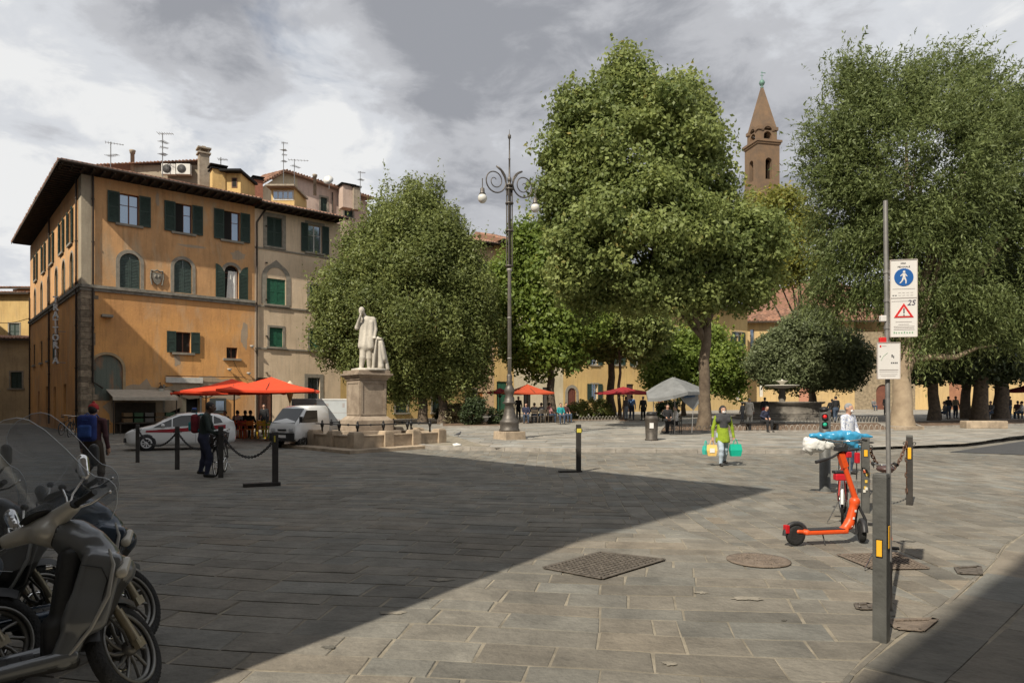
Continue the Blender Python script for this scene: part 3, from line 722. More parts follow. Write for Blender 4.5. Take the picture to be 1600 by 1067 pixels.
# walled up arch with faded boards
m_pat = mat('weathered_green_boards', (.13, .15, .125), .9, 0, .4, 2.2, .3, 20, col2=(.30, .17, .10), streak=True, mixr=(.5, .68))
a, b, c, d = BIG; mb = MB().use(m_pat); ap = [(a, c)]+arch_pts(a, b, d)+[(b, c)]; mb.add([(x, .12, z) for x, z in ap], [tuple(range(len(ap)))])
for i in range(1, 6): x = a+(b-a)*i/6; mb.bb(x-.012, x+.012, .108, .125, c, d-(b-a)/2+math.sqrt(max(0, ((b-a)/2)**2-(x-(a+b)/2)**2))-.02)
mb.build('boarded_arch', None, pal)
mb = MB().use(mat('pale_arch_rim', (.44, .33, .20), .9, 0, .3, 3)); r0 = (b-a)/2; c0 = (a+b)/2; i_ = [(a, c)]+arch_pts(a, b, d, 16)+[(b, c)]; s = .14
o_ = [(a-s, c)]+[(c0+(x-c0)*(r0+s)/r0, (d-r0)+(z-(d-r0))*(r0+s)/r0) for x, z in arch_pts(a, b, d, 16)]+[(b+s, c)]; k = len(i_)
mb.add([(x, -.02, z) for x, z in i_]+[(x, -.02, z) for x, z in o_]+[(x, .0, z) for x, z in o_], [(j, j+1, j+1+k, j+k) for j in range(k-1)]+[(j+k, j+1+k, j+1+2*k, j+2*k) for j in range(k-1)]); mb.build('arch_rim', None, pal)
# doorway: dark opening, inner posts, lintel
a, b, c, d = DOOR; mb = MB().use(m_dark); mb.add([(a, .5, c), (b, .5, c), (b, .5, d), (a, .5, d)], [(0, 1, 2, 3)])
mb.use(m_pietra); mb.bb(a-.12, a, -.03, .03, c, d+.1); mb.bb(b, b+.12, -.03, .03, c, d+.1); mb.use(m_cream); mb.bb(a+.9, a+1.25, .25, .4, 0, d-.02); mb.bb(a+2.1, b-.02, .25, .4, 0, d-.5); mb.build('doorway', None, pal)
# left side windows
for i, w_ in enumerate(L3): window(pal, LT, *w_, 'open', m_woodf, False, 0, .5)
for w_ in L2_: window(pal, LT, *w_, 'closed', None, True, .12, sill=False)
for i, w_ in enumerate(L1_): window(pal, LT, *w_, 'closed' if i else 'open', m_woodf, False, 0, .5)
for w_ in L0_:
    mb = MB(LT).use(mat('old_brown_door', (.10, .05, .03), .7, 0, .4, 5)); a, b, c, d = w_; mb.bb(a, b, .2, .25, c, d)
    for i in range(4): mb.bb(a+(b-a)*(i+.1)/4, a+(b-a)*(i+.9)/4, .185, .199, c+.1, d-.1)
    mb.build('door', None, pal)
# drainpipes
def pipe(par, T, pts, r=.055):
    mb = MB(T).use(m_pipe); mb.tube([(p[0], -.09, p[1]) for p in pts], r, 8)
    for z in np.arange(min(p[1] for p in pts)+1, max(p[1] for p in pts), 2.4): mb.tube([(pts[0][0], -.09, z-.03), (pts[0][0], -.09, z+.03)], r*1.45, 8)
    return mb.build('drainpipe', None, par)
pipe(pal, FT, [(.55, WH), (.55, 2.9), (1.05, 2.55), (1.05, 2.4)][:3])
pipe(pal, LT, [(1.05, WH), (1.05, .3)]); pipe(pal, LT, [(11.9, WH), (11.9, .3)]); pipe(pal, LT, [(22.9, ZS+2), (22.9, .3)])
# coat of arms between the two arched windows
mb = MB().use(m_stone); a, b, c, d = win_mid(237, 253, 420, 449); cu = (a+b)/2; cz = (c+d)/2
sh = [(cu-.24, cz+.30), (cu+.24, cz+.30), (cu+.26, cz), (cu+.15, cz-.3), (cu, cz-.42), (cu-.15, cz-.3), (cu-.26, cz)]
mb.prism([(x, z) for x, z in sh], 0, .09, lambda v: Vector((v[0], -.003-v[2], v[1])))
mb.tube([(cu-.33, -.06, cz+.42), (cu-.15, -.09, cz+.37), (cu, -.09, cz+.46), (cu+.15, -.09, cz+.37), (cu+.33, -.06, cz+.42)], .05, 6)
for s_ in (-1, 1): mb.tube([(cu+s_*.31, -.05, cz+.36), (cu+s_*.35, -.07, cz), (cu+s_*.27, -.05, cz-.42)], .045, 6); mb.ell((cu+s_*.1, -.1, cz+.08), (.06, .04, .1), 6, 5)
mb.build('coat_of_arms', None, pal)
# stub gutter spout that casts the long slanting shadow
a, z_ = FU(167, 494); MB().use(m_pietra).bb(a-.3, a+.25, -.45, 0, z_-.08, z_+.06).build('stone_bracket', None, pal)
# patches where plaster has been renewed
m_pp = plaster('bare_plaster_patch', (.42, .33, .24), (.36, .28, .2), (.3, .25, .2), .4)
rp = random.Random(11)
def patch(cx, cz, w_, h_, n=16, d_=-.004):
    pts = []
    for i in range(n):
        g = 2*PI*i/n; k = rp.uniform(.65, 1.1); pts.append((cx+w_*k*math.cos(g), d_, cz+h_*k*math.sin(g)))
    MB().use(m_pp).add(pts, [tuple(range(n))]).build('plaster_patch', None, pal)
u_, z_ = FU(382, 525); patch(u_, z_, .25, 1.0)
u_, z_ = FU(223, 600); patch(u_, 1.5, 2.0, 1.9, 26)
u_, z_ = FU(330, 600); patch(u_, 2.6, 2.6, .75, 24, -.007)
u_, z_ = FU(246, 312); patch(u_, z_, .12, .5); u_, z_ = FU(372, 400); patch(u_, z_, .5, .35); u_, z_ = FU(277, 562); patch(u_, z_, .2, .45); u_, z_ = FU(300, 385); patch(u_, z_, .9, .10)
# roof: hipped, wide eave with rafters
def hip_roof(par, x0, x1, y0, y1, z, oh, slope, hipl=True, hipr=True, ohb=.3, seed=1, front_only=False):
    tn = math.tan(R(slope)); ax0 = x0-(oh if hipl else 0); ax1 = x1+(oh if hipr else 0); ay0 = y0-oh; ay1 = y1+ohb
    half = (ay1-ay0)/2; zr = z+.22+half*tn; rx0 = ax0+(half if hipl else 0); rx1 = ax1-(half if hipr else 0); ym = (ay0+ay1)/2
    mb = MB().use(m_tile); e = z+.22
    tiled_slope(mb, (ax0, ay0, e), (ax1, ay0, e), (rx1, ym, zr), (rx0, ym, zr), seed=seed)
    mb.tone = .9; mb.add([(ax0, ay1, e), (ax1, ay1, e), (rx1, ym, zr), (rx0, ym, zr)], [(0, 1, 2, 3)])
    if hipl: tiled_slope(mb, (ax0, ay1, e), (ax0, ay0, e), (rx0, ym, zr), (rx0, ym, zr+.001), pitch=.3, seed=seed+5)
    else: mb.add([(ax0, ay0, e), (ax0, ay1, e), (rx0, ym, zr)], [(0, 1, 2)])
    if hipr: mb.add([(ax1, ay0, e), (ax1, ay1, e), (rx1, ym, zr)], [(0, 1, 2)])
    else: mb.add([(ax1, ay0, e), (ax1, ay1, e), (rx1, ym, zr)], [(0, 1, 2)])
    mb.tone = None
    mb.use(m_eave)
    mb.add([(ax0, ay0, e-.03), (ax1, ay0, e-.03), (ax1, ay1, e-.03), (ax0, ay1, e-.03)], [(0, 1, 2, 3)])
    mb.bb(ax0, ax1, ay0-.03, ay0+.0, e-.13, e-.01)
    if hipl: mb.bb(ax0-.03, ax0, ay0, ay1, e-.13, e-.01)
    for i in range(int((ax1-ax0)/.5)): xx = ax0+.15+i*.5; mb.bb(xx-.045, xx+.045, ay0+.03, y0+.05, e-.2, e-.032)
    if hipl:
        for i in range(int((ay1-ay0)/.5)): yy = ay0+.2+i*.5; mb.bb(ax0+.03, x0+.05, yy-.045, yy+.045, e-.2, e-.032)
    mb.use(m_pipe); mb.tube([(ax0, ay0-.07, e-.04), (ax1, ay0-.07, e-.04)], .07, 6)
    return mb.build('roof', None, par)
uE = FU(532)
rf = hip_roof(pal, 0, uB, 0, SL, WH, 1.2, 17, True, False)
# ---- beige neighbour under the same eave
bei = thing('beige_house', 'narrow beige plastered house with green shutters joined to the orange palace, half behind the evergreen', 'building', C0, ANG)
def wm(*a): return win_mid(*a)
V3 = [wm(417, 441, 340, 386), wm(481, 503, 352, 395)]; V2 = [wm(417, 446, 436, 476), wm(484, 508, 446, 478)]; V1 = [wm(421, 442, 512, 542), wm(484, 504, 516, 546)]
V0 = [wm(481, 500, 590, 640), wm(400, 424, 590, 690)]; V0[1] = (V0[1][0], V0[1][1], 0, V0[1][3])
mb = MB().use(m_be); wall(mb, uB+.003, uE, 0, WH-.1, [(*x, 0) for x in V3+V1+V0+[V2[1]]]+[(*V2[0], 0)]); mb.add([(uE, 0, 0), (uE, 14, 0), (uE, 14, WH-.1), (uE, 0, WH-.1)], [(0, 1, 2, 3)]); mb.build('wall', None, bei)
window(bei, FT, *V3[0], 'closed', surround=.25, msh=m_shut); window(bei, FT, *V3[1], 'open', m_whitef, surround=.2, sw=.5)
window(bei, FT, *V2[0], 'closed', surround=.0, msh=m_shut2); window(bei, FT, *V2[1], 'closed', surround=.2, msh=m_shut2)
for w_ in V1: window(bei, FT, *w_, 'closed', surround=.14, msh=m_shut2)
window(bei, FT, *V0[0], 'none', m_shut, surround=.25)
a, b, c, d = V0[1]; mb = MB().use(mat('brown_wood_door', (.13, .05, .028), .6, 0, .4, 6)); mb.bb(a, b, .1, .15, c, d)
for i in range(4): mb.bb(a+(b-a)*(i+.08)/4, a+(b-a)*(i+.92)/4, .08, .099, .1, d-.1)
mb.build('door', None, bei)
# pointed grey surround over the second-floor window
a, b, c, d = V2[0]; r0 = (b-a)/2+.05; c0 = (a+b)/2; mb = MB().use(m_pietra); n = 14; i_ = [(c0-r0, c)]; o_ = [(c0-r0-.3, c)]
for i in range(n+1):
    g = PI-PI*i/n; i_.append((c0+r0*math.cos(g), d+.75*math.sin(g))); o_.append((c0+(r0+.3)*math.cos(g), d+(1.0+.25*max(0, 1-abs(math.cos(g))*2.5))*math.sin(g)))
i_.append((c0+r0, c)); o_.append((c0+r0+.3, c)); k = len(i_)
mb.add([(x, -.03, z) for x, z in i_]+[(x, -.03, z) for x, z in o_]+[(x, .0, z) for x, z in o_], [(j, j+1, j+1+k, j+k) for j in range(k-1)]+[(j+k, j+1+k, j+1+2*k, j+2*k) for j in range(k-1)]); mb.build('pointed_arch', None, bei)
for z_ in (V3[0][2]-.18, V2[0][2]-.16, V1[0][2]-.12): MB().use(m_pietra).bb(uB+.01, uE, -.06, -.004, z_-.07, z_+.03).build('string_course', None, bei)
pipe(bei, FT, [(uB+.75, WH), (uB+.35, WH-.6), (uB+.12, WH-1.0), (uB+.12, .3)])
hip_roof(bei, uB+.02, uE, 0, 13, WH-.12, 1.1, 17, False, False, seed=9)
# ---- continuation beyond the beige house (behind the evergreen)
uG = FU(640)
yh = thing('yellow_house', 'yellow plastered house right of the beige house, glimpsed around the evergreen', 'building', C0, ANG)
mb = MB().use(m_ye); o_ = []
for i in range(4):
    for zf_ in (1.0, 4.8, 8.4): o_.append((uE+1.2+i*3.3, uE+2.2+i*3.3, zf_, zf_+1.8, 0))
wall(mb, uE+.003, uG, 0, 11.6, o_); mb.add([(uG, 0, 0), (uG, 12, 0), (uG, 12, 11.6), (uG, 0, 11.6)], [(0, 1, 2, 3)]); mb.build('wall', None, yh)
for x in o_: window(yh, FT, *x[:4], 'closed', surround=.14)
hip_roof(yh, uE+.02, uG, 0, 12, 11.6, .9, 17, False, True, seed=19)

# ---- things fixed to or standing on the palace front
def wt(u, d, z): return C0+Matrix.Rotation(ANG, 3, 'Z') @ Vector((u, d, z))
# blade sign with vertical lettering on the side street wall
m_sign = mat('white_neon_letters', (.70, .72, .74), .4)
o = thing('vertical_sign', 'tall narrow blade sign reading TRATTORIA on the side wall of the orange palace', 'sign', C0+Vector((-.655*5.4, .756*5.4, 0)), 0)
out_ = Vector((-.756, -.655, 0)); pos = lambda t, z: out_*t+Vector((0, 0, z))
mb = MB().use(mat('sign_spine', (.30, .31, .33), .6, .2)); mb.box(pos(.45, 6.15), (.04, .12, 4.1)); mb.tube([pos(0, 8.1), pos(.5, 8.1)], .02, 6); mb.tube([pos(0, 4.2), pos(.5, 4.2)], .02, 6); mb.tube([pos(0, 6.1), pos(.5, 6.1)], .02, 6); mb.build('bracket', None, o)
for i, ch in enumerate('TRATTORIA'):
    mb = MB().use(m_sign); z_ = 8.0-i*.462; put_text(mb, ch, .56, lambda v, z_=z_: Vector((v[0]*.95-.34, v[2]-.40-v[0]*0, v[1]+z_)), .045, bold=.012)
    mb.build('letter', None, o)
# cafe fascia above the doorway
a, b, c, d = win_mid(258, 316, 589, 599)
o = thing('fascia_sign', 'pale blank fascia board over the trattoria doorway on the orange wall', 'sign', wt((a+b)/2, -.12, (c+d)/2), ANG)
MB().use(m_whitef).box((0, 0, 0), (b-a, .12, .34)).build('board', None, o, .01)
MB().use(m_pipe).tube([(-(b-a)/2, 0, .24), ((b-a)/2+2.6, 0, .26)], .022, 6).build('rail', None, o)
# awning over the kiosk corner
a, b, c, d = win_mid(165, 262, 624, 633)
o = thing('awning', 'cream fabric awning stretched over the fruit stall at the foot of the orange wall', 'awning', wt(a, 0, 2.05), ANG)
W_ = FU(270)-FU(172); mb = MB().use(mat('cream_canvas', (.50, .44, .36), .9, 0, .25, 4)); n = 6
mb.add([(0, -.05, .45), (W_, -.05, .45), (W_, -1.9, .0), (0, -1.9, .0)], [(0, 1, 2, 3)]); mb.add([(0, -1.9, .0), (W_, -1.9, .0), (W_, -1.93, -.18), (0, -1.93, -.18)], [(0, 1, 2, 3)]); mb.build('canopy', None, o)
mb = MB().use(m_pipe)
for x in (.05, W_/2, W_-.05): mb.tube([(x, -.05, .3), (x, -1.88, -.02)], .025, 6)
for x in (.05, W_-.05): mb.tube([(x, -1.85, 0), (x, -1.85, -2.05)], .03, 6)
mb.build('frame', None, o)
# dark stall below it
o = thing('market_stall', 'dark crate-filled stall in the shade of the cream awning', 'stall', wt(a+.4, -.9, 0), ANG)
mb = MB().use(mat('stall_wood', (.07, .055, .04), .8, 0, .4, 5)); mb.bb(0, W_-1.2, -.5, .5, .55, .62)
for x in (.05, W_/2, W_-1.3):
    for y in (-.45, .45): mb.bb(x, x+.06, y-.03, y+.03, 0, .55)
mb.bb(0, W_-1.2, .55, .6, .0, 1.75); mb.build('counter', None, o)
rs = random.Random(5)
for i in range(12):
    mb = MB().use(mat('crate_%s' % 'abc'[i % 3], [(.16, .10, .05), (.05, .10, .05), (.13, .12, .11)][i % 3], .8)); x = .25+(i % 6)*.55; z = .63+(i//6)*.32
    mb.bb(x, x+.46, -.35, .1, z, z+.04); mb.bb(x, x+.46, -.35, -.33, z+.04, z+.22); mb.bb(x, x+.46, .08, .1, z+.04, z+.22); mb.bb(x, x+.02, -.33, .08, z+.04, z+.22); mb.bb(x+.44, x+.46, -.33, .08, z+.04, z+.22); mb.build('tray', None, o)
# menu board, lantern, small lamps, street wires
u_, z_ = FU(340, 640); solo(MB().use(mat('dark_menu_board', (.05, .055, .05), .5)).box((0, 0, 0), (1.0, .08, .95)).use(m_glass).box((.1, -.05, .0), (.5, .02, .6)), 'menu_board', None, 'dark green framed menu case on the orange wall behind the man with the bicycle', 'menu board', wt(u_, -.07, 1.55), ANG, None, .01)
u_, z_ = FU(249, 612); o = thing('wall_lantern', 'old glass wall lantern left of the trattoria doorway', 'lantern', wt(u_, -.35, z_), ANG)
MB().use(m_pipe).tube([(0, .35, .5), (0, .1, .55), (0, 0, .4)], .02, 6).lathe([(.16, .2), (.10, .3), (.02, .4)], n=6).lathe([(.09, -.25), (.10, -.2)], n=6).build('bracket', None, o)
MB().use(mat('lantern_glass', (.45, .45, .40), .15)).lathe([(.09, -.2), (.15, .2)], n=6, smooth=False).build('lamp', None, o)
for px, py in ((357, 577), (387, 583), (392, 541)):
    u_, z_ = FU(px, py); o = thing('wall_floodlight', {357: 'small round floodlight on a bracket above the red parasols, leftmost of the three', 387: 'small floodlight at the seam of the two houses just above the large red parasol', 392: 'small wall lamp beside the downpipe at the house seam, topmost of three'}[px], 'floodlight', wt(u_, -.1, z_), ANG)
    MB().use(m_pipe).tube([(0, .1, 0), (0, -.12, 0)], .02, 6).build('bracket', None, o); MB().use(m_whitef).lathe([(.06, 0), (.13, .12), (.14, .16)], (0, -.12, -.12), 10).build('lamp', None, o)
mb = MB().use(m_pipe); pts = []
for i in range(13): t = i/12; pts.append(wt(FU(356)+(FU(398)-FU(356))*t, -.1, FU(356, 545)[1]-1.9*t-.7*math.sin(PI*t)))
solo(mb.tube(pts, .014, 5), 'cable', None, 'thin slack cable looping down the orange wall to the seam of the houses', 'cable')

# ---- roofscape behind the palace eave
def onroof(px, py, Y): return P(px, py, Y)
def roofbox(name, label, cat, x0, x1, ytop, ybot, Y, dep, m, roof='flat', group=None):
    a = P(x0, ybot, Y); b = P(x1, ytop, Y); o = thing(name, label, cat, (a.x, Y, a.z), 0, group); W_ = b.x-a.x; h_ = b.z-a.z
    MB().use(m).bb(0, W_, 0, dep, -1.5, h_).build('wall', None, o)
    return o, W_, h_
# attic house with stone-coloured wall and sloping tiled edge
o, W_, h_ = roofbox('attic_house', 'low stone-coloured attic behind the palace roof carrying two air conditioners', 'building', 205, 312, 258, 282, 47, 6, plaster('attic_plaster', (.34, .29, .22), (.28, .24, .18), (.25, .22, .18), .3))
mb = MB().use(m_tile); tiled_slope(mb, (-2.2, -.4, h_-.15), (W_+.15, -.4, h_+.18), (W_+.15, 3, h_+.9), (-2.2, 3, h_+.6), seed=4); mb.build('roof', None, o)
m_ac = mat('ac_white', (.62, .61, .57), .5, 0, .15, 6)
for i, px in enumerate((252, 275)):
    a = P(px, 272, 46.4); ac = thing('air_conditioner', ['left white air conditioner of the pair on the attic wall', 'right white air conditioner of the pair on the attic wall'][i], 'air conditioner', (a.x, a.y, a.z), R(6), 'air conditioners on the attic')
    MB().use(m_ac).bb(0, .92, 0, .35, 0, .72).build('casing', None, ac, .02); mb = MB().use(mat('ac_grille', (.06, .06, .06), .6))
    for r_ in (.08, .15, .22, .28): mb.torus((.36, -.015, .37), r_, .012, 'y', 18, 5)
    mb.lathe([(.27, 0), (.27, .01)], (.36, -.004, .37), 18, M=Matrix.Rotation(PI/2, 3, 'X')); mb.build('fan', None, ac)
m_chim = mat('chimney_render', (.36, .30, .23), .9, 0, .4, 3, .3)
def chimney(label, px, yt, yb, Y, w_, m, capst='hood', group='chimneys on the roofs'):
    a = P(px, yb, Y); h_ = P(px, yt, Y).z-a.z; o = thing('chimney', label, 'chimney', (a.x, Y, a.z), R(35), group)
    MB().use(m).box((0, 0, h_*.36-.75), (w_, w_, h_*.72+1.5)).build('stack', None, o)
    mb = MB().use(m_tile if capst != 'pot' else m_chim); mb.box((0, 0, h_*.74), (w_*1.3, w_*1.3, h_*.05))
    for sx in (-1, 1):
        for sy in (-1, 1): mb.box((sx*w_*.4, sy*w_*.4, h_*.82), (w_*.15, w_*.15, h_*.12))
    mb.box((0, 0, h_*.90), (w_*1.35, w_*1.35, h_*.05)); mb.box((0, 0, h_*.96), (w_*.6, w_*.6, h_*.08), taper=.6); mb.build('cap', None, o); return o
chimney('tall double grey chimney with a square cap left of the yellow dormer', 318, 229, 276, 46, .62, m_chim, 'pot')
chimney('short yellow chimney with a red terracotta top between the tall chimney and the dormer', 340, 258, 292, 45, .8, m_ye)
chimney('small red chimney at the left gable of the pink house', 402, 276, 300, 55, .7, m_tile if False else mat('brick_red', (.32, .13, .08), .9, 0, .3, 6))
chimney('pale chimney block on the right part of the pink roof', 541, 289, 300, 60, 1.0, m_pk)
chimney('slim chimney on the right edge of the pink roof', 556, 291, 302, 60, .6, m_chim)
def flue(label, px, yt, yb, Y):
    a = P(px, yb, Y); h_ = P(px, yt, Y).z-a.z; solo(MB().use(m_chim).lathe([(.13, -.8), (.13, h_*.75), (.17, h_*.76), (.17, h_*.86), (.2, h_*.9), (.2, h_)], n=10), 'flue', None, label, 'flue', a)
flue('round flue pipe standing on the attic roof behind the palace', 207, 235, 257, 47); flue('thin flue pipe on the pink house roof', 492, 273, 290, 56)
o, W_, h_ = roofbox('dormer', 'yellow dormer with a small dark window behind the palace roof', 'dormer', 352, 376, 271, 300, 45, 2.5, m_ye)
MB().use(m_tile).box((W_/2, 1, h_+.08), (W_+.4, 3, .14)).build('roof', None, o); MB().use(m_woodf).bb(W_*.42, W_*.78, -.03, .02, h_-.95, h_-.3).use(m_dark).bb(W_*.47, W_*.73, -.035, .0, h_-.9, h_-.35).build('window', None, o)
o, W_, h_ = roofbox('dormer', 'yellow dormer with a row of white panes in front of the pink house', 'dormer', 424, 460, 295, 318, 50, 3, m_ye)
MB().use(m_chim).box((W_/2, 1, h_+.06), (W_+.4, 3.4, .12)).build('roof', None, o)
mb = MB().use(m_whitef).bb(W_*.08, W_*.97, -.03, .02, h_-.85, h_-.12); mb.use(m_glass)
for i in range(4): mb.bb(W_*(.11+.215*i), W_*(.11+.215*i+.16), -.036, .0, h_-.72, h_-.25)
mb.build('window', None, o)
# the pink house rising behind the beige one
Yp = 56; a = P(398, 330, Yp); o = thing('pink_house', 'tall pinkish house with a tiled gable rising behind the beige roof', 'building', (P(398, 0, Yp).x, Yp, 0), R(38))
ca_, sa_ = math.cos(R(38)), math.sin(R(38))
def PU(px, py):
    ox, oy = P(398, 0, Yp).x, Yp; k = (px-800)/F; t = (k*oy-ox)/(ca_-k*sa_); return t, H+(HZ-py)/F*(oy+sa_*t)
uc, zc = PU(470, 276); ur, zr_ = PU(574, 312); _, zl = PU(398, 296); ua, za = PU(443, 268)
mb = MB().use(m_cream); w1 = PU(501, 308), PU(511, 323); w2 = PU(538, 316), PU(551, 332)
mb.add([(0, 0, 8), (uc*.93, 0, 8), (uc*.93, 0, zc-.1), (ua, 0, za-.15), (0, 0, zl-.2)], [(0, 1, 2, 3, 4)])
mb.use(m_pk); wo_ = []
for w_ in (w1, w2): wo_.append((w_[0][0], w_[1][0], w_[1][1]-.5, w_[0][1], 0))
wall(mb, uc*.93, ur, 8, zr_-.3, wo_); mb.add([(uc*.93, 0, zr_-.3), (ur, 0, zr_-.3), (ur, 0, zr_-.2), (uc*.93, 0, zc-.1)], [(0, 1, 2, 3)]); mb.add([(ur, 0, 8), (ur, 8, 8), (ur, 8, zr_-.2), (ur, 0, zr_-.2)], [(0, 1, 2, 3)]); mb.add([(0, 0, 8), (0, 8, 8), (0, 8, zl), (0, 0, zl-.2)], [(0, 1, 2, 3)]); mb.build('wall', None, o)
for x in wo_: window(o, FT, *x[:4], 'closed', surround=.15)
mb = MB().use(m_tile)
tiled_slope(mb, (-.4, -.5, zl-.2), (ua, -.5, za), (ua, 5, za+1.0), (-.4, 5, zl+.8), seed=3)
tiled_slope(mb, (ua, -.5, za), (ur+.4, -.6, zr_+.1), (ur+.4, 5, zr_+1.1), (ua, 5, za+1.0), seed=6)
mb.tone = .8; mb.add([(-.4, -.5, zl-.32), (ua, -.5, za-.14), (ua, 5, za+.8), (-.4, 5, zl+.7)], [(0, 1, 2, 3)]); mb.add([(ua, -.5, za-.14), (ur+.4, -.6, zr_-.06), (ur+.4, 5, zr_+.9), (ua, 5, za+.8)], [(0, 1, 2, 3)])
mb.add([(-.4, -.5, zl-.32), (ua, -.5, za-.14), (ua, -.5, za), (-.4, -.5, zl-.2)], [(0, 1, 2, 3)]); mb.add([(ua, -.5, za-.14), (ur+.4, -.6, zr_-.06), (ur+.4, -.6, zr_+.1), (ua, -.5, za)], [(0, 1, 2, 3)]); mb.tone = None
mb.build('roof', None, o); pipe(o, FT, [(PU(519, 300)[0], zr_), (PU(519, 300)[0], 8)])
m_ant = mat('antenna_metal', (.18, .18, .18), .5, .6)
def antenna(label, px, yt, yb, Y, arms, kind=0):
    a = P(px, yb, Y); h_ = P(px, yt, Y).z-a.z; mb = MB().use(m_ant); mb.tube([(0, 0, -1.0), (0, 0, h_)], .03, 5)
    for (z, l_, ang) in arms:
        M = Matrix.Rotation(ang, 3, 'Z'); d = M @ Vector((1, 0, 0)); e = M @ Vector((0, 1, 0)); c = Vector((0, 0, h_*z))
        mb.tube([c-d*l_*.3, c+d*l_*.7], .018, 4)
        for i in range(7): q = c+d*l_*(-.28+i*.155); mb.tube([q-e*.28*(1-.06*i), q+e*.28*(1-.06*i)], .012, 4)
    solo(mb, 'tv_antenna', None, label, 'antenna', a, 0, 'television antennas on the roofs')
antenna('leftmost television antenna, with two slanting booms, above the attic roof', 173, 222, 255, 46, [(.95, 1.1, .5), (.35, .9, -.3)])
antenna('tall television antenna with one long top boom above the air conditioners', 254, 208, 253, 46, [(.98, 1.0, .1), (.7, .6, 1.2), (.5, .5, .6), (.25, .5, -.5)])
antenna('small antenna between the yellow chimney and the dormer', 345, 246, 262, 45, [(.8, .6, .2)])
antenna('tall thin antenna mast above the gable of the pink house', 443, 222, 272, 56, [(.97, .5, .3), (.75, .4, 1.3), (.6, .4, .4), (.4, .4, .9)])
antenna('wide low antenna beside the mast on the pink house', 460, 249, 276, 56, [(.95, 1.6, .15), (.6, .8, 1.0)])
antenna('rightmost antenna at the end of the pink roof', 563, 268, 300, 58, [(.95, .6, .3), (.6, .5, .9)])
c = P(514, 284, 56); mb = MB().use(m_white); mb.lathe([(.02, 0), (.3, .1), (.42, .22)], n=14, M=Matrix.Rotation(R(70), 3, 'X')); mb.tube([(0, .05, -.6), (0, .05, 0)], .03, 5); solo(mb, 'satellite_dish', None, 'small white satellite dish on the pink roof', 'satellite dish', c)

# ---- far left: the street beyond the palace
def block(name, label, x0, x1, Y, top, m, roofh=.9, oh=.6, wins=(), rot=0, sh='closed', dep=9, msh=None, z0=0):
    a = P(x0, HZ, Y); W_ = (x1-x0)/F*Y/math.cos(R(rot)); zt_ = P(0, top, Y).z; roofh *= .35; o = thing(name, label, 'building', (a.x, Y, 0), R(rot))
    mb = MB().use(m); ops = [(*x, 0) for x in wins]; wall(mb, 0, W_, z0, zt_, ops); mb.add([(W_, 0, z0), (W_, dep, z0), (W_, dep, zt_), (W_, 0, zt_)], [(0, 1, 2, 3)]); mb.add([(0, 0, z0), (0, dep, z0), (0, dep, zt_), (0, 0, zt_)], [(0, 1, 2, 3)]); mb.build('wall', None, o)
    for x in wins: window(o, FT, *x[:4], sh, surround=.12, msh=msh)
    mb = MB().use(m_tile); tiled_slope(mb, (-oh, -oh, zt_), (W_+oh, -oh, zt_), (W_+oh, dep/2, zt_+roofh*2), (-oh, dep/2, zt_+roofh*2), pitch=.3, seed=int(x0)+7)
    mb.use(m_eave).add([(-oh, -oh, zt_-.06), (W_+oh, -oh, zt_-.06), (W_+oh, dep/2, zt_+roofh*2-.1), (-oh, dep/2, zt_+roofh*2-.1)], [(0, 1, 2, 3)]); mb.bb(-oh, W_+oh, -oh-.02, -oh, zt_-.16, zt_+.02)
    mb.build('roof', None, o); return o
block('street_house', 'small yellow house with a red roof edge at the far end of the side street', -60, 42, 66, 458, m_ye, .8, .5, [(4.6, 5.6, 7.9, 9.4), (7.2, 8.2, 5.5, 7.0), (4.0, 5.0, 3.5, 5.0)])
block('street_house', 'ochre house with a sagging tiled roof standing lower in front at the far left', -110, 34, 58, 528, plaster('ochre_dull', (.46, .35, .21), (.34, .26, .16), (.30, .25, .18), .6), .9, .5, [(6.3, 7.2, 3.0, 4.4), (4.4, 5.3, 2.8, 4.2)], rot=8)
block('street_house', 'dark eaved house squeezed behind the far corner of the palace', 20, 60, 72, 452, m_or_low, 1.1, 1.2, [])

pts = []
for i in range(15): t = i/14; q = P(46, 497, 55).lerp(P(-40, 492, 50), t); q.z -= .5*math.sin(PI*t); pts.append(q)
solo(MB().use(m_pipe).tube(pts, .025, 5), 'cable', None, 'thin black cable strung across the side street at the far left', 'cable')
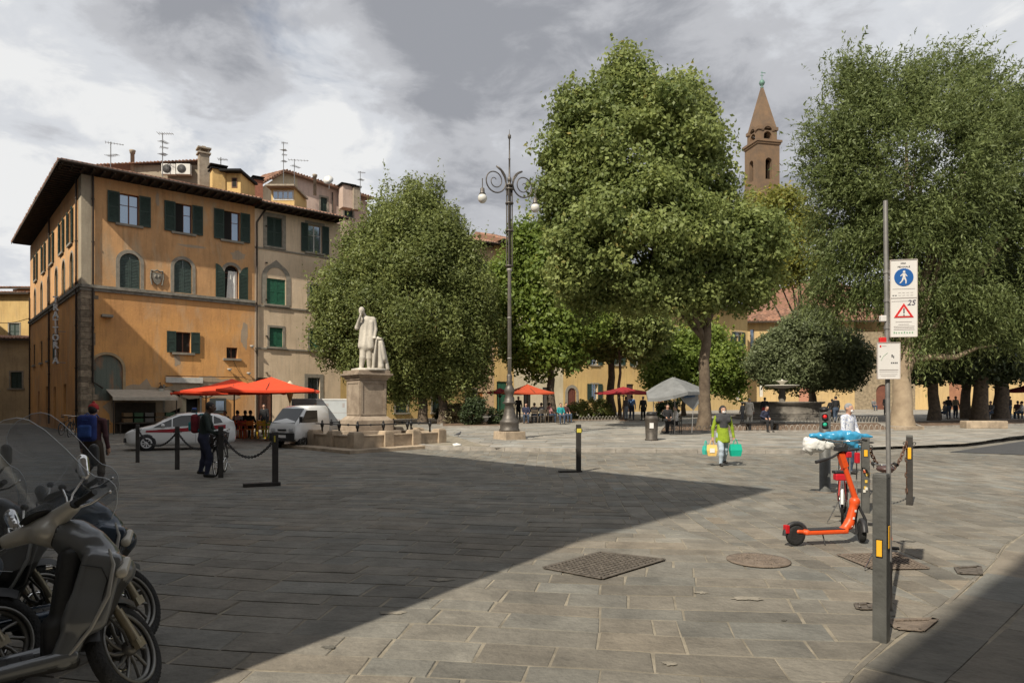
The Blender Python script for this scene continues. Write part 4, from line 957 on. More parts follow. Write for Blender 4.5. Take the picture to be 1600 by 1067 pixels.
# ---- row on the far side of the square
RA = Vector((P(575, HZ, 57).x, 57, 0)); RANG = math.atan2(.50, .866)
def RU(px, py=None):
    k = (px-800)/F; c_, s_ = math.cos(RANG), math.sin(RANG); t = (k*RA.y-RA.x)/(c_-k*s_)
    return t if py is None else (t, H+(HZ-py)/F*(RA.y+s_*t))
def row_house(label, px0, px1, m, top, wins, arches=(), msh=None, sh='open', oh=1.0, doors=(), seed=0, fr=None):
    a, b = RU(px0)+.003, RU(px1); o = thing('row_house', label, 'building', (RA.x, RA.y, 0), RANG, 'houses along the far side of the square')
    mb = MB().use(m); ops = [(*w_, 0) for w_ in wins]+[(*w_, 1) for w_ in arches]+[(*w_[:4], 0) for w_ in doors]
    wall(mb, a, b, 0, top, ops); mb.add([(a, 0, 0), (a, 9, 0), (a, 9, top), (a, 0, top)], [(0, 1, 2, 3)]); mb.add([(b, 0, 0), (b, 9, 0), (b, 9, top), (b, 0, top)], [(0, 1, 2, 3)]); mb.build('wall', None, o)
    for w_ in wins: window(o, FT, *w_, sh, fr or m_whitef, surround=.12, sw=.55, msh=msh)
    md = mat('red_brown_door', (.16, .05, .03), .6, 0, .3, 5)
    for w_ in arches:
        c0 = (w_[0]+w_[1])/2; window(o, FT, *w_, 'closed', surround=.3, msh=md, arch=True, sill=False)
    for w_ in doors:
        mb = MB().use(mat(w_[4], w_[5], .6, 0, .3, 5)); mb.bb(w_[0], w_[1], .12, .17, w_[2], w_[3]); mb.bb(w_[0]+.15, (w_[0]+w_[1])/2-.05, .10, .119, w_[2]+.3, w_[3]-.2); mb.bb((w_[0]+w_[1])/2+.05, w_[1]-.15, .10, .119, w_[2]+.3, w_[3]-.2); mb.build('door', None, o)
    hip_roof(o, a, b, 0, 9, top, oh, 18, False, False, seed=seed); return o
def rw(x0, x1, yt, yb): a, b = RU(x0), RU(x1); Y = RA.y+math.sin(RANG)*(a+b)/2; return a, b, H+(HZ-yb)/F*Y, H+(HZ-yt)/F*Y
def grid(px0, px1, n, zs, wd=1.05, ht=1.7):
    a, b = RU(px0), RU(px1); r_ = []
    for i in range(n):
        c_ = a+(b-a)*(i+.5)/n
        for z in zs: r_.append((c_-wd/2, c_+wd/2, z, z+ht))
    return r_
row_house('cream house with green shutters and a poster wall, behind the evergreen trunks', 600, 690, m_cream, 13.0, grid(600, 690, 2, (5.2, 9)), sh='closed', doors=[(*rw(648, 656, 618, 660), 'poster_red', (.35, .04, .03)), (*rw(662, 672, 620, 662), 'pale_doorway', (.5, .36, .15))], seed=31)
row_house('pinkish yellow house with orange wooden doors left of the lamp post', 690, 772, plaster('rose_plaster', (.55, .38, .24), (.46, .32, .2), (.4, .3, .2), .3), 16.0, grid(690, 772, 3, (5.6, 9.4, 12.8)), sh='closed', msh=m_shut, doors=[(*rw(738, 755, 612, 655), 'orange_wood_door', (.42, .16, .04))], seed=32)
row_house('tall yellow house with a dark wide eave behind the top of the lamp post', 772, 803, m_ye, 16.3, grid(772, 803, 1, (6.2, 9.8)), sh='closed', msh=m_shut, doors=[(*rw(776, 792, 596, 655), 'green_shop_door', (.02, .09, .05))], oh=1.6, seed=33)
row_house('whitish house above the orange-red parasol', 803, 880, m_cream, 13.2, [rw(805, 814, 545, 562)]+grid(815, 880, 2, (9.6,)), msh=m_shut2, doors=[(*rw(818, 830, 606, 655), 'dark_doorway', (.02, .018, .015)), (*rw(848, 856, 605, 655), 'grey_doorway', (.1, .09, .08))], seed=34)
row_house('yellow house with an arched stone doorway and white-framed windows', 880, 1008, m_ye, 13.6, [rw(891, 901, 548, 570), rw(924, 934, 548, 570), rw(961, 970, 548, 570), rw(924, 934, 600, 625), rw(990, 998, 553, 572)]+grid(880, 1008, 4, (9.8,)), arches=[rw(887, 900, 606, 652)], msh=m_shut, doors=[(*rw(979, 990, 600, 655), 'brown_shop_door', (.07, .04, .03))], seed=35)
row_house('long ochre house with small green windows behind the grey parasol', 1008, 1168, plaster('ochre_plaster', (.58, .42, .2), (.5, .36, .17), (.42, .33, .2), .3), 12.4, [rw(1016, 1024, 553, 574), rw(1030, 1038, 553, 574), rw(1146, 1153, 525, 545)]+grid(1045, 1168, 4, (4.4, 8.2)), msh=m_shut, doors=[(*rw(1028, 1037, 618, 652), 'orange_door', (.38, .12, .04)), (*rw(1150, 1157, 596, 625), 'white_window_panel', (.5, .48, .42))], seed=36)
# ---- church side: long tiled lean-to, stone base, brick gable
ch = thing('church', 'yellow church flank with long tiled roof and arched brown door behind the round evergreen', 'church', P(1160, HZ, 84)*1 if False else (P(1160, HZ, 84).x, 84, 0), R(-4))
kx = 84/F
def CX(px): return (px-1160)*kx
def CZ(py): return H+(HZ-py)*kx
m_ch = plaster('church_plaster', (.56, .40, .19), (.46, .33, .17), (.4, .31, .2), .35)
m_rub = mat('church_stone', (.33, .26, .17), .95, 0, .5, 3, .6, 8)
mb = MB().use(m_ch); wall(mb, 0, CX(1330), 0, CZ(504), [(CX(1172), CX(1178), CZ(545), CZ(515), 0), (CX(1186), CX(1192), CZ(620), CZ(598), 0), (CX(1246), CX(1262), CZ(640), CZ(600), 0)])
mb.use(m_rub); wall(mb, CX(1330), CX(1420), 0, CZ(520), [(CX(1362), CX(1383), .8, CZ(601), 1)])
mb.use(m_ch); wall(mb, CX(1420), CX(1800), 0, CZ(587), [(CX(1470), CX(1490), CZ(640), CZ(596), 0)])
mb.add([(CX(1420), 0, CZ(587)), (CX(1420), 12, CZ(587)), (CX(1420), 12, CZ(520)), (CX(1420), 0, CZ(520))], [(0, 1, 2, 3)]); mb.build('wall', None, ch)
MB().use(mat('church_door_wood', (.17, .06, .035), .7, 0, .3, 4)).prism([(CX(1362), .8), (CX(1383), .8)]+[(x, z) for x, z in reversed(arch_pts(CX(1362), CX(1383), CZ(601)))], .15, .2, lambda v: Vector((v[0], v[2], v[1]))).build('door', None, ch)
MB().use(mat('pink_door', (.42, .2, .13), .8)).bb(CX(1246), CX(1262), .1, .15, 0, CZ(600)).build('door', None, ch)
MB().use(m_glass).bb(CX(1172), CX(1178), .2, .24, CZ(545), CZ(515)).build('window', None, ch); MB().use(m_whitef).bb(CX(1186), CX(1192), .2, .24, CZ(620), CZ(598)).build('window', None, ch)
MB().use(mat('brick_panel', (.34, .16, .09), .9, 0, .3, 2)).bb(CX(1470), CX(1490), .1, .15, 0, CZ(596)).build('brick_panel', None, ch)
mb = MB().use(m_tile); tiled_slope(mb, (CX(1120), -.8, CZ(503)), (CX(1425), -.8, CZ(503)), (CX(1425), 8, CZ(471)), (CX(1120), 8, CZ(471)), pitch=.5, seed=8); mb.use(m_eave).bb(CX(1120), CX(1425), -.85, -.8, CZ(505.5), CZ(503)); mb.use(m_ch).bb(CX(1120), CX(1425), 8, 8.2, 8, CZ(474)); mb.build('roof', None, ch)
m_brk = mat('pink_brick', (.36, .19, .13), .92, 0, .35, 1.5, .4, 6)
ng = thing('church_gable', 'reddish brick gable of the church rising behind the long tiled roof', 'church', (P(1205, HZ, 100).x, 100, 0), 0); k2 = 100/F
MB().use(m_brk).prism([(0, 5), (14, 5), (14, H+(HZ-455)*k2), (7, H+(HZ-432)*k2), (0, H+(HZ-455)*k2)], 0, 8, lambda v: Vector((v[0], v[2], v[1]))).build('wall', None, ng)
# ---- bell tower
Yt = 120; kt = Yt/F
tw = thing('bell_tower', 'slender brown brick bell tower with arched bell openings, pointed spire and green ball finial', 'bell tower', (P(1190.5, HZ, Yt).x, Yt, 0), R(12))
m_tw = mat('tower_brick', (.185, .115, .065), .92, 0, .4, .7, .5, 5, col2=(.125, .085, .055))
def TZ(py): return H+(HZ-py)*kt
hw = 2.15
def tower_stage(z0, z1, hw_, a_w, a0, a1, par):
    mb = MB().use(m_tw)
    for k in range(4):
        M = Matrix.Rotation(k*PI/2, 3, 'Z'); mb.T = lambda p, M=M: M @ Vector((p[0]-hw_, p[1]-hw_, p[2]))
        wall(mb, 0, 2*hw_, z0, z1, [(hw_-a_w/2, hw_+a_w/2, a0, a1, 1)], .7)
    mb.T = None; return mb
mb = tower_stage(TZ(290), TZ(232), hw*.97, 1.25, TZ(286), TZ(253), tw); mb.bb(-hw*.97, hw*.97, -hw*.97, hw*.97, 0, TZ(290)); mb.use(m_dark).bb(-hw*.5, hw*.5, -hw*.5, hw*.5, TZ(291), TZ(290)+.1); mb.build('shaft', None, tw)
mb = MB().use(m_tw); s2 = hw*1.13
mb.bb(-s2, s2, -s2, s2, TZ(229), TZ(225.5)); mb.bb(-hw*1.05, hw*1.05, -hw*1.05, hw*1.05, TZ(232), TZ(229)); mb.bb(-hw*1.0, hw*1.0, -hw*1.0, hw*1.0, TZ(252), TZ(249.5)) if False else None
mb.build('cornice', None, tw)
h3 = hw*.83; mb = tower_stage(TZ(225.5), TZ(210), h3, 1.5, TZ(223), TZ(203.5) if False else TZ(211.5), tw); mb.build('belfry', None, tw)
mb = MB().use(m_tw)
for k in range(4):
    M = Matrix.Rotation(k*PI/2, 3, 'Z'); mb.T = lambda p, M=M: M @ Vector(p)
    ap = [(1.25*math.cos(PI*i/10), 1.25*math.sin(PI*i/10)) for i in range(11)]; ip = [(.8*math.cos(PI*i/10), .8*math.sin(PI*i/10)) for i in range(11)]
    z_ = TZ(210)-.1; vs = [(x, -h3-.12, z_+z) for x, z in ap]+[(x, -h3-.12, z_+z) for x, z in ip]+[(x, -h3+.5, z_+z) for x, z in ap]+[(x, -h3+.5, z_+z) for x, z in ip]
    mb.add(vs, [(i, i+1, i+12, i+11) for i in range(10)]+[(i, i+1, i+23, i+22) for i in range(10)]+[(i+11, i+12, i+34, i+33) for i in range(10)])
mb.T = None; h4 = hw*.9
for sx in (-1, 1):
    for sy in (-1, 1): mb.box((sx*(h3-.35), sy*(h3-.35), TZ(207)), (1.05, 1.05, TZ(205)-TZ(210)))
mb.build('gable_arch', None, tw)
mb = MB().use(m_tw); zb = TZ(206); zs_ = TZ(138)
mb.add([(-h3, -h3, zb), (h3, -h3, zb), (h3, h3, zb), (-h3, h3, zb), (-.18, -.18, zs_), (.18, -.18, zs_), (.18, .18, zs_), (-.18, .18, zs_)], [(0, 1, 5, 4), (1, 2, 6, 5), (2, 3, 7, 6), (3, 0, 4, 7), (4, 5, 6, 7), (0, 3, 2, 1)]); mb.build('spire', None, tw)
mb = MB().use(mat('verdigris', (.12, .22, .18), .6, .3)); mb.lathe([(.05, zs_-.2), (.3, zs_+.1), (.1, zs_+.3), (.35, zs_+.5), (.52, zs_+.9), (.35, zs_+1.3), (.06, zs_+1.5), (.05, zs_+3.0)], n=12); mb.box((.25, 0, zs_+2.7), (.9, .05, .12)); mb.box((0, 0, zs_+2.2), (.6, .05, .08)); mb.build('finial', None, tw)
for z_ in (TZ(221), TZ(270)):
    mb = MB().use(mat('bronze_bell', (.22, .22, .2), .4, .6)); mb.lathe([(.5, -.5), (.42, -.35), (.3, .1), (.15, .4), (.03, .5)], (0, -.2, z_), 14); mb.tube([(-hw*.8, 0, z_+.6), (hw*.8, 0, z_+.6)], .08, 6); mb.build('bell', None, tw)
# ---- houses behind the photographer that throw the shade on the square
def shade_house(label, E, d1, d2, l1, l2, h_, m):
    """roof corner E, eaves running along d1 and d2"""
    d1 = Vector((*d1, 0)).normalized(); d2 = Vector((*d2, 0)).normalized(); E = Vector((*E, 0)); inn = .9
    o = thing('shading_house', label, 'building', E)
    W = [d1*inn+d2*inn, d1*l1+d2*inn, d1*l1+d2*l2, d1*inn+d2*l2]
    mb = MB().use(m); mb.add([Vector((p.x, p.y, 0)) for p in W]+[Vector((p.x, p.y, h_-.1)) for p in W], [(0, 1, 5, 4), (1, 2, 6, 5), (2, 3, 7, 6), (3, 0, 4, 7)]); mb.build('wall', None, o)
    q = [d1*0, d1*(l1+.5), d1*(l1+.5)+d2*(l2+.5), d2*(l2+.5)]; c = sum(q, Vector())/4+Vector((0, 0, h_+2.5))
    mb = MB().use(m_tile); mb.add([p+Vector((0, 0, h_-.12)) for p in q]+[p+Vector((0, 0, h_)) for p in q]+[c], [(3, 2, 1, 0), (0, 1, 5, 4), (1, 2, 6, 5), (2, 3, 7, 6), (3, 0, 4, 7), (4, 5, 8), (5, 6, 8), (6, 7, 8), (7, 4, 8)]); mb.build('roof', None, o); return o
HB = 15; m_shh = plaster('grey_beige_plaster', (.34, .32, .29), (.28, .26, .24), (.25, .24, .22), .4)
shade_house('tall plastered house at the left of the camera whose eave shades the square', (5.2-HB*LX, 13.5-HB*LY), (-.665, .747), (-.652, -.758), 26, 14, HB, m_shh)
shade_house('higher plastered house farther along the same side, shading the foot of the orange palace', (5.2-HB*LX-.665*26.6, 13.5-HB*LY+.747*26.6), (-.665, .747), (-.652, -.758), 75, 14, 18, m_shh)
HC = 14
shade_house('plastered house close behind the camera at the right', (2.10+.72*26-HC*LX, 4.15+.69*26-HC*LY), (-.72, -.69), (.69, -.72), 44, 12, HC, m_shh)
# ================================================================ TREES
m_bark = mat('bark', (.16, .12, .085), .95, 0, .5, 6, .9, 12, col2=(.07, .055, .042))
m_bark_pl = mat('plane_bark', (.17, .13, .09), .95, 0, .5, 2.2, .9, 12, col2=(.07, .05, .034))
m_bark_lt = mat('pale_bark', (.36, .28, .19), .95, 0, .5, 1.5, .8, 9, col2=(.24, .18, .12))
lf_oak = leafmat('holm_oak_leaf', (.062, .086, .024), (.27, .31, .10), .36)
lf_plane = leafmat('plane_leaf', (.062, .095, .024), (.31, .36, .12), .42, (.38, .31, .10))
lf_lime = leafmat('lime_leaf', (.07, .12, .02), (.25, .32, .07), .44, (.36, .33, .07))
lf_hack = leafmat('feathery_leaf', (.060, .088, .026), (.235, .28, .105), .42)
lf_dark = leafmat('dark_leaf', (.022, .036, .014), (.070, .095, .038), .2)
def leaf_quads(pos, size, up=.35, asp=.62, dirs=None, nrm_in=None):
    n = len(pos); nr = RNG.normal(size=(n, 3))
    if nrm_in is not None: nr = nr*.75+nrm_in*.8+np.array([0, 0, up])
    else: nr[:, 2] = np.abs(nr[:, 2])+up
    nr /= np.linalg.norm(nr, axis=1)[:, None]+1e-6
    if dirs is None: d = RNG.normal(size=(n, 3))
    else: d = dirs+RNG.normal(size=(n, 3))*.25
    d -= nr*(d*nr).sum(1)[:, None]; d /= np.linalg.norm(d, axis=1)[:, None]; s = np.cross(nr, d)
    L_ = (size*RNG.uniform(.55, 1.45, n))[:, None]; W_ = L_*asp
    return np.stack([pos-d*L_*.5, pos+s*W_*.5-d*L_*.05, pos+d*L_*.5, pos-s*W_*.5-d*L_*.05], 1)
def crown_points(lobes, nsub, per, subr, shoots=0, sh_len=(.5, 1.5), squash=.8, deep=.58):
    """branches' leaf clumps sit on and just inside the surface of several lobes; leaves sit on the clumps"""
    lb = np.array(lobes, float); area = (lb[:, 3]*lb[:, 4]+lb[:, 3]*lb[:, 5]+lb[:, 4]*lb[:, 5]); pk = RNG.choice(len(lb), nsub, p=area/area.sum())
    v = RNG.normal(size=(nsub, 3)); v /= np.linalg.norm(v, axis=1)[:, None]
    c = lb[pk, :3]+v*lb[pk, 3:6]*(RNG.uniform(.55, 1.0, nsub)**.7+np.maximum(0, RNG.normal(0, .06, nsub)))[:, None]
    keep = np.ones(nsub, bool)
    for l in lb: keep &= (np.linalg.norm((c-l[:3])/l[3:6], axis=1) > deep)
    c = c[keep]; v = v[keep]; n = len(c); r = subr*RNG.uniform(.5, 1.35, n); ct = RNG.uniform(0, 1, n)
    k = np.repeat(np.arange(n), (per*(r/subr)**2).astype(int)+4); u = RNG.normal(size=(len(k), 3)); u /= np.linalg.norm(u, axis=1)[:, None]
    p = c[k]+u*(r[k]*(1-np.abs(RNG.normal(0, .34, len(k)))+np.maximum(0, RNG.normal(0, .2, len(k)))))[:, None]*np.array([1, 1, squash]); nm = u*.9+v[k]*.45
    tone = np.clip(ct[k]*.45+RNG.beta(1.6, 2.4, len(k))*.6, 0, 1)
    if shoots:
        outer = c[v[:, 2] > -.15]; q = []; m = []
        for i in RNG.choice(len(outer), shoots):
            t = RNG.uniform(0, 1, 14)[:, None]; h = RNG.uniform(*sh_len); lean = np.array([outer[i][0]*.05, outer[i][1]*.05, 1.0]); s0 = outer[i]+RNG.normal(0, subr*.5, 3)
            q.append(s0+np.array([0, 0, subr*.15])+lean*t*h+RNG.normal(0, .09, (14, 3))*(1.2-t)); m.append(RNG.normal(0, .6, (14, 3)))
        q = np.concatenate(q); p = np.concatenate([p, q]); nm = np.concatenate([nm, np.concatenate(m)]); tone = np.concatenate([tone, RNG.uniform(.35, 1, len(q))])
    return p, tone, c, nm
def trunk_mesh(mb, base_r, height, lean=(0, 0), n=8, tops=(), flare=1.5, wob=.12, fork=None, seed=0):
    r_ = random.Random(seed); pts = []; rs = []
    for i in range(n+1):
        t = i/n; pts.append(Vector((lean[0]*t+r_.uniform(-wob, wob)*(0 if i == 0 else 1), lean[1]*t+r_.uniform(-wob, wob)*(0 if i == 0 else 1), height*t-.1))); rs.append(base_r*(1-.45*t)*(1+(flare-1)*max(0, 1-t*n/1.3)))
    mb.tube(pts, rs, 12); top = pts[-1]
    for q in tops:
        q = Vector(q); s = pts[max(1, int(n*r_.uniform(.65, 1)))]; mid = s.lerp(q, .5)+Vector((r_.uniform(-.4, .4), r_.uniform(-.4, .4), -.3)); L_ = (q-s).length
        mb.tube([s, s.lerp(mid, .5)+Vector((0, 0, .1)), mid, mid.lerp(q, .55)+Vector((0, 0, .2)), q], [base_r*.42, base_r*.34, base_r*.25, base_r*.15, base_r*.05], 7)
        for _ in range(3):
            a = s.lerp(q, r_.uniform(.35, .8)); e = a+Vector((r_.uniform(-1, 1), r_.uniform(-1, 1), r_.uniform(-.3, .5)))*L_*.15; mb.tube([a, a.lerp(e, .5)+Vector((0, 0, .1)), e], [base_r*.13, base_r*.08, base_r*.02], 5)
def tree(name, label, base, trunk, lobes_px, Y, mleaf, mbark, nsub, per, subr, size, group='trees of the square', depth_k=.9, spray=None, seed=0, cat='tree', shoots=0, sh_len=(.5, 1.5), asp=.62, up=.3, squash=.8, deep=.58):
    """lobes_px: (px, py, rx_px, rz_px, dy) at distance Y"""
    base = Vector(base); o = thing(name, label, cat, base, 0, group); k = Y/F
    lobes = []
    for l in lobes_px:
        c = P(l[0], l[1], Y)-base; c.y += (l[4] if len(l) > 4 else 0); rx = l[2]*k; rz = l[3]*k; lobes.append((c.x, c.y, c.z, rx, min(rx, max(rz, rx*.6))*depth_k, rz))
    p, tone, cl, nm = crown_points(lobes, nsub, per, subr, shoots, sh_len, squash, deep)
    ok = p[:, 2] > .3; p = p[ok]; tone = tone[ok]; nm = nm[ok]
    V = leaf_quads(p, size, up, asp, None, nm)
    if spray: V2, t2 = spray(cl, lobes); V = np.concatenate([V, V2]); tone = np.concatenate([tone, t2])
    quads_object('crown', V, tone, mleaf, o)
    mb = MB().use(mbark); tops = [(cl[i][0]*.85, cl[i][1]*.85, cl[i][2]) for i in RNG.choice(len(cl), min(len(cl), trunk.get('limbs', 9)), replace=False)]
    trunk_mesh(mb, trunk['r'], trunk['h'], trunk.get('lean', (0, 0)), tops=tops, seed=seed, flare=trunk.get('flare', 1.4), wob=trunk.get('wob', .1)); mb.build('trunk', None, o)
    return o
# large plane tree in the middle
b = GY(1099, 36)
tree('plane_tree', 'large broad plane tree with a tall trunk standing behind the woman in green', b, dict(r=.34, h=7.5, lean=(.15, 0), limbs=16, flare=1.3), [
    (990, 265, 100, 110), (1045, 215, 62, 62, -1), (928, 190, 44, 46), (905, 178, 24, 28), (968, 118, 22, 26), (1000, 140, 34, 26), (1088, 152, 24, 22), (1118, 190, 18, 26), (968, 142, 24, 26), (1000, 165, 34, 36), (1068, 182, 40, 34), (892, 300, 44, 60), (872, 255, 22, 32), (995, 380, 112, 85, -1.5), (1080, 300, 56, 78), (1120, 395, 90, 65), (900, 410, 44, 52, -1), (1195, 395, 46, 56), (1030, 455, 100, 38, -.5), (925, 470, 34, 26), (1105, 235, 22, 30), (1150, 455, 48, 26)],
    36, lf_plane, m_bark_pl, 640, 360, .95, .225, seed=1, shoots=260, sh_len=(.2, .7))
b = GY(1268, 60)
tree('plane_tree', 'yellowing plane tree glimpsed between the big plane and the feathery tree, below the bell tower', b, dict(r=.3, h=6, limbs=8), [(1215, 345, 42, 42), (1188, 318, 26, 20), (1228, 312, 18, 14), (1255, 385, 46, 55), (1200, 410, 50, 50)], 60, leafmat('yellowing_leaf', (.10, .12, .02), (.36, .35, .08), .4, (.5, .30, .05)), m_bark, 220, 130, .95, .28, seed=2, shoots=60)
# evergreen behind the statue
b = GY(661, 43)
o = tree('evergreen_oak', 'big dense dark evergreen oak with a pointed ragged top right behind the marble statue', b, dict(r=.32, h=5, limbs=10, flare=1.2), [
    (645, 480, 120, 110), (560, 480, 58, 72), (735, 510, 46, 72), (650, 385, 66, 70), (605, 400, 42, 55), (698, 425, 48, 60), (650, 340, 28, 30), (612, 345, 20, 30), (588, 340, 12, 26), (640, 312, 14, 28), (672, 318, 13, 30), (615, 318, 10, 24), (707, 368, 20, 36), (725, 375, 10, 24), (735, 415, 28, 36), (562, 385, 24, 32), (518, 470, 28, 45), (528, 540, 36, 38), (600, 565, 75, 45), (700, 575, 60, 42), (650, 595, 50, 26)],
    43, lf_oak, m_bark, 1050, 300, .74, .19, asp=.45, seed=3, shoots=620, sh_len=(.6, 2.0), squash=1.35, deep=.5)
mb = MB().use(m_bark); trunk_mesh(mb, .30, 5.2, (.1, 0), tops=[(1, .5, 8), (-1, 0, 8.5), (.5, 1, 9)], seed=7, flare=1.3); q = mb.build('trunk', None, o); q.location = (1.25, -.2, 0)
def lime(label, px, Y, trunk, lobes, n, seed, m=lf_lime, name='lime_tree', mb_=m_bark, **kw):
    return tree(name, label, GY(px, Y), trunk, lobes, Y, m, mb_, n, 130, .95, .29, seed=seed, shoots=n//4, **kw)
lime('bright green lime tree right of the lamp post, its trunk by the orange-red parasol', 861, 48, dict(r=.33, h=6, limbs=8), [(850, 430, 52, 70), (835, 385, 32, 36), (880, 500, 60, 50), (820, 500, 45, 60), (850, 548, 65, 36), (790, 450, 24, 50)], 420, 11)
lime('lime tree with a thick dark trunk in front of the yellow house', 955, 52, dict(r=.34, h=6.5, limbs=8), [(950, 480, 65, 52), (930, 525, 70, 36), (990, 500, 52, 45)], 300, 12, m=lf_plane)
lime('slim lime tree whose thin trunk stands right beside the darker one by the red parasol', 968, 50, dict(r=.13, h=7, limbs=5), [(985, 500, 42, 45), (1000, 535, 34, 30)], 130, 13, m=lf_plane)
lime('low bright green tree behind the grey parasol and the plane trunk', 1068, 58, dict(r=.2, h=3.5, limbs=6), [(1060, 560, 42, 34), (1120, 565, 38, 38), (1040, 585, 30, 28), (1090, 530, 38, 26), (1140, 590, 20, 24), (1095, 600, 42, 20)], 330, 14)
o = tree('evergreen_oak', 'round dark evergreen oak on a thin trunk behind the fountain', GY(1272, 54), dict(r=.2, h=3.5, limbs=4), [(1265, 545, 68, 48), (1215, 560, 40, 36), (1320, 565, 34, 36), (1265, 508, 36, 26), (1240, 588, 55, 18), (1300, 588, 46, 17)], 54, leafmat('grey_green_leaf', (.08, .10, .045), (.21, .245, .12), .3), m_bark, 620, 170, .75, .24, asp=.45, seed=21, shoots=80, sh_len=(.2, .7), deep=.4)
# huge feathery tree at the right
def feather(cl, lobes):
    lb = np.array(lobes); cl = np.repeat(cl, 5, 0); cl = cl+RNG.normal(0, .4, cl.shape); n = len(cl); out = []; tn = []
    cz_, cx_ = lb[:, 2].mean(), lb[:, 0].mean(); hz = (cl[:, 2]-cz_)/(np.abs(lb[:, 2]-cz_).max()+lb[:, 5].max()); hx = (cl[:, 0]-cx_)/9
    for j in range(4):
        d = np.stack([hx*.7+.40*np.clip(hz, 0, 1)+RNG.normal(0, .28, n), RNG.normal(0, .3, n)-.2, np.clip(hz*1.6+.15, -.8, 1.3)+RNG.normal(0, .22, n)], 1)
        d /= np.linalg.norm(d, axis=1)[:, None]; L_ = RNG.uniform(.6, 1.5, n)*(1+1.1*np.clip(hz, 0, 1)**1.5); c = cl+RNG.normal(0, .3, (n, 3)); m = 8; tb = RNG.uniform(0, .5, n)
        for i in range(m):
            t = (i+.5)/m; droop = np.zeros((n, 3)); droop[:, 2] = -(t**2)*L_*(.55-.40*np.clip(hz, 0, 1))
            q = c+d*(L_*t)[:, None]+droop+RNG.normal(0, .04, (n, 3)); dd = d.copy(); dd[:, 2] -= t*.7; dd += RNG.normal(0, .35, (n, 3))
            out.append(leaf_quads(q, .27, .25, .27, dd, RNG.normal(0, .5, (n, 3)))); tn.append(np.clip(tb+RNG.uniform(.0, .5, n), 0, 1))
    return np.concatenate(out), np.concatenate(tn)
b = GY(1410, 41)
tree('feathery_tree', 'huge feathery windblown tree with a thick pale trunk behind the street sign at the right', b, dict(r=.62, h=6.5, limbs=14, flare=1.22, lean=(.3, 0), wob=.18), [
    (1440, 260, 150, 130), (1450, 285, 85, 70), (1430, 330, 80, 60, 2), (1345, 190, 58, 66), (1335, 135, 28, 38), (1390, 155, 52, 50), (1470, 135, 58, 44), (1540, 170, 60, 52), (1295, 250, 38, 50), (1275, 205, 18, 22), (1600, 260, 95, 90), (1325, 350, 56, 72), (1420, 400, 100, 90), (1540, 420, 120, 100), (1335, 440, 50, 52, 1), (1460, 500, 60, 40), (1580, 510, 70, 40), (1640, 380, 80, 105)],
    41, lf_hack, m_bark_lt, 1050, 190, 1.0, .19, asp=.36, seed=31, spray=feather, deep=.55)
for i, (px, Y, r_, lab) in enumerate(((1459, 47, .38, 'dark trunked tree just right of the pale trunk, behind the kerb'), (1510, 52, .36, 'dark trunked tree, the left of the close pair in the deep shade'), (1530, 46, .5, 'thick dark trunked tree, the right of the close pair in the deep shade'), (1564, 50, .52, 'dark trunked tree with a broad foot, left of the far red parasol'))):
    kk = [(px-15, 470-10*i, 55, 52), (px+25, 500, 50, 45), (px, 545, 62, 24), (px-20, 568, 48, 18), (px+20, 572, 44, 16)]
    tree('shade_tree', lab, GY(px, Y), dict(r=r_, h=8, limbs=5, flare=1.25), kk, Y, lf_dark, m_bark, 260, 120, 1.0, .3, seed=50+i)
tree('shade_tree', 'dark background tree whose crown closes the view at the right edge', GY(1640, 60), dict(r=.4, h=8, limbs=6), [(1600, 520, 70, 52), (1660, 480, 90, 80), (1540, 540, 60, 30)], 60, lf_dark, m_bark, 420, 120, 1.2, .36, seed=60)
# shrubs and hedges
def shrub(label, px, Y, w_px, h_px, m, n, name='shrub', wd=None):
    b = GY(px, Y); k = Y/F; rx, rz = w_px*k/2, h_px*k; lb = []
    r_ = random.Random(int(px*3+Y))
    for i in range(5): lb.append((r_.uniform(-.6, .6)*rx, r_.uniform(-.3, .3)*rx, rz*r_.uniform(.35, .6), rx*r_.uniform(.35, .6), rx*r_.uniform(.3, .5), rz*r_.uniform(.35, .5)))
    p, t, cl, nm = crown_points(lb, n//5, 90, .28); ok = p[:, 2] > .02; p = p[ok]; t = t[ok]; nm = nm[ok]
    o = thing(name, label, 'shrub', b, 0, 'shrubs in the planting beds'); quads_object('foliage', leaf_quads(p, .14, .3, .55, None, nm), t, m, o)
    mb = MB().use(m_bark)
    for i in range(5): mb.tube([(r_.uniform(-.15, .15), 0, -.05), (r_.uniform(-.4, .4)*rx, r_.uniform(-.2, .2), rz*.6)], [.03, .01], 5)
    mb.build('stem', None, o)
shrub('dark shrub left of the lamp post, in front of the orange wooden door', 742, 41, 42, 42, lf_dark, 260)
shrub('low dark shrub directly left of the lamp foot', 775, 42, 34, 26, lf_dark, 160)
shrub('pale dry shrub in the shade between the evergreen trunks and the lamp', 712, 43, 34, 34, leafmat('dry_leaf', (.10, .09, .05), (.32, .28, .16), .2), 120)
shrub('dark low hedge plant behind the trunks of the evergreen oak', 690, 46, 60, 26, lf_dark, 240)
shrub('green hedge bush in front of the arched stone doorway', 905, 50, 44, 34, lf_plane, 260)
shrub('green hedge bush between the arched doorway and the dark lime trunk', 938, 50, 44, 38, lf_plane, 280)
shrub('small green shrub under the grey parasol', 1040, 47, 46, 36, lf_dark, 200)
shrub('low green shrub in shade beside the far bench at the right', 1530, 52, 26, 20, lf_plane, 100)
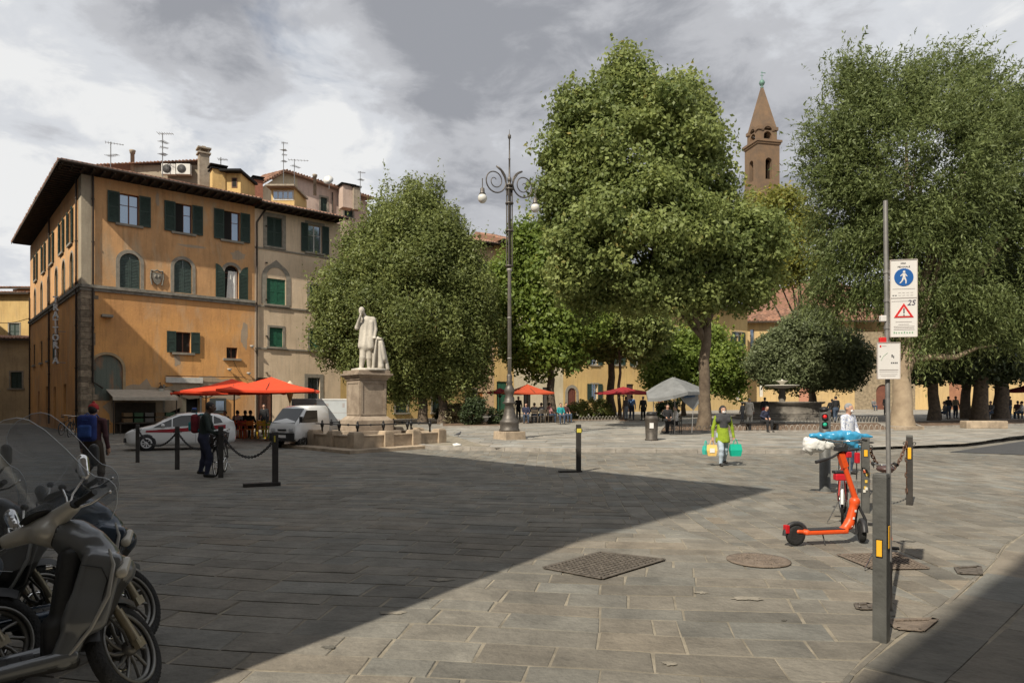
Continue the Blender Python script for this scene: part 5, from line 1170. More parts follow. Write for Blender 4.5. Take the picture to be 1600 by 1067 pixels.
# ================================================================ PEOPLE
m_skin = mat('skin', (.46, .26, .18), .6); m_skin_d = mat('dark_skin', (.10, .055, .035), .55); m_hair = mat('dark_hair', (.018, .013, .010), .6, bump=.5, bscale=60); m_hair_g = mat('grey_hair', (.30, .28, .26), .7)
def cloth(name, col, var=.3): return mat(name, col, .9, 0, var, 9, .9, 11)
def person(label, loc, face, h, skin, top, legs, shoes, pose='stand', hair=m_hair, hat=None, vox=None, group=None, arms=None, long_coat=None, sleeve=True, step=.0, lean=0.0, head_turn=(0, 0), shoulders=1.0, name='person', extra=None, sleeve_mat=None, extra_mat=None):
    """face: direction in radians the person looks (0 = +Y). Built from the pelvis with tapering bones"""
    o = thing(name, label, 'person', loc, face, group); S = h
    mats = [skin, top, legs, shoes, sleeve_mat or top]
    if long_coat or extra_mat: mats.append(long_coat or extra_mat)
    V = lambda x, y, z: Vector((x*S, y*S, z*S))
    vox = vox or .028
    B = []
    def bone(a, b, ra, rb, lab, sc=(1, 1, 1)): B.append(cap(a, b, ra*S, rb*S, lab, sc))
    sit = pose == 'sit'
    pz = .30 if sit else .50
    pel = V(0, 0, pz+.02); ln = Vector((0, math.sin(lean), math.cos(lean)))
    def up(x, y, z): return pel+Vector((x*S, 0, 0))+ln*(z*S)+Vector((0, math.cos(lean), -math.sin(lean)))*(y*S)
    chest = up(0, .0, .225); neck = up(0, .005, .325); head = up(head_turn[0]*.3, .018+head_turn[1], .405)
    bone(up(0, 0, -.02), up(0, 0, .05), .077, .073, 2 if not long_coat else 1, (1.22, .9, 1)); bone(up(0, 0, .06), chest, .072, .083, 1, (1.25, .86, 1)); bone(up(-.075*shoulders, 0, .285), up(.075*shoulders, 0, .285), .043, .043, 1)
    bone(up(0, 0, .29), neck, .038, .03, 0); bone(neck, head+ln*(-.03*S), .031, .034, 0)
    bone(head+ln*.012*S, head+ln*.012*S, .0555, .0555, 0, (.86, 1, 1.12)); bone(head+Vector((0, .018*S, -.028*S)), head+Vector((0, .020*S, -.04*S)), .033, .026, 0, (.95, 1, 1))
    fwd = Vector((0, 1, 0)); bone(head+fwd*.056*S+ln*.002*S, head+fwd*.064*S-ln*.010*S, .006, .010, 0)
    for s_ in (-1, 1): bone(head+Vector((s_*.048*S, .0, -.004*S)), head+Vector((s_*.050*S, -.004*S, .008*S)), .010, .010, 0)
    # legs
    for s_ in (-1, 1):
        hip = pel+V(s_*.052, 0, -.01)
        if sit: knee = hip+V(s_*.03, .245, .01); ank = V(s_*.08, .25, .045)
        else:
            st = step*s_; knee = hip+V(s_*.004, .03+st*.5+(.03 if st > 0 else 0), -.235); ank = V(s_*.062, st*1.0, .045+(.03 if st < 0 else 0))
            if abs(step) < .01: knee = hip+V(s_*.006, .012, -.235); ank = V(s_*.062, -.01, .045)
        bone(hip, knee, .062, .043, 2); bone(knee, knee.lerp(ank, .4), .042, .041, 2); bone(knee.lerp(ank, .4), ank, .040, .026, 2)
        bone(ank+V(0, -.02, -.018), ank+V(s_*.01, .085, -.028), .025, .021, 3)
    # arms
    A = arms or {}
    hands = []
    for s_, key in ((-1, 'L'), (1, 'R')):
        sh = up(s_*.108*shoulders, 0, .285); el, wr = A.get(key, ((s_*.145, .005, .62), (s_*.15, .06, .47)))
        if sit and key not in A: el, wr = (s_*.14, .04, .47), (s_*.07, .17, .40)
        el = V(*el); wr = V(*wr)
        bone(sh, el, .036, .028, 4); bone(el, el.lerp(wr, .85), .0275, .021, 4 if sleeve else 0); bone(el.lerp(wr, .8), wr, .018, .0155, 0)
        d = (wr-el).normalized(); hd = d*.6+Vector((0, 0, -.4)); hd.normalize(); pal_ = wr+hd*.035*S; bone(wr, pal_, .017, .021, 0, (1, 1, 1)); hands.append((wr, pal_, hd, s_))
    if long_coat: 
        bone(up(0, 0, .05), up(0, .0, -.12), .085, .11, 5, (1.2, .9, 1))
    if extra:
        for q in extra(up, V, S): B.append(q)
    bo = body_mesh('body', B, vox, .03*S/1.7, mats, o)
    # fingers, each its own bent length, rooted in the palm
    mb = MB().use(skin)
    for wr, pal_, hd, s_ in hands:
        side = hd.cross(Vector((0, 1, 0))); side = side.normalized() if side.length > .1 else Vector((1, 0, 0)); f = side.cross(hd).normalized()
        for i, l_ in enumerate((.036, .042, .039, .030)):
            a = pal_+hd*.012*S+f*((i-1.5)*.0095*S); m_ = a+hd*l_*.55*S-side*s_*.004*S; e = m_+hd*l_*.4*S-side*s_*.016*S; mb.tube([a, m_, e], [.0058*S, .0052*S, .0042*S], 5)
        a = wr+hd*.018*S+f*.013*S; mb.tube([a, a+f*.016*S+hd*.010*S, a+f*.020*S+hd*.03*S], [.0066*S, .006*S, .0048*S], 5)
    mb.build('fingers', None, bo)
    HB_ = []
    if hair is not None:
        HB_.append(ball(head+ln*.022*S+Vector((0, -.010*S, 0)), .058*S, 0, (.90, 1.02, 1.10)))
        def cutf(D, X, Y, Z):
            # keep the face free
            fx = head; return np.maximum(D, np.minimum((Y-(fx.y+.026*S)), -(Z-(fx.z+.040*S))))
        ho = body_mesh('hair', HB_, max(vox*.5, .01), .01, [hair], bo, cut=cutf)
    if hat is not None:
        m_, kind = hat
        if kind == 'knit': body_mesh('hat', [ball(head+ln*.035*S, .062*S, 0, (.92, 1.02, 1.0)), ball(head+ln*.105*S, .016*S, 0)], max(vox*.6, .012), .015, [m_], bo, cut=lambda D, X, Y, Z: np.maximum(D, (head.z+.015*S)-Z))
        else: 
            mb = MB().use(m_); mb.lathe([(.062*S, 0), (.064*S, .03*S), (.05*S, .055*S), (.0, .065*S)], head+ln*.02*S, 14); mb.lathe([(.1*S, 0), (.1*S, .004*S)], head+ln*.022*S, 14); mb.build('hat', None, bo)
    if vox < .02:
        mb = MB().use(mat('eye_white', (.5, .5, .48), .3)).ell(head+Vector((-.02*S, .052*S, .006*S)), (.006*S,)*3, 6, 5).ell(head+Vector((.02*S, .052*S, .006*S)), (.006*S,)*3, 6, 5); mb.use(m_hair)
        for s_ in (-1, 1): mb.ell(head+Vector((s_*.02*S, .0565*S, .006*S)), (.003*S,)*3, 5, 4); mb.tube([head+Vector((s_*.01*S, .056*S, .017*S)), head+Vector((s_*.03*S, .052*S, .017*S))], .0022*S, 4)
        mb.use(mat('lips', (.35, .12, .10), .5)).ell(head+Vector((0, .055*S, -.032*S)), (.012*S, .004*S, .003*S), 6, 4); mb.build('face', None, bo)
    return o, head, up
k_black = cloth('black_cloth', (.018, .018, .02)); k_navy = cloth('navy_cloth', (.03, .035, .07)); k_blue = cloth('blue_cloth', (.12, .22, .42)); k_white = cloth('white_shirt', (.66, .66, .66), .12); k_green = cloth('green_cloth', (.26, .36, .02)); k_jean = cloth('pale_jeans', (.42, .50, .58)); k_djean = cloth('dark_jeans', (.05, .075, .12)); k_red = cloth('red_cloth', (.42, .03, .03)); k_grey = cloth('grey_cloth', (.16, .16, .165)); k_dgreen = cloth('dark_green_jacket', (.022, .035, .03)); k_brown = cloth('brown_cloth', (.07, .05, .035)); k_teal = cloth('teal_cloth', (.02, .28, .30)); k_beige = cloth('beige_cloth', (.45, .36, .26)); k_cream = cloth('cream_dress', (.66, .62, .54), .1); k_pink = cloth('pink_cloth', (.5, .25, .25)); k_shoe = mat('dark_shoe', (.02, .018, .016), .5); k_wine = cloth('wine_cloth', (.09, .035, .04))
# woman in green with shopping bags
loc = G(1129, 727, .012)
def scarf(up, V, S): return [cap(up(-.07, .01, .30), up(.07, .01, .30), .056*S, .056*S, 5), cap(up(-.08, .04, .24), up(.08, .04, .24), .05*S, .05*S, 5), ball(up(0, -.012, .40), .062*S, 5, (.95, 1, 1.1)), cap(up(0, .04, .28), up(0, .05, .13), .075*S, .055*S, 5, (1.1, .7, 1)), cap(up(0, -.02, .29), up(0, -.04, .2), .06*S, .05*S, 5)]
wm_, hd_, up_ = person('woman in a lime green top and grey scarf carrying shopping bags', loc, PI+.05, 1.62, m_skin, k_green, k_jean, k_shoe, 'stand', step=.085, vox=.015, arms={'L': ((-.165, .0, .62), (-.185, .02, .46)), 'R': ((.165, .0, .62), (.185, .05, .46))}, extra_mat=cloth('grey_scarf', (.055, .055, .06)), extra=scarf)
# green tunic is drawn as a skirted shape over the hips
body_mesh('tunic', [cap(Vector((0, 0, .98)), Vector((0, .01, .68)), .15, .195, 0, (1.0, .95, 1))], .02, .02, [k_green], wm_, cut=lambda D, X, Y, Z: np.maximum(D, .62-Z))
body_mesh('headscarf', [ball(hd_+Vector((0, -.018, .012)), .108, 0, (.92, 1.0, 1.12)), cap(hd_+Vector((0, -.03, -.06)), hd_+Vector((0, -.03, -.15)), .08, .10)], .012, .02, [cloth('dark_headscarf', (.03, .03, .034))], wm_, cut=lambda D, X, Y, Z: np.maximum(D, np.minimum(Y-(hd_.y+.045), -(Z-(hd_.z+.055)))))
MB().use(k_white).ell(hd_+Vector((0, .050*1.62, -.028*1.62)), (.052, .030, .042), 10, 6).build('face_mask', None, wm_)
def carrier(label, w_, h_, d_, col, wx, at, rz, name='shopping_bag', print_=None, h2=.16):
    o = thing(name, label, 'bag', at, rz, 'shopping bags carried by the woman in green'); mb = MB().use(mat('bag_'+col[0], col[1], .55, 0, .12, 9))
    r0 = [Vector((x, y, 0)) for x, y in ((-w_*.42, -d_*.5), (w_*.42, -d_*.5), (w_*.42, d_*.5), (-w_*.42, d_*.5))]; r1 = [Vector((x, y, h_*.5)) for x, y in ((-w_*.54, -d_*.62), (w_*.54, -d_*.55), (w_*.53, d_*.6), (-w_*.52, d_*.5))]; r2 = [Vector((x, y, h_)) for x, y in ((-w_*.5, -d_*.3), (w_*.5, -d_*.2), (w_*.48, d_*.3), (-w_*.5, d_*.25))]
    mb.loft([r0, r1, r2], smooth=False).build('sack', None, o, .01); o.scale = (.86, .9, .9)
    mb = MB().use(mat('bag_'+col[0], col[1]))
    for y in (-d_*.2, d_*.2): mb.tube([(-w_*.22, y, h_-.01), (-w_*.1, y*.4, h_+h2*.8), (0, 0, h_+h2), (w_*.1, y*.4, h_+h2*.8), (w_*.22, y, h_-.01)], .009, 5)
    mb.build('handle', None, o)
    if print_: MB().use(print_).box((0, -d_*.62, h_*.5), (w_*.5, .004, h_*.4)).build('print', None, o)
    return o
# hands hang at the sides: world offsets from her base (she faces the camera)
carrier('teal green shopping bag hanging from the right-hand side of the picture', .36, .36, .16, ('teal', (.0, .40, .27)), 0, loc+Vector((.33, -.06, .26)), .1)
carrier('yellow and white shopping bag hanging at the left-hand side of the picture', .30, .33, .15, ('yellow', (.72, .48, .14)), 0, loc+Vector((-.32, -.10, .27)), -.15, print_=m_white)
carrier('small turquoise carrier bag tucked behind the yellow bag', .2, .26, .12, ('turquoise', (.05, .50, .42)), 0, loc+Vector((-.44, .06, .30)), .4)
# man in the white patterned shirt
mw, hd2, _ = person('man in a white blue-patterned shirt and face mask standing behind the orange scooter', GY(1325, 16.3)*1 if False else Vector(((1325-800)/F*16.3, 16.3, .012)), PI+.5, 1.68, m_skin, mat('patterned_shirt', (.62, .64, .68), .9, 0, 0, 26, col2=(.22, .27, .45), mixr=(.48, .62)), k_djean, k_shoe, hair=cloth('grey_cap', (.28, .28, .29)), vox=.016, arms={'L': ((-.15, .03, .62), (-.07, .14, .55)), 'R': ((.15, .03, .62), (.08, .15, .54))})
MB().use(k_white).ell(hd2+Vector((0, .050*1.62, -.028*1.62)), (.052, .030, .042), 10, 6).build('face_mask', None, mw)
# man with bicycle
loc_m = G(318, 745, .012)
mbk, hd3, _ = person('man in a dark jacket bending over his bicycle handlebar, rucksack on his back', loc_m, -PI/2+.25, 1.73, m_skin_d, k_dgreen, k_navy, k_shoe, vox=.016, lean=.13, step=.05, head_turn=(0, .02), arms={'L': ((-.14, .09, .62), (-.13, .22, .56)), 'R': ((.14, .09, .62), (.12, .22, .56))}, hair=m_hair)
def rucksack(par, at, sc, m1, m2, m3=None, rz=0):
    r_ = thing('rucksack', 'x', 'rucksack', at, rz); return r_
def make_pack(label, at, rz, m1, m2, w_=.30, h_=.44, d_=.17):
    o = thing('rucksack', label, 'rucksack', at, rz); body_mesh('pack', [rbox((0, 0, 0), (w_/2, d_/2, h_/2), .07, 0)], .022, .02, [m1], o)
    body_mesh('front_pocket', [rbox((0, -d_*.52, -.06), (w_*.36, .05, h_*.24), .04, 0)], .018, .02, [m2], o)
    mb = MB().use(m2); mb.tube([(-w_*.45, -d_*.3, h_*.28), (0, -d_*.56, h_*.32), (w_*.45, -d_*.3, h_*.28)], .008, 5); mb.tube([(-.04, .02, h_*.5), (0, .02, h_*.57), (.04, .02, h_*.5)], .010, 5)
    for s_ in (-1, 1): mb.tube([(s_*.09, d_*.4, h_*.42), (s_*.11, d_*.8, h_*.50), (s_*.12, d_*1.5, h_*.35), (s_*.13, d_*1.2, -h_*.1), (s_*.10, d_*.4, -h_*.38)], .016, 5)
    mb.build('strap', None, o); return o
make_pack('red rucksack with a teal pocket on the back of the man with the bicycle', loc_m+Vector((-.215, .06, 1.22)), -PI/2+.25, cloth('pack_red', (.20, .02, .03)), k_teal)
# man in the red cap
loc_r = Vector(((145-800)/F*13.6, 13.6, .012))
person('person in a red knitted cap and dark brown jacket seen from behind, walking away', loc_r, .1, 1.66, m_skin, k_wine, k_brown, k_shoe, hat=(k_red, 'knit'), vox=.016, step=.06, shoulders=1.15, sleeve_mat=k_wine)
make_pack('blue rucksack with horizontal straps on the back of the red-capped walker', loc_r+Vector((.01, -.20, 1.20)), .1, cloth('pack_blue', (.02, .04, .19)), cloth('pack_blue_light', (.035, .09, .32)), .34, .52)
# people further off: built once per pose and dressed individually
def far(label, px, Y, h, top, legs, pose='stand', face=0, z=None, group='people in the square', hair=m_hair, skin=m_skin, **kw):
    p = GY(px, Y) if z is None else Vector(((px-800)/F*Y, Y, z)); return person(label, p, face, h, skin, top, legs, k_shoe, pose, hair, vox=.032, group=group, **kw)[0]
def seat(label, px, Y, m, z=None, rz=0, h=.45, name='chair', back=True, group='chairs of the terraces', w_=.42):
    p = GY(px, Y) if z is None else Vector(((px-800)/F*Y, Y, z)); o = thing(name, label, 'chair', p, rz, group)
    MB().use(m).box((0, 0, h), (w_, .42, .035)).build('seat', None, o)
    for sx in (-1, 1):
        for sy in (-1, 1): MB().use(m).box((sx*w_*.44, sy*.185, h/2-.01), (.035, .035, h-.02)).build('leg', None, o)
    if back:
        mb = MB().use(m)
        for s_ in (-1, 1): mb.box((s_*w_*.44, -.20, h+.24), (.035, .03, .44))
        for z_ in (.22, .36): mb.box((0, -.20, h+z_), (w_*.84, .025, .09))
        mb.build('backrest', None, o)
    return o
# trattoria terrace
m_ry = mat('yellow_chair_paint', (.80, .50, .03), .5); m_ro = mat('orange_red_paint', (.55, .09, .02), .5); m_rg = mat('lime_chair_paint', (.35, .62, .04), .5)
far('diner in white seated under the red parasols, leftmost of the row', 352, 34.5, 1.65, k_beige, k_djean, 'sit', PI-.3, z=0)
far('diner in a pale shirt seated left of the parasol pole', 371, 34.2, 1.68, k_white, k_djean, 'sit', .3, z=0)
far('dark-haired diner in black seated at the orange table', 383, 34.4, 1.68, k_black, k_black, 'sit', .2, z=0)
far('dark-haired diner in a dark green top at the right of the orange table', 391, 34.2, 1.68, k_dgreen, k_black, 'sit', -.2, z=0)
far('waiter in dark clothes standing by the brown door behind the diners', 413, 37.5, 1.66, k_black, k_black, 'stand', PI, z=0)
def table(label, px, Y, m, w_=.8, d_=.8, h=.75, z=0, rz=0, group='tables of the trattoria terrace'):
    o = thing('table', label, 'table', Vector(((px-800)/F*Y, Y, z)), rz, group); MB().use(m).box((0, 0, h-.02), (w_, d_, .04)).build('tabletop', None, o, .005)
    for sx in (-1, 1):
        for sy in (-1, 1): MB().use(m).box((sx*(w_/2-.05), sy*(d_/2-.05), (h-.04)/2), (.05, .05, h-.04)).build('leg', None, o)
    return o
table('orange-red wooden table under the red parasols, left one', 368, 33.3, m_ro, .95, .8); table('orange-red wooden table under the red parasols, right one', 393, 33.3, mat('orange_paint', (.75, .25, .03), .5), 1.0, .8)
seat('bright yellow wooden chair at the right end of the orange tables', 409, 33.0, m_ry, 0, .2, .45); seat('lime green chair half behind the white van', 421, 33.2, m_rg, 0, -.3)
for i, (px, lab) in enumerate(((359, 'red chair at the left end of the orange tables'), (376, 'red chair drawn up to the near side of the orange tables'), (388, 'orange chair between the red chair and the yellow chair'))): seat(lab, px, 32.6+.1*i, [m_ro, mat('red_chair_paint', (.42, .04, .02), .5), mat('orange_paint', (.75, .25, .03))][i], 0, .1*i+PI)
# garden people
far('person in a pale top standing behind the dark lime trunks, left of a blue shirt', 978, 50, 1.7, k_grey, k_jean, face=.5)
far('man in a light blue shirt standing under the dark red parasol', 987, 50.5, 1.78, k_blue, k_djean, face=-.4, step=.05)
far('person all in black standing left of the grey parasol', 1005, 49, 1.72, k_black, k_black, face=.2)
far('seated person in teal left of the green hedge bushes', 876, 43, 1.65, k_teal, k_djean, 'sit', PI+.2)
far('standing person in black under the orange-red parasol', 810, 50, 1.7, k_black, k_black, face=PI)
for i, (px, m_, lab) in enumerate(((822, k_navy, 'seated person in navy just right of the lamp foot'), (835, k_black, 'seated person in black below the orange-red parasol'), (846, k_grey, 'seated person in grey left of the lime trunk'), (858, k_pink, 'seated person in pink against the lime trunk'), (884, k_wine, 'seated person in dark red right of the one in teal'))): far(lab, px, 44+.3*i, 1.65, m_, k_djean, 'sit', [PI, 0, .5, -1, PI+.6][i])
o = far('man in a white shirt seated at a low table under the grey parasol', 1056, 33, 1.68, k_white, k_black, 'sit', PI/2)
seat('small dark folding chair of the man under the grey parasol', 1057, 33, mat('dark_metal_chair', (.04, .04, .04), .5), None, PI/2, .40)
far('person in dark clothes seated behind the man under the grey parasol', 1043, 36, 1.7, k_black, k_black, 'sit', PI)
far('woman in a long white dress walking by the fountain', 1171, 43, 1.62, k_cream, k_cream, face=-.6, step=.04, hair=m_hair_g, long_coat=k_cream)
far('person in a black top with a red bag at the fountain rim', 1195, 47, 1.66, k_black, k_red, face=-.3)
far('child in pale clothes standing beside the fountain', 1160, 47, 1.3, k_grey, k_grey, face=.5)
far('person in dark blue seated hunched on the dark bench', 1192, 34.5, 1.7, k_navy, k_black, 'sit', PI+.3, lean=.3) if False else None
o = person('person in a dark jacket sitting hunched on the long dark bench', GY(1193, 34.5), PI+.4, 1.7, m_skin, k_navy, k_black, k_shoe, 'sit', vox=.028, group='people in the square', lean=.3)
far('person in black walking away beyond the traffic column', 1306, 45, 1.75, k_black, k_djean, face=.1, step=.05)
far('stooping person in black right behind the walker beyond the traffic column', 1298, 46, 1.6, k_black, k_black, face=-.8, lean=.35)
far('small distant figure sitting on the church steps', 1365, 76, 1.65, k_grey, k_djean, 'sit', PI)
far('dark figure standing left of the pale trunk', 1384, 60, 1.7, k_black, k_black, face=PI)
for i, (px, Y, ps, m_, lab) in enumerate(((1482, 52, 'stand', k_black, 'figure in black standing between the dark trunks'), (1476, 50, 'sit', k_grey, 'seated figure in grey left of the one in black'), (1493, 53, 'stand', k_beige, 'figure in a pale top right of the one in black'), (1548, 50, 'sit', k_grey, 'seated figure by the low stone block in the shade'), (1578, 54, 'stand', k_black, 'standing dark figure under the far red parasol'), (1590, 52, 'sit', k_wine, 'seated figure in dark red at the right edge'), (1597, 50, 'sit', k_white, 'seated figure in white at the right edge'))): far(lab, px, Y, 1.7, m_, k_djean, ps, [0, 1, PI, 2, .5, -1, 1][i])
for px, Y, z_, k_ in ((352, 34.5, 0, 1), (371, 34.2, 0, 2), (383, 34.4, 0, 3), (391, 34.2, 0, 4)): seat(['', 'chair under the leftmost diner of the trattoria', 'chair under the diner in a pale shirt', 'chair under the diner in black', 'chair under the diner in dark green'][k_], px, Y, k_brown, 0, [0, PI-.3, .3, .2, -.2][k_])
for px, Y, fr_, lab in ((822, 44, PI, 'terrace chair under the person in navy'), (835, 44.3, 0, 'terrace chair under the person in black'), (846, 44.6, .5, 'terrace chair under the person in grey'), (858, 44.9, -1, 'terrace chair under the person in pink'), (884, 45.2, PI+.6, 'terrace chair under the person in dark red'), (876, 43, PI+.2, 'terrace chair under the person in teal'), (1476, 50, 1, 'chair under the grey figure between the dark trunks'), (1548, 50, 2, 'chair under the figure by the stone block'), (1590, 52, -1, 'chair under the figure in dark red at the right edge'), (1597, 50, 1, 'chair under the figure in white at the right edge')): seat(lab, px, Y, mat('wicker', (.12, .09, .06), .8, 0, .3, 12), None, fr_)
# ================================================================ MONUMENT
m_marble = mat('weathered_marble', (.58, .53, .45), .7, 0, .45, 3.5, .4, 14, streak=True)
m_ped = mat('pedestal_stone', (.36, .29, .22), .9, 0, .45, 2.2, .5, 14, col2=(.22, .17, .125))
m_encl = mat('enclosure_stone', (.44, .345, .245), .9, 0, .45, 2.0, .5, 14)
m_blk = mat('black_iron', (.025, .024, .024), .5, .4, .3, 8)
MC = Vector((-5.75, 27.0, 0)); k_ = 27/F
def mz(py): return H+(HZ-py)*k_
o = thing('statue', 'white marble statue of a long-coated man with his hand at his chin', 'statue', (MC.x, MC.y, mz(579)), 0)
V3_ = Vector
B = [ball((-.17, -.10, 2.36), .135, 0, (.86, 1, 1.12)), cap((-.19, -.18, 2.27), (-.19, -.2, 2.23), .065, .05), cap((-.10, -.02, 2.22), (-.05, 0, 2.1), .07, .08),
     cap((-.20, .0, 2.02), (.24, .03, 2.03), .105), cap((.02, 0, 1.95), (.02, 0, 1.45), .20, .21, 0, (1.12, .8, 1)), cap((.0, 0, 1.45), (-.02, -.01, .98), .22, .28, 0, (1.05, .78, 1)),
     cap((-.26, 0, 2.0), (-.36, -.12, 1.66), .09, .08), cap((-.36, -.12, 1.68), (-.20, -.26, 2.06), .08, .055), ball((-.18, -.27, 2.14), .055),
     cap((.28, .03, 2.0), (.34, .02, 1.62), .095, .08), cap((.34, .02, 1.62), (.33, -.10, 1.32), .08, .06), ball((.34, -.14, 1.27), .06, 0, (1.2, 1.2, .7)),
     cap((-.12, -.02, 1.0), (-.14, -.08, .5), .145, .12), cap((-.14, -.08, .5), (-.19, -.10, .1), .12, .085), cap((-.19, -.14, .06), (-.25, -.32, .05), .06, .05),
     cap((.10, 0, 1.0), (.11, .0, .5), .145, .12), cap((.11, 0, .5), (.10, .03, .1), .12, .085), cap((.10, 0, .07), (.13, -.18, .05), .065, .055), ball((-.18, -.235, 2.345), .02),
     cap((.02, -.13, 1.95), (-.02, -.22, 1.0), .02, .02), cap((.20, -.06, 1.9), (.20, -.12, .92), .10, .12), cap((-.14, -.06, 1.8), (-.20, -.10, .95), .10, .12)]
body_mesh('figure', B, .026, .035, [m_marble], o)
mb = MB().use(m_marble).box((.40, .10, .62), (.34, .34, 1.24)).box((.40, .10, 1.26), (.42, .42, .07)).box((.40, .10, .05), (.44, .44, .1)); mb.build('pillar', None, o, .01)
body_mesh('drapery', [cap((.45, -.02, 1.28), (.62, .0, 1.1), .07, .06), cap((.60, -.02, 1.15), (.70, -.02, .45), .07, .13, 0, (.7, 1, 1)), cap((.52, -.08, 1.1), (.60, -.14, .15), .04, .12), cap((.64, .08, 1.1), (.80, .05, .08), .04, .10), cap((.42, -.14, 1.22), (.30, -.18, .1), .03, .07)], .026, .03, [m_marble], o)
MB().use(m_marble).lathe([(.72, -.02), (.70, .06), (.6, .08), (.3, .09)], (.12, 0, 0), 12).build('base', None, o)
o = thing('pedestal', 'tall brown stone pedestal with cornice and sunk panels carrying the marble statue', 'pedestal', MC, R(39))
def sq(mb, w_, z0, z1, w2=None): mb.box((0, 0, (z0+z1)/2), (w_, w_, z1-z0), taper=(w2/w_ if w2 else 1)); return mb
mb = MB().use(m_ped); sq(mb, 1.02*1.12, mz(650), mz(594)); mb.build('shaft', None, o)
mb = MB().use(m_ped); w0 = 1.02*1.12
for k in range(4):
    M = Matrix.Rotation(k*PI/2, 3, 'Z'); mb.T = lambda p, M=M: M @ Vector(p); h_ = w0/2
    for x0, x1, z0, z1 in ((-h_+.03, -h_+.12, mz(648), mz(597)), (h_-.12, h_-.03, mz(648), mz(597)), (-h_+.12, h_-.12, mz(599.5), mz(597)), (-h_+.12, h_-.12, mz(648), mz(645.5))): mb.bb(x0, x1, -h_-.022, -h_+.01, z0, z1)
mb.T = None; mb.build('panel', None, o)
mb = MB().use(m_ped); sq(mb, w0*1.08, mz(594), mz(591.5)); sq(mb, w0*1.12, mz(591.5), mz(587), w0*1.3); sq(mb, w0*1.34, mz(587), mz(584)); sq(mb, w0*1.2, mz(584), mz(579.5)); mb.build('cornice', None, o, .01)
mb = MB().use(m_ped); sq(mb, w0*1.32, mz(656), mz(650), w0*1.04); sq(mb, w0*1.36, mz(672), mz(656)); sq(mb, w0*1.75, .2, mz(672)); sq(mb, w0*2.2, .08, .2); mb.build('plinth', None, o, .012)
# enclosure: low wall with blocks, iron railing with balls
FC = Vector((-5.47, 23.9, 0)); e1 = Vector((-.70, .71, 0)).normalized(); e2 = Vector((.63, .78, 0)).normalized()
o = thing('stone_enclosure', 'low blocky stone wall with raised posts around the statue pedestal', 'enclosure', (FC.x, FC.y, 0), 0)
corn = [Vector((0, 0, 0)), e1*4.3, e1*4.3+e2*4.1, e2*4.1]
nonlocal_posts = []
for i in range(4):
    a, b = corn[i], corn[(i+1) % 4]; d = (b-a).normalized(); rz = math.atan2(d.y, d.x); n = 3
    wall_ = MB().use(m_encl).box((a+b)/2+Vector((0, 0, .12+.2)), ((b-a).length-.02, .26, .40), rz); wall_.box((a+b)/2+Vector((0, 0, .545)), ((b-a).length-.02, .32, .05), rz).build('wall', None, o, .008)
    for j in range(n):
        p = a.lerp(b, j/n); MB().use(m_encl).box(p+Vector((0, 0, .12+.26)), (.42, .42, .52), rz).box(p+Vector((0, 0, .67)), (.38, .38, .06), rz, taper=.9).build('post', None, o, .012)
        nonlocal_posts.append(p)
a_, b_, c_, d_ = FC-e1*.95-e2*.75, None, None, None
o = thing('step_slab', 'broad stone step slab carrying the statue enclosure', 'step', (FC.x, FC.y, 0), 0)
q = [-e1*.75-e2*.75, e1*5.0-e2*.75, e1*5.0+e2*4.9, -e1*.75+e2*4.9]; mb = MB().use(m_encl); mb.add([p+Vector((0, 0, -.02)) for p in q]+[p+Vector((0, 0, .125)) for p in q], [(4, 5, 6, 7), (0, 1, 5, 4), (1, 2, 6, 5), (2, 3, 7, 6), (3, 0, 4, 7)]); mb.build('slab', None, o, .02)
o = thing('iron_railing', 'black iron rail with urn-shaped knobs behind the low wall of the statue', 'railing', (FC.x, FC.y, 0), 0)
inn = (corn[2])*.5
for i, p in enumerate(nonlocal_posts):
    p2 = p+(inn-p)*.13; MB().use(m_blk).lathe([(.04, .1), (.035, .78), (.05, .80), (.06, .84), (.07, .90), (.055, .95), (.03, .98), (.045, 1.01), (.02, 1.05), (.01, 1.07)], p2, 10).build('knob_post', None, o)
for i in range(12):
    a = nonlocal_posts[i]; b = nonlocal_posts[(i+1) % 12]; a = a+(inn-a)*.13; b = b+(inn-b)*.13; mb = MB().use(m_blk); mb.tube([a+Vector((0, 0, .92)), b+Vector((0, 0, .92))], .022, 6); mb.ell((a+b)/2+Vector((0, 0, .92)), (.045, .045, .045), 8, 6); mb.build('rail', None, o)

# ================================================================ STREET LAMP
m_lamp = mat('lamp_grey_iron', (.13, .115, .10), .5, .5, .35, 6, .2, 20); m_lampl = mat('lamp_pole_paint', (.34, .32, .29), .5, .3, .3, 3)
YL = 29; kl = YL/F
def lz(py): return H+(HZ-py)*kl
o = thing('street_lamp', 'tall ornate iron street lamp with two scroll arms on a stone base', 'street lamp', (P(796, HZ, YL).x, YL, 0), R(32))
zg = lz(686)
MB().use(m_encl).box((0, 0, (zg+lz(674))/2-.02), (1.02, 1.02, lz(674)-zg+.06), taper=.97).build('stone_base', None, o, .02)
mb = MB().use(m_lamp); mb.lathe([(.44, lz(674)), (.44, lz(671)), (.40, lz(669)), (.40, lz(662)), (.43, lz(660)), (.40, lz(657)), (.33, lz(655)), (.27, lz(649)), (.22, lz(640)), (.18, lz(632)), (.28, lz(630)), (.30, lz(628.5)), (.22, lz(627)), (.21, lz(622)), (.16, lz(618)), (.20, lz(614)), (.23, lz(610)), (.17, lz(605)), (.11, lz(600)), (.15, lz(597)), (.10, lz(594)), (.12, lz(588)), (.085, lz(584))], n=20); mb.build('base', None, o)
mb = MB().use(m_lampl); mb.lathe([(.085, lz(585)), (.075, lz(425)), (.12, lz(423)), (.12, lz(420))], n=12)
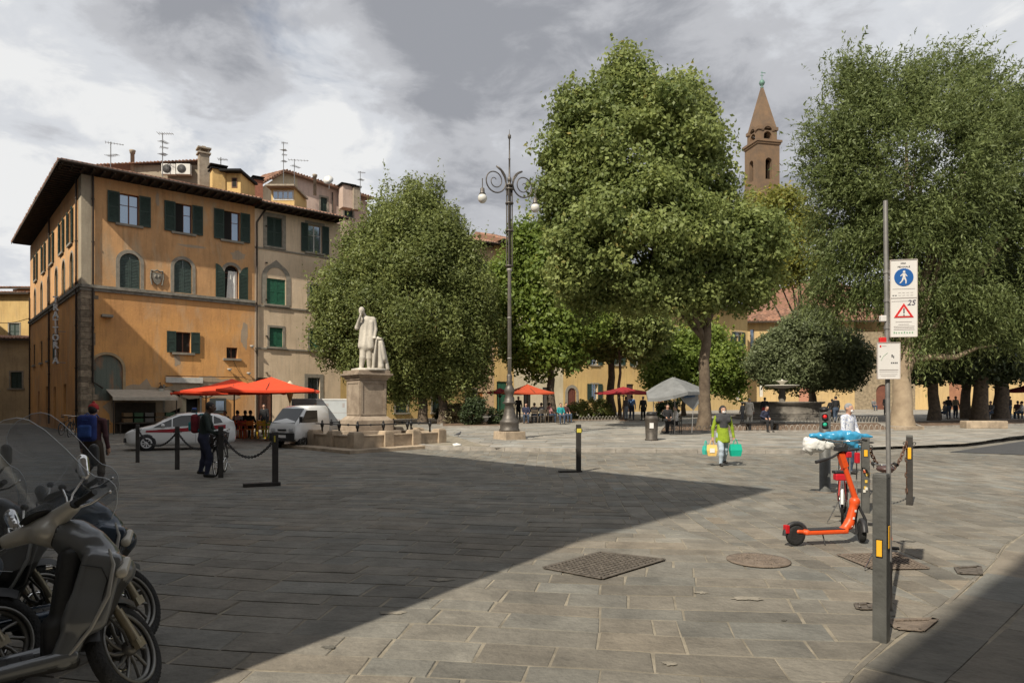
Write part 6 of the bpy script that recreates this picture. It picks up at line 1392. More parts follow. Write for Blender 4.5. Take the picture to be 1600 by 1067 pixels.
for py in (560, 497): mb.lathe([(.08, lz(py+1)), (.105, lz(py)), (.08, lz(py-1.5))], n=12)
mb.build('pole', None, o)
mb = MB().use(m_lamp); mb.lathe([(.07, lz(421)), (.07, lz(285)), (.03, lz(283))], n=10)
for i in range(4): g = PI/4+i*PI/2; mb.tube([(.12*math.cos(g), .12*math.sin(g), lz(415)), (.12*math.cos(g), .12*math.sin(g), lz(290))], .028, 6)
for py in (416, 361, 318, 296, 290): mb.lathe([(.08, lz(py+2)), (.18, lz(py+1)), (.18, lz(py-1)), (.08, lz(py-2))], n=10)
mb.build('upper_column', None, o)
MB().use(m_lamp).lathe([(.05, lz(287)), (.09, lz(283)), (.09, lz(279)), (.04, lz(276)), (.035, lz(250)), (.055, lz(249)), (.03, lz(247)), (.028, lz(218)), (.07, lz(216)), (.07, lz(212)), (.012, lz(209)), (.008, lz(203))], n=8).build('spike', None, o)
for s_ in (-1, 1):
    def SP(dx, py): return Vector((s_*dx*kl/math.cos(R(32)), 0, lz(py)))
    c = SP(22, 287); pts = [SP(3.5, 306), SP(4.0, 292), SP(7, 279), SP(13, 269), SP(20, 264)]
    r0 = (23)*kl; n = 56
    cx_ = c.x; cz_ = c.z; r_a = abs(SP(20, 264).z-cz_)
    for i in range(1, n):
        g = PI/2+i/n*(2*PI*2.15); rr = r_a*(1-i/n)**.8*.86+.05; 
        if i < 6: rr = r_a*(1-.02*i)
        pts.append(Vector((cx_+s_*(-rr*math.cos(g)) if False else cx_-s_*rr*math.cos(g)*1.0*(-1 if False else 1)*(-1), 0, cz_+rr*math.sin(g))))
    mb = MB().use(m_lamp); mb.tube(pts, [.038]*5+[.034-.018*i/n for i in range(1, n)], 7); mb.build('scroll_arm', None, o)
    xl = cx_+s_*r_a*.98; zt0 = lz(291)
    mb = MB().use(m_lamp); mb.tube([(xl, 0, zt0+.1), (xl, 0, lz(302))], .02, 6); mb.lathe([(.02, lz(301)), (.09, lz(303)), (.10, lz(309)), (.15, lz(312))], (xl, 0, 0), 12); mb.build('lamp_cap', None, o)
    MB().use(mat('opal_glass', (.60, .585, .54), .25)).lathe([(.13, lz(312)), (.18, lz(315)), (.192, lz(318.5)), (.16, lz(322)), (.09, lz(324.5)), (.0, lz(325))], (xl, 0, 0), 16).build('lamp_glass', None, o)

# ================================================================ BOLLARDS AND CHAINS
m_post = mat('bollard_paint', (.105, .105, .098), .55, .1, .35, 7, .2, 30); m_postd = mat('bollard_dark', (.045, .040, .036), .6, .1, .4, 7, .2, 30)
m_yel = mat('reflector_amber', (.80, .42, .03), .35); m_yel2 = mat('reflector_yellow', (.62, .52, .08), .5)
def bollard(label, base, h, wd, m, rz, stickers=(), rings=True, foot=None, cap_m=None, group='square iron bollards'):
    o = thing('bollard', label, 'bollard', base, rz, group)
    mb = MB().use(m); mb.bb(-wd/2, wd/2, -wd/2, wd/2, -.05, h-.03); mb.build('post', None, o, .006)
    mb = MB().use(cap_m or m); mb.box((0, 0, h-.018), (wd*1.04, wd*1.04, .036), taper=.9); mb.build('cap', None, o, .006)
    for (face, z, w_, hh, mm) in stickers:
        M = Matrix.Rotation(face, 3, 'Z'); MB().use(mm).box(M @ Vector((0, -wd/2-.004, z)), (w_, .007, hh), face).build('reflector', None, o, .002)
        MB().use(m_blk).box(M @ Vector((0, -wd/2-.002, z)), (w_*1.25, .005, hh*1.12), face).build('reflector_frame', None, o)
    for s_ in ((-1, 1) if rings else ()): MB().use(m_blk).torus(Vector((s_*(wd/2+.02), 0, h-.14)), .022, .006, 'x' if False else 'y', 12, 5).build('ring', None, o)
    if foot: MB().use(m).bb(*foot).build('foot_plate', None, o, .006)
    return o
AK = R(-43.5)
bollard('foreground grey square bollard with two amber reflectors, nearest the camera', G(1377, 999, .01), 1.19, .093, m_post, AK, [(0, .66, .036, .115, m_yel), (PI/2, .74, .036, .16, m_yel)], rings=False, group='square iron bollards')
bb_ = G(1352, 800, .01); bb2 = G(1421, 788, .01)
bollard('sticker-covered grey bollard behind the orange scooter', bb_, 1.16, .11, m_post, R(-20), [(0, .92, .05, .1, m_yel)])
bollard('square bollard with an amber reflector and chain at the far right of the scooter', bb2, 1.16, .10, m_postd, R(-30), [(0, .86, .05, .19, m_yel)], cap_m=m_post)
m_rings = [(904, 737, 'dark bollard with a yellow band standing alone in the middle of the square')]
bollard(m_rings[0][2], G(904, 737, .01), 1.17, .11, m_postd, R(8), [(0, 1.02, .115, .10, m_yel2)], foot=(-.5, .08, -.08, .08, 0, .035))
LB = [(168, 710, 1.15, 'leftmost dark bollard beside the red-capped walker', .09), (215, 722, 1.08, 'dark bollard in front of the nose of the white car', .10), (277, 733, 1.10, 'dark bollard in front of the doors of the white car', .11), (345, 746, 1.17, 'dark bollard the bicycle leans on', .11), (430, 758, 1.10, 'thick dark bollard with a yellow reflector and a beam at its foot', .115)]
LBp = []
for px, py, h, lab, wd in LB:
    b = G(px, py, .01); LBp.append((b, h)); bollard(lab, b, h, wd, m_postd, R(25), [(-.4, h-.14, .05, .13, m_yel2)] if px == 430 else (), foot=((-.62, .1, -.09, .09, 0, .07) if px == 430 else None))
def chain(label, a, b, sag, m, r=.02, link=.09):
    n = 40; pts = []
    for i in range(n+1): t = i/n; p = a.lerp(b, t); p.z -= sag*4*t*(1-t); pts.append(p)
    Ls = [0]
    for p, q in zip(pts, pts[1:]): Ls.append(Ls[-1]+(q-p).length)
    k = int(Ls[-1]/(link*.72)); mb = MB().use(m); c0 = (a+b)/2
    for i in range(k):
        s_ = Ls[-1]*(i+.5)/k; j = max(x for x in range(n) if Ls[x] <= s_); p = pts[j].lerp(pts[j+1], (s_-Ls[j])/max(1e-6, Ls[j+1]-Ls[j])); d = (pts[j+1]-pts[j]).normalized()
        sd = d.cross(Vector((0, 0, 1))).normalized(); up = sd.cross(d); e = sd if i % 2 else up
        ring = [p-c0+d*(link*.5*math.cos(g))+e*(link*.28*math.sin(g)) for g in [2*PI*q/8 for q in range(8)]]; mb.tube(ring, r*.48, 5, closed=True)
    return solo(mb, 'chain', None, label, 'chain', c0)
def topz(i, dz=.13): b, h = LBp[i]; return b+Vector((0, 0, h-dz))
chain('drooping iron chain between the second and third bollards, in front of the car', topz(1), topz(2), .42, m_blk); chain('drooping iron chain from the third bollard towards the bicycle', topz(2), topz(3), .42, m_blk); chain('deep-sagging iron chain between the bicycle and the thick bollard', topz(3), topz(4), .48, m_blk)
chain('rusty chain running back from the sticker-covered bollard to the far bollard', bb_+Vector((.05, 0, 1.03)), bb2+Vector((-.05, 0, 1.03)), .45, mat('rusty_chain', (.17, .09, .06), .8, .3, .4, 12))
b2 = bb2+Vector((-.06, -.02, 1.05)); chain('rusty chain end hanging straight down the far right bollard', b2, b2+Vector((.0, 0, -.85)), .0, mat('rusty_chain'))

# ================================================================ SIGN POST
m_galv = mat('galvanised_pole', (.33, .32, .31), .5, .5, .3, 9); m_plate = mat('sign_plate_white', (.72, .70, .68), .45, 0, .06, 8); m_sblue = mat('sign_blue', (.02, .11, .36), .4); m_sred = mat('sign_red', (.60, .03, .03), .4); m_ink = mat('sign_ink', (.08, .08, .09), .6); m_ink2 = mat('faded_sign_ink', (.38, .35, .34), .6); m_sgreen = mat('faded_green_ink', (.25, .40, .27), .6)
b = G(1391, 952, .01); Ys = b.y; ks = Ys/F
def sz(py): return H+(HZ-py)*ks
o = thing('sign_post', 'thin grey metal pole carrying the white traffic signs right of the orange scooter', 'sign post', b, 0)
tl = P(1383.5, 314, Ys)-b; MB().use(m_galv).tube([(0, 0, -.03), (tl.x, 0, tl.z)], .0185, 12).build('pole', None, o)
mb = MB().use(m_galv)
for py in (425, 470, 512, 545, 585): z_ = sz(py)-b.z; mb.tube([(tl.x*z_/tl.z, 0, z_-.012), (tl.x*z_/tl.z, 0, z_+.012)], .024, 10)
mb.build('clamp', None, o); MB().use(m_sred).box((tl.x*.72-.035, 0, sz(532)-b.z), (.055, .03, .05)).build('red_cap', None, o, .006); MB().use(m_plate).box((tl.x*.78-.03, .0, sz(498)-b.z), (.045, .04, .05)).build('box', None, o, .006)
def plate(name, label, x0, x1, yt, yb, rz, T0):
    a = P(x0, yb, Ys); c = P(x1, yt, Ys); W_ = (c.x-a.x)/math.cos(rz); h_ = c.z-a.z; o = thing(name, label, 'sign', (a.x, Ys-.03, a.z), rz)
    MB().use(m_plate).bb(0, W_, 0, .006, 0, h_).build('plate', None, o, .004); mb = MB().use(mat('sign_edge', (.5, .45, .42), .5)); e = .003
    for q in ((-e, e, 0, h_), (W_-e, W_+e, 0, h_), (e, W_-e, -e, e), (e, W_-e, h_-e, h_+e)): mb.bb(q[0], q[1], -.004, .009, q[2], q[3])
    mb.build('rim', None, o); return o, W_, h_
o, W_, h_ = plate('traffic_sign', 'upper tall white sign with the blue pedestrian disc and the red warning triangle', 1388, 1425, 408, 527, R(-12), 0)
def FTx(y=-.002): return lambda v: Vector((v[0], y, v[1]))
def vz(py): return h_*(527-py)/119
mb = MB().use(m_ink); put_text(mb, 'AREA', .017, lambda v: Vector((v[0]+W_*.48, -.001-v[2], v[1]+vz(413.5))), .0015); put_text(mb, 'PEDONALE', .0185, lambda v: Vector((v[0]+W_*.5, -.001-v[2], v[1]+vz(419))), .0015); mb.build('lettering', None, o)
c = (W_*.5, vz(435)); r_ = W_*.36
MB().use(m_sblue).prism([(c[0]+r_*math.cos(g), c[1]+r_*1.0*math.sin(g)) for g in [2*PI*i/32 for i in range(32)]], 0, .003, lambda v: Vector((v[0], -v[2]-.0005, v[1]))).build('blue_disc', None, o)
mb = MB().use(m_plate); u = r_
def st(p, q, w0, w1): 
    p = Vector((p[0], p[1])); q = Vector((q[0], q[1])); d = (q-p).normalized(); n = Vector((-d.y, d.x)); pl = [p+n*w0, q+n*w1, q-n*w1, p-n*w0]; mb.add([Vector((c[0]+x.x*u, -.0055, c[1]+x.y*u)) for x in pl], [(0, 1, 2, 3)])
mb.add([Vector((c[0]+.02*u+.13*u*math.cos(g), -.0055, c[1]+.62*u+.13*u*math.sin(g))) for g in [2*PI*i/12 for i in range(12)]], [tuple(range(12))])
st((.0, .46), (.02, -.08), .17, .13); st((.06, -.05), (.22, -.40), .10, .07); st((.22, -.40), (.20, -.74), .07, .05); st((-.05, -.05), (-.18, -.42), .10, .07); st((-.18, -.42), (-.42, -.68), .07, .05); st((.10, .40), (.34, .08), .06, .045); st((-.10, .40), (-.36, .12), .06, .045); mb.build('pedestrian_symbol', None, o)
mb = MB().use(m_ink2)
for py, x0, x1 in ((453, .08, .92), (472, .05, .95)): mb.bb(W_*x0, W_*x1, -.0015, .001, vz(py)-.0018, vz(py)+.0018)
for r_i, py in enumerate((459, 463, 467)):
    for j in range(4): mb.bb(W_*(.30+.15*j), W_*(.30+.15*j+.10), -.0012, .001, vz(py)-.0016, vz(py)+.0016)
for py, x0, x1 in ((504, .2, .8), (508, .3, .7), (511, .12, .9), (513.5, .14, .88), (516, .12, .9)): mb.bb(W_*x0, W_*x1, -.0015, .001, vz(py)-.0022, vz(py)+.0022)
mb.use(m_ink2).bb(.001, W_-.001, -.002, .001, vz(467)-.0035, vz(467)+.0035); mb.use(m_ink).bb(W_*.08, W_*.13, -.0016, .001, vz(463)-.004, vz(463)+.004).bb(W_*.16, W_*.24, -.0016, .001, vz(463)-.003, vz(463)+.003); mb.use(m_sgreen)
for i, (x, hh) in enumerate(((.12, .016), (.2, .012), (.3, .012), (.4, .012), (.5, .016), (.6, .012), (.7, .012), (.8, .014))): mb.bb(W_*x, W_*(x+.05), -.0014, .001, vz(522), vz(522)+hh)
mb.build('small_print', None, o)
def tri(cx, cz, s_): return [(cx-s_, cz-s_*.52), (cx+s_, cz-s_*.52), (cx, cz+s_*1.05)]
MB().use(m_sred).prism(tri(W_*.5, vz(490), W_*.37), 0, .003, lambda v: Vector((v[0], -v[2]-.0005, v[1]))).build('warning_triangle', None, o)
mb = MB().use(m_plate).prism(tri(W_*.5, vz(490.4), W_*.235), 0, .0015, lambda v: Vector((v[0], -v[2]-.0036, v[1]))); mb.use(m_ink).bb(W_*.475, W_*.525, -.0065, -.005, vz(491), vz(483)).bb(W_*.475, W_*.525, -.0065, -.005, vz(494.5), vz(492.8)); mb.build('exclamation_mark', None, o)
mb = MB().use(mat('marker_ink', (.05, .04, .09), .6)); put_text(mb, '25', .062, lambda v: Vector((v[0]*1.0+v[1]*.25+W_*.80, -.0015-v[2], v[1]+vz(475))), .001); mb.build('marker_scrawl', None, o)
o, W_, h_ = plate('notice_sign', 'lower smaller white notice plate with faint marks under the upper sign', 1368, 1401, 536, 592, R(-6), 0)
mb = MB().use(m_sred).bb(W_*.10, W_*.17, -.0014, .001, h_*.87, h_*.93); mb.use(m_ink2)
for q in ((.2, .4, .9, .915), (.08, .92, .235, .26), (.08, .92, .19, .20), (.1, .88, .12, .13), (.15, .8, .07, .08)): mb.bb(W_*q[0], W_*q[1], -.0014, .001, h_*q[2], h_*q[3])
mb.use(m_ink); mb.bb(W_*.62, W_*.68, -.0014, .001, h_*.60, h_*.67); mb.bb(W_*.70, W_*.74, -.0014, .001, h_*.57, h_*.64)
for i in range(4): mb.bb(W_*(.60+.08*i), W_*(.655+.08*i), -.0014, .001, h_*.42, h_*.46)
mb.bb(W_*.10, W_*.14, -.0014, .001, h_*.60, h_*.64); mb.use(m_sgreen).tube([(W_*.15, -.001, h_*.50), (W_*.25, -.001, h_*.62), (W_*.45, -.001, h_*.72)], .0015, 4); mb.build('small_print', None, o)
# traffic light column
b = G(1289, 768, .01); o = thing('traffic_light', 'low grey cylindrical traffic light column with a small red and a small green lamp', 'traffic light', b, 0)
MB().use(m_post).lathe([(.16, -.01), (.16, .015), (.1, .02), (.1, 1.54), (.09, 1.56)], n=20).build('column', None, o)
for z_, mm, nm in ((1.44, mat('lamp_red', (.55, .02, .02), .25, emit=.06), 'red_lamp'), (1.29, mat('lamp_green', (.02, .35, .22), .25, emit=.05), 'green_lamp')):
    M = Matrix.Rotation(R(-22), 3, 'Z') @ Matrix.Rotation(PI/2, 3, 'X'); c = Vector((-.045, -.095, z_))
    MB().use(m_blk).lathe([(.056, -.06), (.058, .03), (.048, .035), (.046, .015), (.0, .012)], c, 16, M=M).build('housing', None, o); MB().use(mm).lathe([(.042, .012), (.032, .024), (.0, .03)], c, 16, M=M).build(nm, None, o)
mb = MB().use(m_blk); mb.ell((-.03, -.03, 1.57), (.09, .09, .06), 10, 6); mb.build('top_cap', None, o)
for sx in (0,): MB().use(m_rust).lathe([(.17, -.02), (.17, .012)], n=16).build('base_ring', None, o)

# ================================================================ PARASOLS
m_par = mat('parasol_red', (.74, .06, .015), .85, 0, .12, 3); m_par2 = mat('parasol_orange_red', (.50, .075, .025), .85, 0, .15, 3); m_par3 = mat('parasol_dark_red', (.33, .02, .03), .85, 0, .15, 3); m_parg = mat('parasol_grey', (.20, .205, .205), .85, 0, .3, 2.5, .2, 10); m_dkwood = mat('parasol_pole', (.10, .055, .03), .6)
def parasol(label, base, zh, zt, w_, d_, rz, m, off=(0, 0), ribs=8, val=.10, pm=None):
    o = thing('parasol', label, 'parasol', base, rz, 'cafe parasols'); mb = MB().use(m)
    seg = []; n = 6
    cs = [(-w_/2, -d_/2), (w_/2, -d_/2), (w_/2, d_/2), (-w_/2, d_/2)]
    for i in range(4):
        a = Vector((*cs[i], zh)); b = Vector((*cs[(i+1) % 4], zh)); t = Vector((off[0], off[1], zt)); rows = []
        for r_ in range(n+1):
            s_ = r_/n; row = []
            for q in range(7): p = a.lerp(b, q/6).lerp(t, s_); p.z -= .06*math.sin(PI*q/6)*(1-s_)+.10*math.sin(PI*s_)*.6; row.append(p)
            rows.append(row)
        vs = [p for r_ in rows for p in r_]; mb.add(vs, [(r_*7+q, r_*7+q+1, (r_+1)*7+q+1, (r_+1)*7+q) for r_ in range(n) for q in range(6)], True)
        k = len(rows[0]); mb.add(rows[0]+[p-Vector((0, 0, val)) for p in rows[0]], [(q, q+1, q+1+k, q+k) for q in range(k-1)])
    mb.build('canopy', None, o)
    pm = pm or m_dkwood; MB().use(pm).tube([(0, 0, 0), (0, 0, zt-.03)], .035, 10).lathe([(.3, 0), (.3, .06), (.06, .1)], n=12).build('pole', None, o)
    mb = MB().use(pm)
    for x, y in cs+[(0, -d_/2), (0, d_/2), (w_/2, 0), (-w_/2, 0)]: mb.tube([(off[0], off[1], zt-.10), (x*.98, y*.98, zh-.02)], .014, 5); mb.tube([(0, 0, zt-.7), (x*.5, y*.5, (zt+zh)/2-.07)], .012, 5)
    mb.build('ribs', None, o); return o
parasol('large bright red square parasol of the trattoria, right one of the overlapping pair', Vector((P(424, HZ, 31).x, 31, 0)), H+(HZ-609)*31/F, H+(HZ-589)*31/F, 4.0, 3.6, R(12), m_par)
parasol('large bright red square parasol of the trattoria, left one of the overlapping pair', Vector((P(366, HZ, 33).x, 33, 0)), H+(HZ-611.5)*33/F, H+(HZ-592)*33/F, 4.6, 3.4, R(24), m_par, off=(-.1, 0))
parasol('folded corner of a third bright red parasol at the left end of the trattoria terrace', Vector((P(322, HZ, 35.5).x, 35.5, 0)), H+(HZ-613)*35.5/F, H+(HZ-602)*35.5/F, 3.2, 2.6, R(30), m_par)
parasol('orange-red parasol right of the lamp post in front of the whitish house', GY(824, 45), H+(HZ-613)*45/F-gz(0, 45), H+(HZ-600)*45/F-gz(0, 45), 2.7, 2.7, R(20), m_par2)
parasol('flat dark red parasol behind the thin lime trunks', GY(974, 48), H+(HZ-613)*48/F-gz(0, 48), H+(HZ-604)*48/F-gz(0, 48), 3.0, 3.0, R(20), m_par3)
parasol('small dark red parasol glimpsed left of the lamp foot', GY(781, 47), H+(HZ-612)*47/F-gz(0, 47), H+(HZ-606)*47/F-gz(0, 47), 1.4, 1.6, R(20), m_par3)
parasol('dark red parasol cut by the right edge of the view', GY(1612, 50), H+(HZ-610)*50/F-gz(0, 50), H+(HZ-598)*50/F-gz(0, 50), 2.4, 2.6, R(10), m_par3)
# grey market parasol with a collapsed flap
Yg = 32; o = thing('parasol', 'tattered grey market parasol with one flap hanging down, beside the plane trunk', 'parasol', GY(1054, Yg), 0, 'cafe parasols')
gb = GY(1054, Yg)
def GP_(px, py, dy=0): return P(px, py, Yg+dy)-gb
apx = GP_(1051, 589); rim = [GP_(1010, 612, -.2), GP_(1012, 622, -.9), GP_(1030, 622, -1.3), GP_(1052, 618, -1.5), GP_(1075, 612, -1.3), GP_(1093, 612, -.5), GP_(1092, 604, .7), GP_(1072, 603, 1.2), GP_(1040, 604, 1.2), GP_(1018, 606, .7)]
mb = MB().use(m_parg)
for i in range(10):
    a, b = rim[i], rim[(i+1) % 10]; m1, m2 = a.lerp(apx, .5)+Vector((0, 0, .03)), b.lerp(apx, .5)+Vector((0, 0, .03)); mb.add([a, b, m2, m1], [(0, 1, 2, 3)], True); mb.add([m1, m2, apx], [(0, 1, 2)], True)
    mb.add([a, b, b-Vector((0, 0, .14)), a-Vector((0, 0, .16))], [(0, 1, 2, 3)])
mb.add([GP_(1060, 617, -1.3), GP_(1090, 612, -.5), GP_(1092, 630, -.5), GP_(1084, 641, -.7), GP_(1068, 628, -1.1)], [(0, 1, 2, 3, 4)]); mb.build('canopy', None, o)
MB().use(m_galv).tube([Vector((0, 0, 0)), Vector((.02, 0, apx.z))], .025, 8).tube([GP_(1021, 672, -.8), GP_(1021, 618, -.8)], .018, 6).tube([GP_(1081, 676, -.8), GP_(1083, 640, -.7)], .018, 6).build('pole', None, o)
mb = MB().use(m_galv)
for p in rim: mb.tube([apx-Vector((0, 0, .05)), p], .01, 4)
mb.build('ribs', None, o); MB().use(cloth('blue_patch', (.05, .09, .16))).add([GP_(1064, 616, -1.34), GP_(1086, 612, -.7), GP_(1086, 620, -.7), GP_(1070, 622, -1.2)], [(0, 1, 2, 3)]).build('flap_patch', None, o)

# ================================================================ FOUNTAIN, BENCH, BIN, BLOCKS
m_fs = mat('fountain_stone', (.19, .17, .145), .85, 0, .45, 2, .5, 10); Yf = 52; f0 = GY(1245, Yf)
o = thing('fountain', 'round stone fountain with a wide basin on steps and a small white upper bowl', 'fountain', GY(1222, Yf), 0); gzf = gz(0, Yf)
MB().use(m_fs).lathe([(3.9, -.05), (3.9, .16), (3.5, .18), (3.5, .34), (3.1, .36)], n=40, smooth=False).build('steps', None, o)
MB().use(m_fs).lathe([(2.9, .35), (2.9, .45), (2.75, .55), (2.75, 1.1), (3.0, 1.2), (3.0, 1.3), (2.7, 1.3), (2.7, .9)], n=40).build('basin', None, o)
MB().use(m_fs).lathe([(.5, .5), (.35, .9), (.22, 1.3), (.30, 1.6), (.22, 1.9), (.25, 2.3)], n=16).build('column', None, o)
MB().use(mat('pale_stone_bowl', (.58, .55, .48), .7, 0, .2, 4)).lathe([(.2, 2.28), (.9, 2.42), (1.25, 2.5), (1.25, 2.56), (.3, 2.5)], n=24).lathe([(.12, 2.5), (.18, 2.7), (.42, 2.85), (.45, 2.9), (.1, 2.88), (.06, 3.0)], n=14).build('bowl', None, o)
o = thing('bench', 'long dark bench in the planting bed where the dark-jacketed person sits', 'bench', GY(1191, 34.5), R(3))
MB().use(m_blk).bb(-1.05, 1.05, -.28, .28, .42, .50).build('seat', None, o, .01)
for x in (-.7, .7): MB().use(m_blk).bb(x-.06, x+.06, -.2, .2, 0, .40).build('leg', None, o)
o = thing('litter_bin', 'dark rusty cylindrical litter bin with a pale sticker left of the grey parasol', 'litter bin', GP(1018, 688), 0)
MB().use(mat('bin_metal', (.10, .085, .07), .6, .3, .5, 5)).lathe([(.27, 0), (.27, .06), (.24, .08), (.27, .85), (.29, .9), (.25, 1.0), (.12, 1.06)], n=20).build('drum', None, o); MB().use(m_plate).box((-.05, -.262, .62), (.16, .02, .22)).build('sticker', None, o); MB().use(m_blk).lathe([(.2, 1.0), (.22, 1.12), (.16, 1.18)], n=12).build('lid', None, o)
b = GP(1537, 669); solo(MB().use(m_encl).bb(-1.1, 1.1, -.35, .35, -.02, .42), 'stone_block', None, 'low rough stone block with chipped corners at the edge of the deep shade', 'stone block', b, R(-4), None, .06)
def kerbstone(px0, py0, px1, py1, lab):
    a, c = GP(px0, py0), GP(px1, py1); m_ = (a+c)/2; d = c-a; solo(MB().use(m_encl).box((0, 0, .09), (d.length, .35, .20)), 'kerb_block', None, lab, 'kerb stone', m_, math.atan2(d.y, d.x), None, .02)
kerbstone(1395, 672, 1440, 671, 'long pale kerb stone at the foot of the thick pale trunk')
m_hoop = mat('pale_hoop_metal', (.40, .37, .32), .6, .3)
def hoops(label, px0, py0, px1, py1, n, hh=.34):
    a, c = GP(px0, py0), GP(px1, py1); o = thing('hoop_fence', label, 'fence', a, 0, 'low hoop fences around the beds'); first = None
    w_ = (c-a)/n
    mb = MB().use(m_hoop); mb.tube([(w_*.04)+Vector((0, 0, -.05))]+[w_*(.04+.92*i/8)+Vector((0, 0, hh*(math.sin(PI*i/8)**.6))) for i in range(1, 8)]+[w_*.96+Vector((0, 0, -.05))], .014, 5); first = mb.build('hoop', None, o)
    for i in range(1, n): q = first.copy(); SC.collection.objects.link(q); q.parent = o; q.location = w_*i+Vector((0, 0, 0))
hoops('low pale hoop fence between the plane tree and the sign post', 1032, 675.5, 1392, 673.5, 40); hoops('low hoop fence at the back of the bed in front of the fountain', 1240, 663, 1372, 661, 26, .42); hoops('low pale hoop fence in front of the green hedge bushes', 904, 658, 975, 657, 14)
for px, py, s_, lab in ((714, 697, .10, 'crumpled white paper scrap on the paving left of the lamp base'), (716, 682, .06, 'small dark pigeon on the pale terrace left of the lamp base'), (487, 668, 0, '')):
    if s_ == .10: body_mesh_o = MB().use(m_white); body_mesh_o.ell((0, 0, .05), (.16, .08, .06), 9, 6, jit=.25); solo(body_mesh_o, 'paper_scrap', None, lab, 'litter', GP(px, py))
    elif s_ == .06:
        pg = body_mesh('pigeon', [cap((-.09, 0, .10), (.06, 0, .13), .035, .055), ball((.11, 0, .20), .03), cap((.13, 0, .20), (.16, 0, .19), .008, .003), cap((.08, 0, .15), (.1, 0, .19), .03, .025), cap((-.09, 0, .1), (-.2, 0, .07), .02, .012), cap((.0, .02, .08), (.0, .02, .0), .007), cap((.0, -.02, .08), (.0, -.02, .0), .007)], .009, .02, [mat('pigeon_grey', (.07, .07, .08), .8)]); pg.location = GP(px, py)+Vector((0, 0, .006)); pg.rotation_euler = (0, 0, .5); tag(pg, lab, 'pigeon')
# ================================================================ VEHICLES
m_tyre = mat('tyre_rubber', (.018, .018, .018), .85, 0, .3, 20, .5, 60); m_rim = mat('grey_alloy', (.22, .215, .20), .4, .7, .3, 10); m_chrome = mat('chrome', (.75, .74, .72), .12, 1); m_blkp = mat('black_plastic', (.022, .022, .022), .5, 0, .3, 20); m_carw = mat('car_white', (.70, .70, .69), .3, 0, coat=.5); m_carg = mat('car_glass', (.015, .018, .02), .08, 0, spec=.5, coat=.1); m_stripe = mat('stripe_dark_red', (.32, .02, .03), .4); m_hl = mat('headlight_glass', (.55, .56, .58), .1, .3, coat=.6)
def wheel(par, c, r, w_, name='wheel', rz=0, spokes=5, rimm=None):
    """axle along local Y"""
    M = Matrix.Rotation(rz, 3, 'Z'); mx_ = M @ Matrix.Rotation(PI/2, 3, 'X'); c = Vector(c)
    t = MB().use(m_tyre); t.lathe([(r*.62, -w_*.5), (r*.9, -w_*.5), (r, -w_*.34), (r*1.0, w_*.34), (r*.9, w_*.5), (r*.62, w_*.5)], c, 28, M=mx_); wo = t.build(name, None, par)
    mb = MB().use(rimm or m_rim)
    for s_ in (-1, 1):
        y = s_*w_*.53; mb.torus(c+M @ Vector((0, y, 0)), r*.64, r*.035, 'y', 24, 6, M=M)
        for i in range(spokes): g = 2*PI*i/spokes; mb.box(c+M @ Vector((math.cos(g)*r*.34, y*.96, math.sin(g)*r*.34)), (r*.56, w_*.06, r*.13), M=M @ Matrix.Rotation(-g, 3, 'Y'))
        mb.lathe([(r*.16, -.012), (r*.14, .012)], c+M @ Vector((0, y, 0)), 12, M=mx_); mb.torus(c+M @ Vector((0, y*.98, 0)), r*.56, r*.05, 'y', 24, 6, M=M)
    mb.build('rim', None, wo); MB().use(m_blkp).lathe([(r*.62, -w_*.3), (r*.62, w_*.3)], c, 20, M=mx_).build('inner_hub', None, wo); return wo
# ---- white hatchback (nose towards the left of the picture)
Lc, Wc, Hc = 3.65, 1.56, 1.33
fw = G(229, 704, .012); hd = Vector((-.90, -.435, 0)).normalized(); rzc = math.atan2(hd.y, hd.x)
car = thing('car', 'white hatchback with a dark red stripe along its side parked behind the chained bollards', 'car', fw-hd*.0+Vector((0, 0, 0)), rzc)
# local: +x forward, near side is +y ; the near front wheel stands at the origin
yo = -Wc/2+.10; xs = [(.72, .30, .48, .46), (.66, .20, .62, .60), (.50, .17, .72, .70), (.15, .16, .80, .765), (-.25, .16, .90, .78), (-.55, .16, 1.08, .78), (-.95, .16, 1.27, .78), (-1.4, .16, Hc, .78), (-1.9, .16, Hc-.01, .78), (-2.35, .17, Hc-.06, .775), (-2.65, .2, 1.16, .76), (-2.88, .25, 1.02, .73), (-2.95, .32, .80, .66)]
belt = lambda x: .72+(.5-x)*.075 if x < .5 else .62
rings = []
for x, zb, zt_, hw_ in xs:
    bl = min(belt(x), zt_-.02); f_ = max(0, (zt_-bl)); rw_ = hw_*(1-.20*min(1, f_/.45)); 
    rings.append([Vector((x, yo+y, z)) for y, z in ((-hw_*.92, zb), (-hw_, zb+.14), (-hw_*1.01, (zb+bl)/2+.04), (-hw_*.985, bl), (-rw_*1.01, zt_-.06*min(1, f_/.3)-.01), (-rw_*.80, zt_), (0, zt_+.025), (rw_*.80, zt_), (rw_*1.01, zt_-.06*min(1, f_/.3)-.01), (hw_*.985, bl), (hw_*1.01, (zb+bl)/2+.04), (hw_, zb+.14), (hw_*.92, zb))])
bo = MB().use(m_carw).loft(rings).build('body', None, car)
def side_y(x, z):
    for (x1, b1, t1, w1), (x0, b0, t0, w0) in zip(xs, xs[1:]):
        if x0 <= x <= x1:
            k = (x-x0)/(x1-x0); hw_ = w0+(w1-w0)*k; zt_ = t0+(t1-t0)*k; bl = min(belt(x), zt_-.02); f_ = max(0, zt_-bl); rw_ = hw_*(1-.20*min(1, f_/.45)); zz = zt_-.06*min(1, f_/.3)-.01
            if z <= bl: return hw_*(1.0-.0*(z))
            return hw_*.985+(rw_*1.01-hw_*.985)*min(1, (z-bl)/max(.01, zz-bl))
    return .7
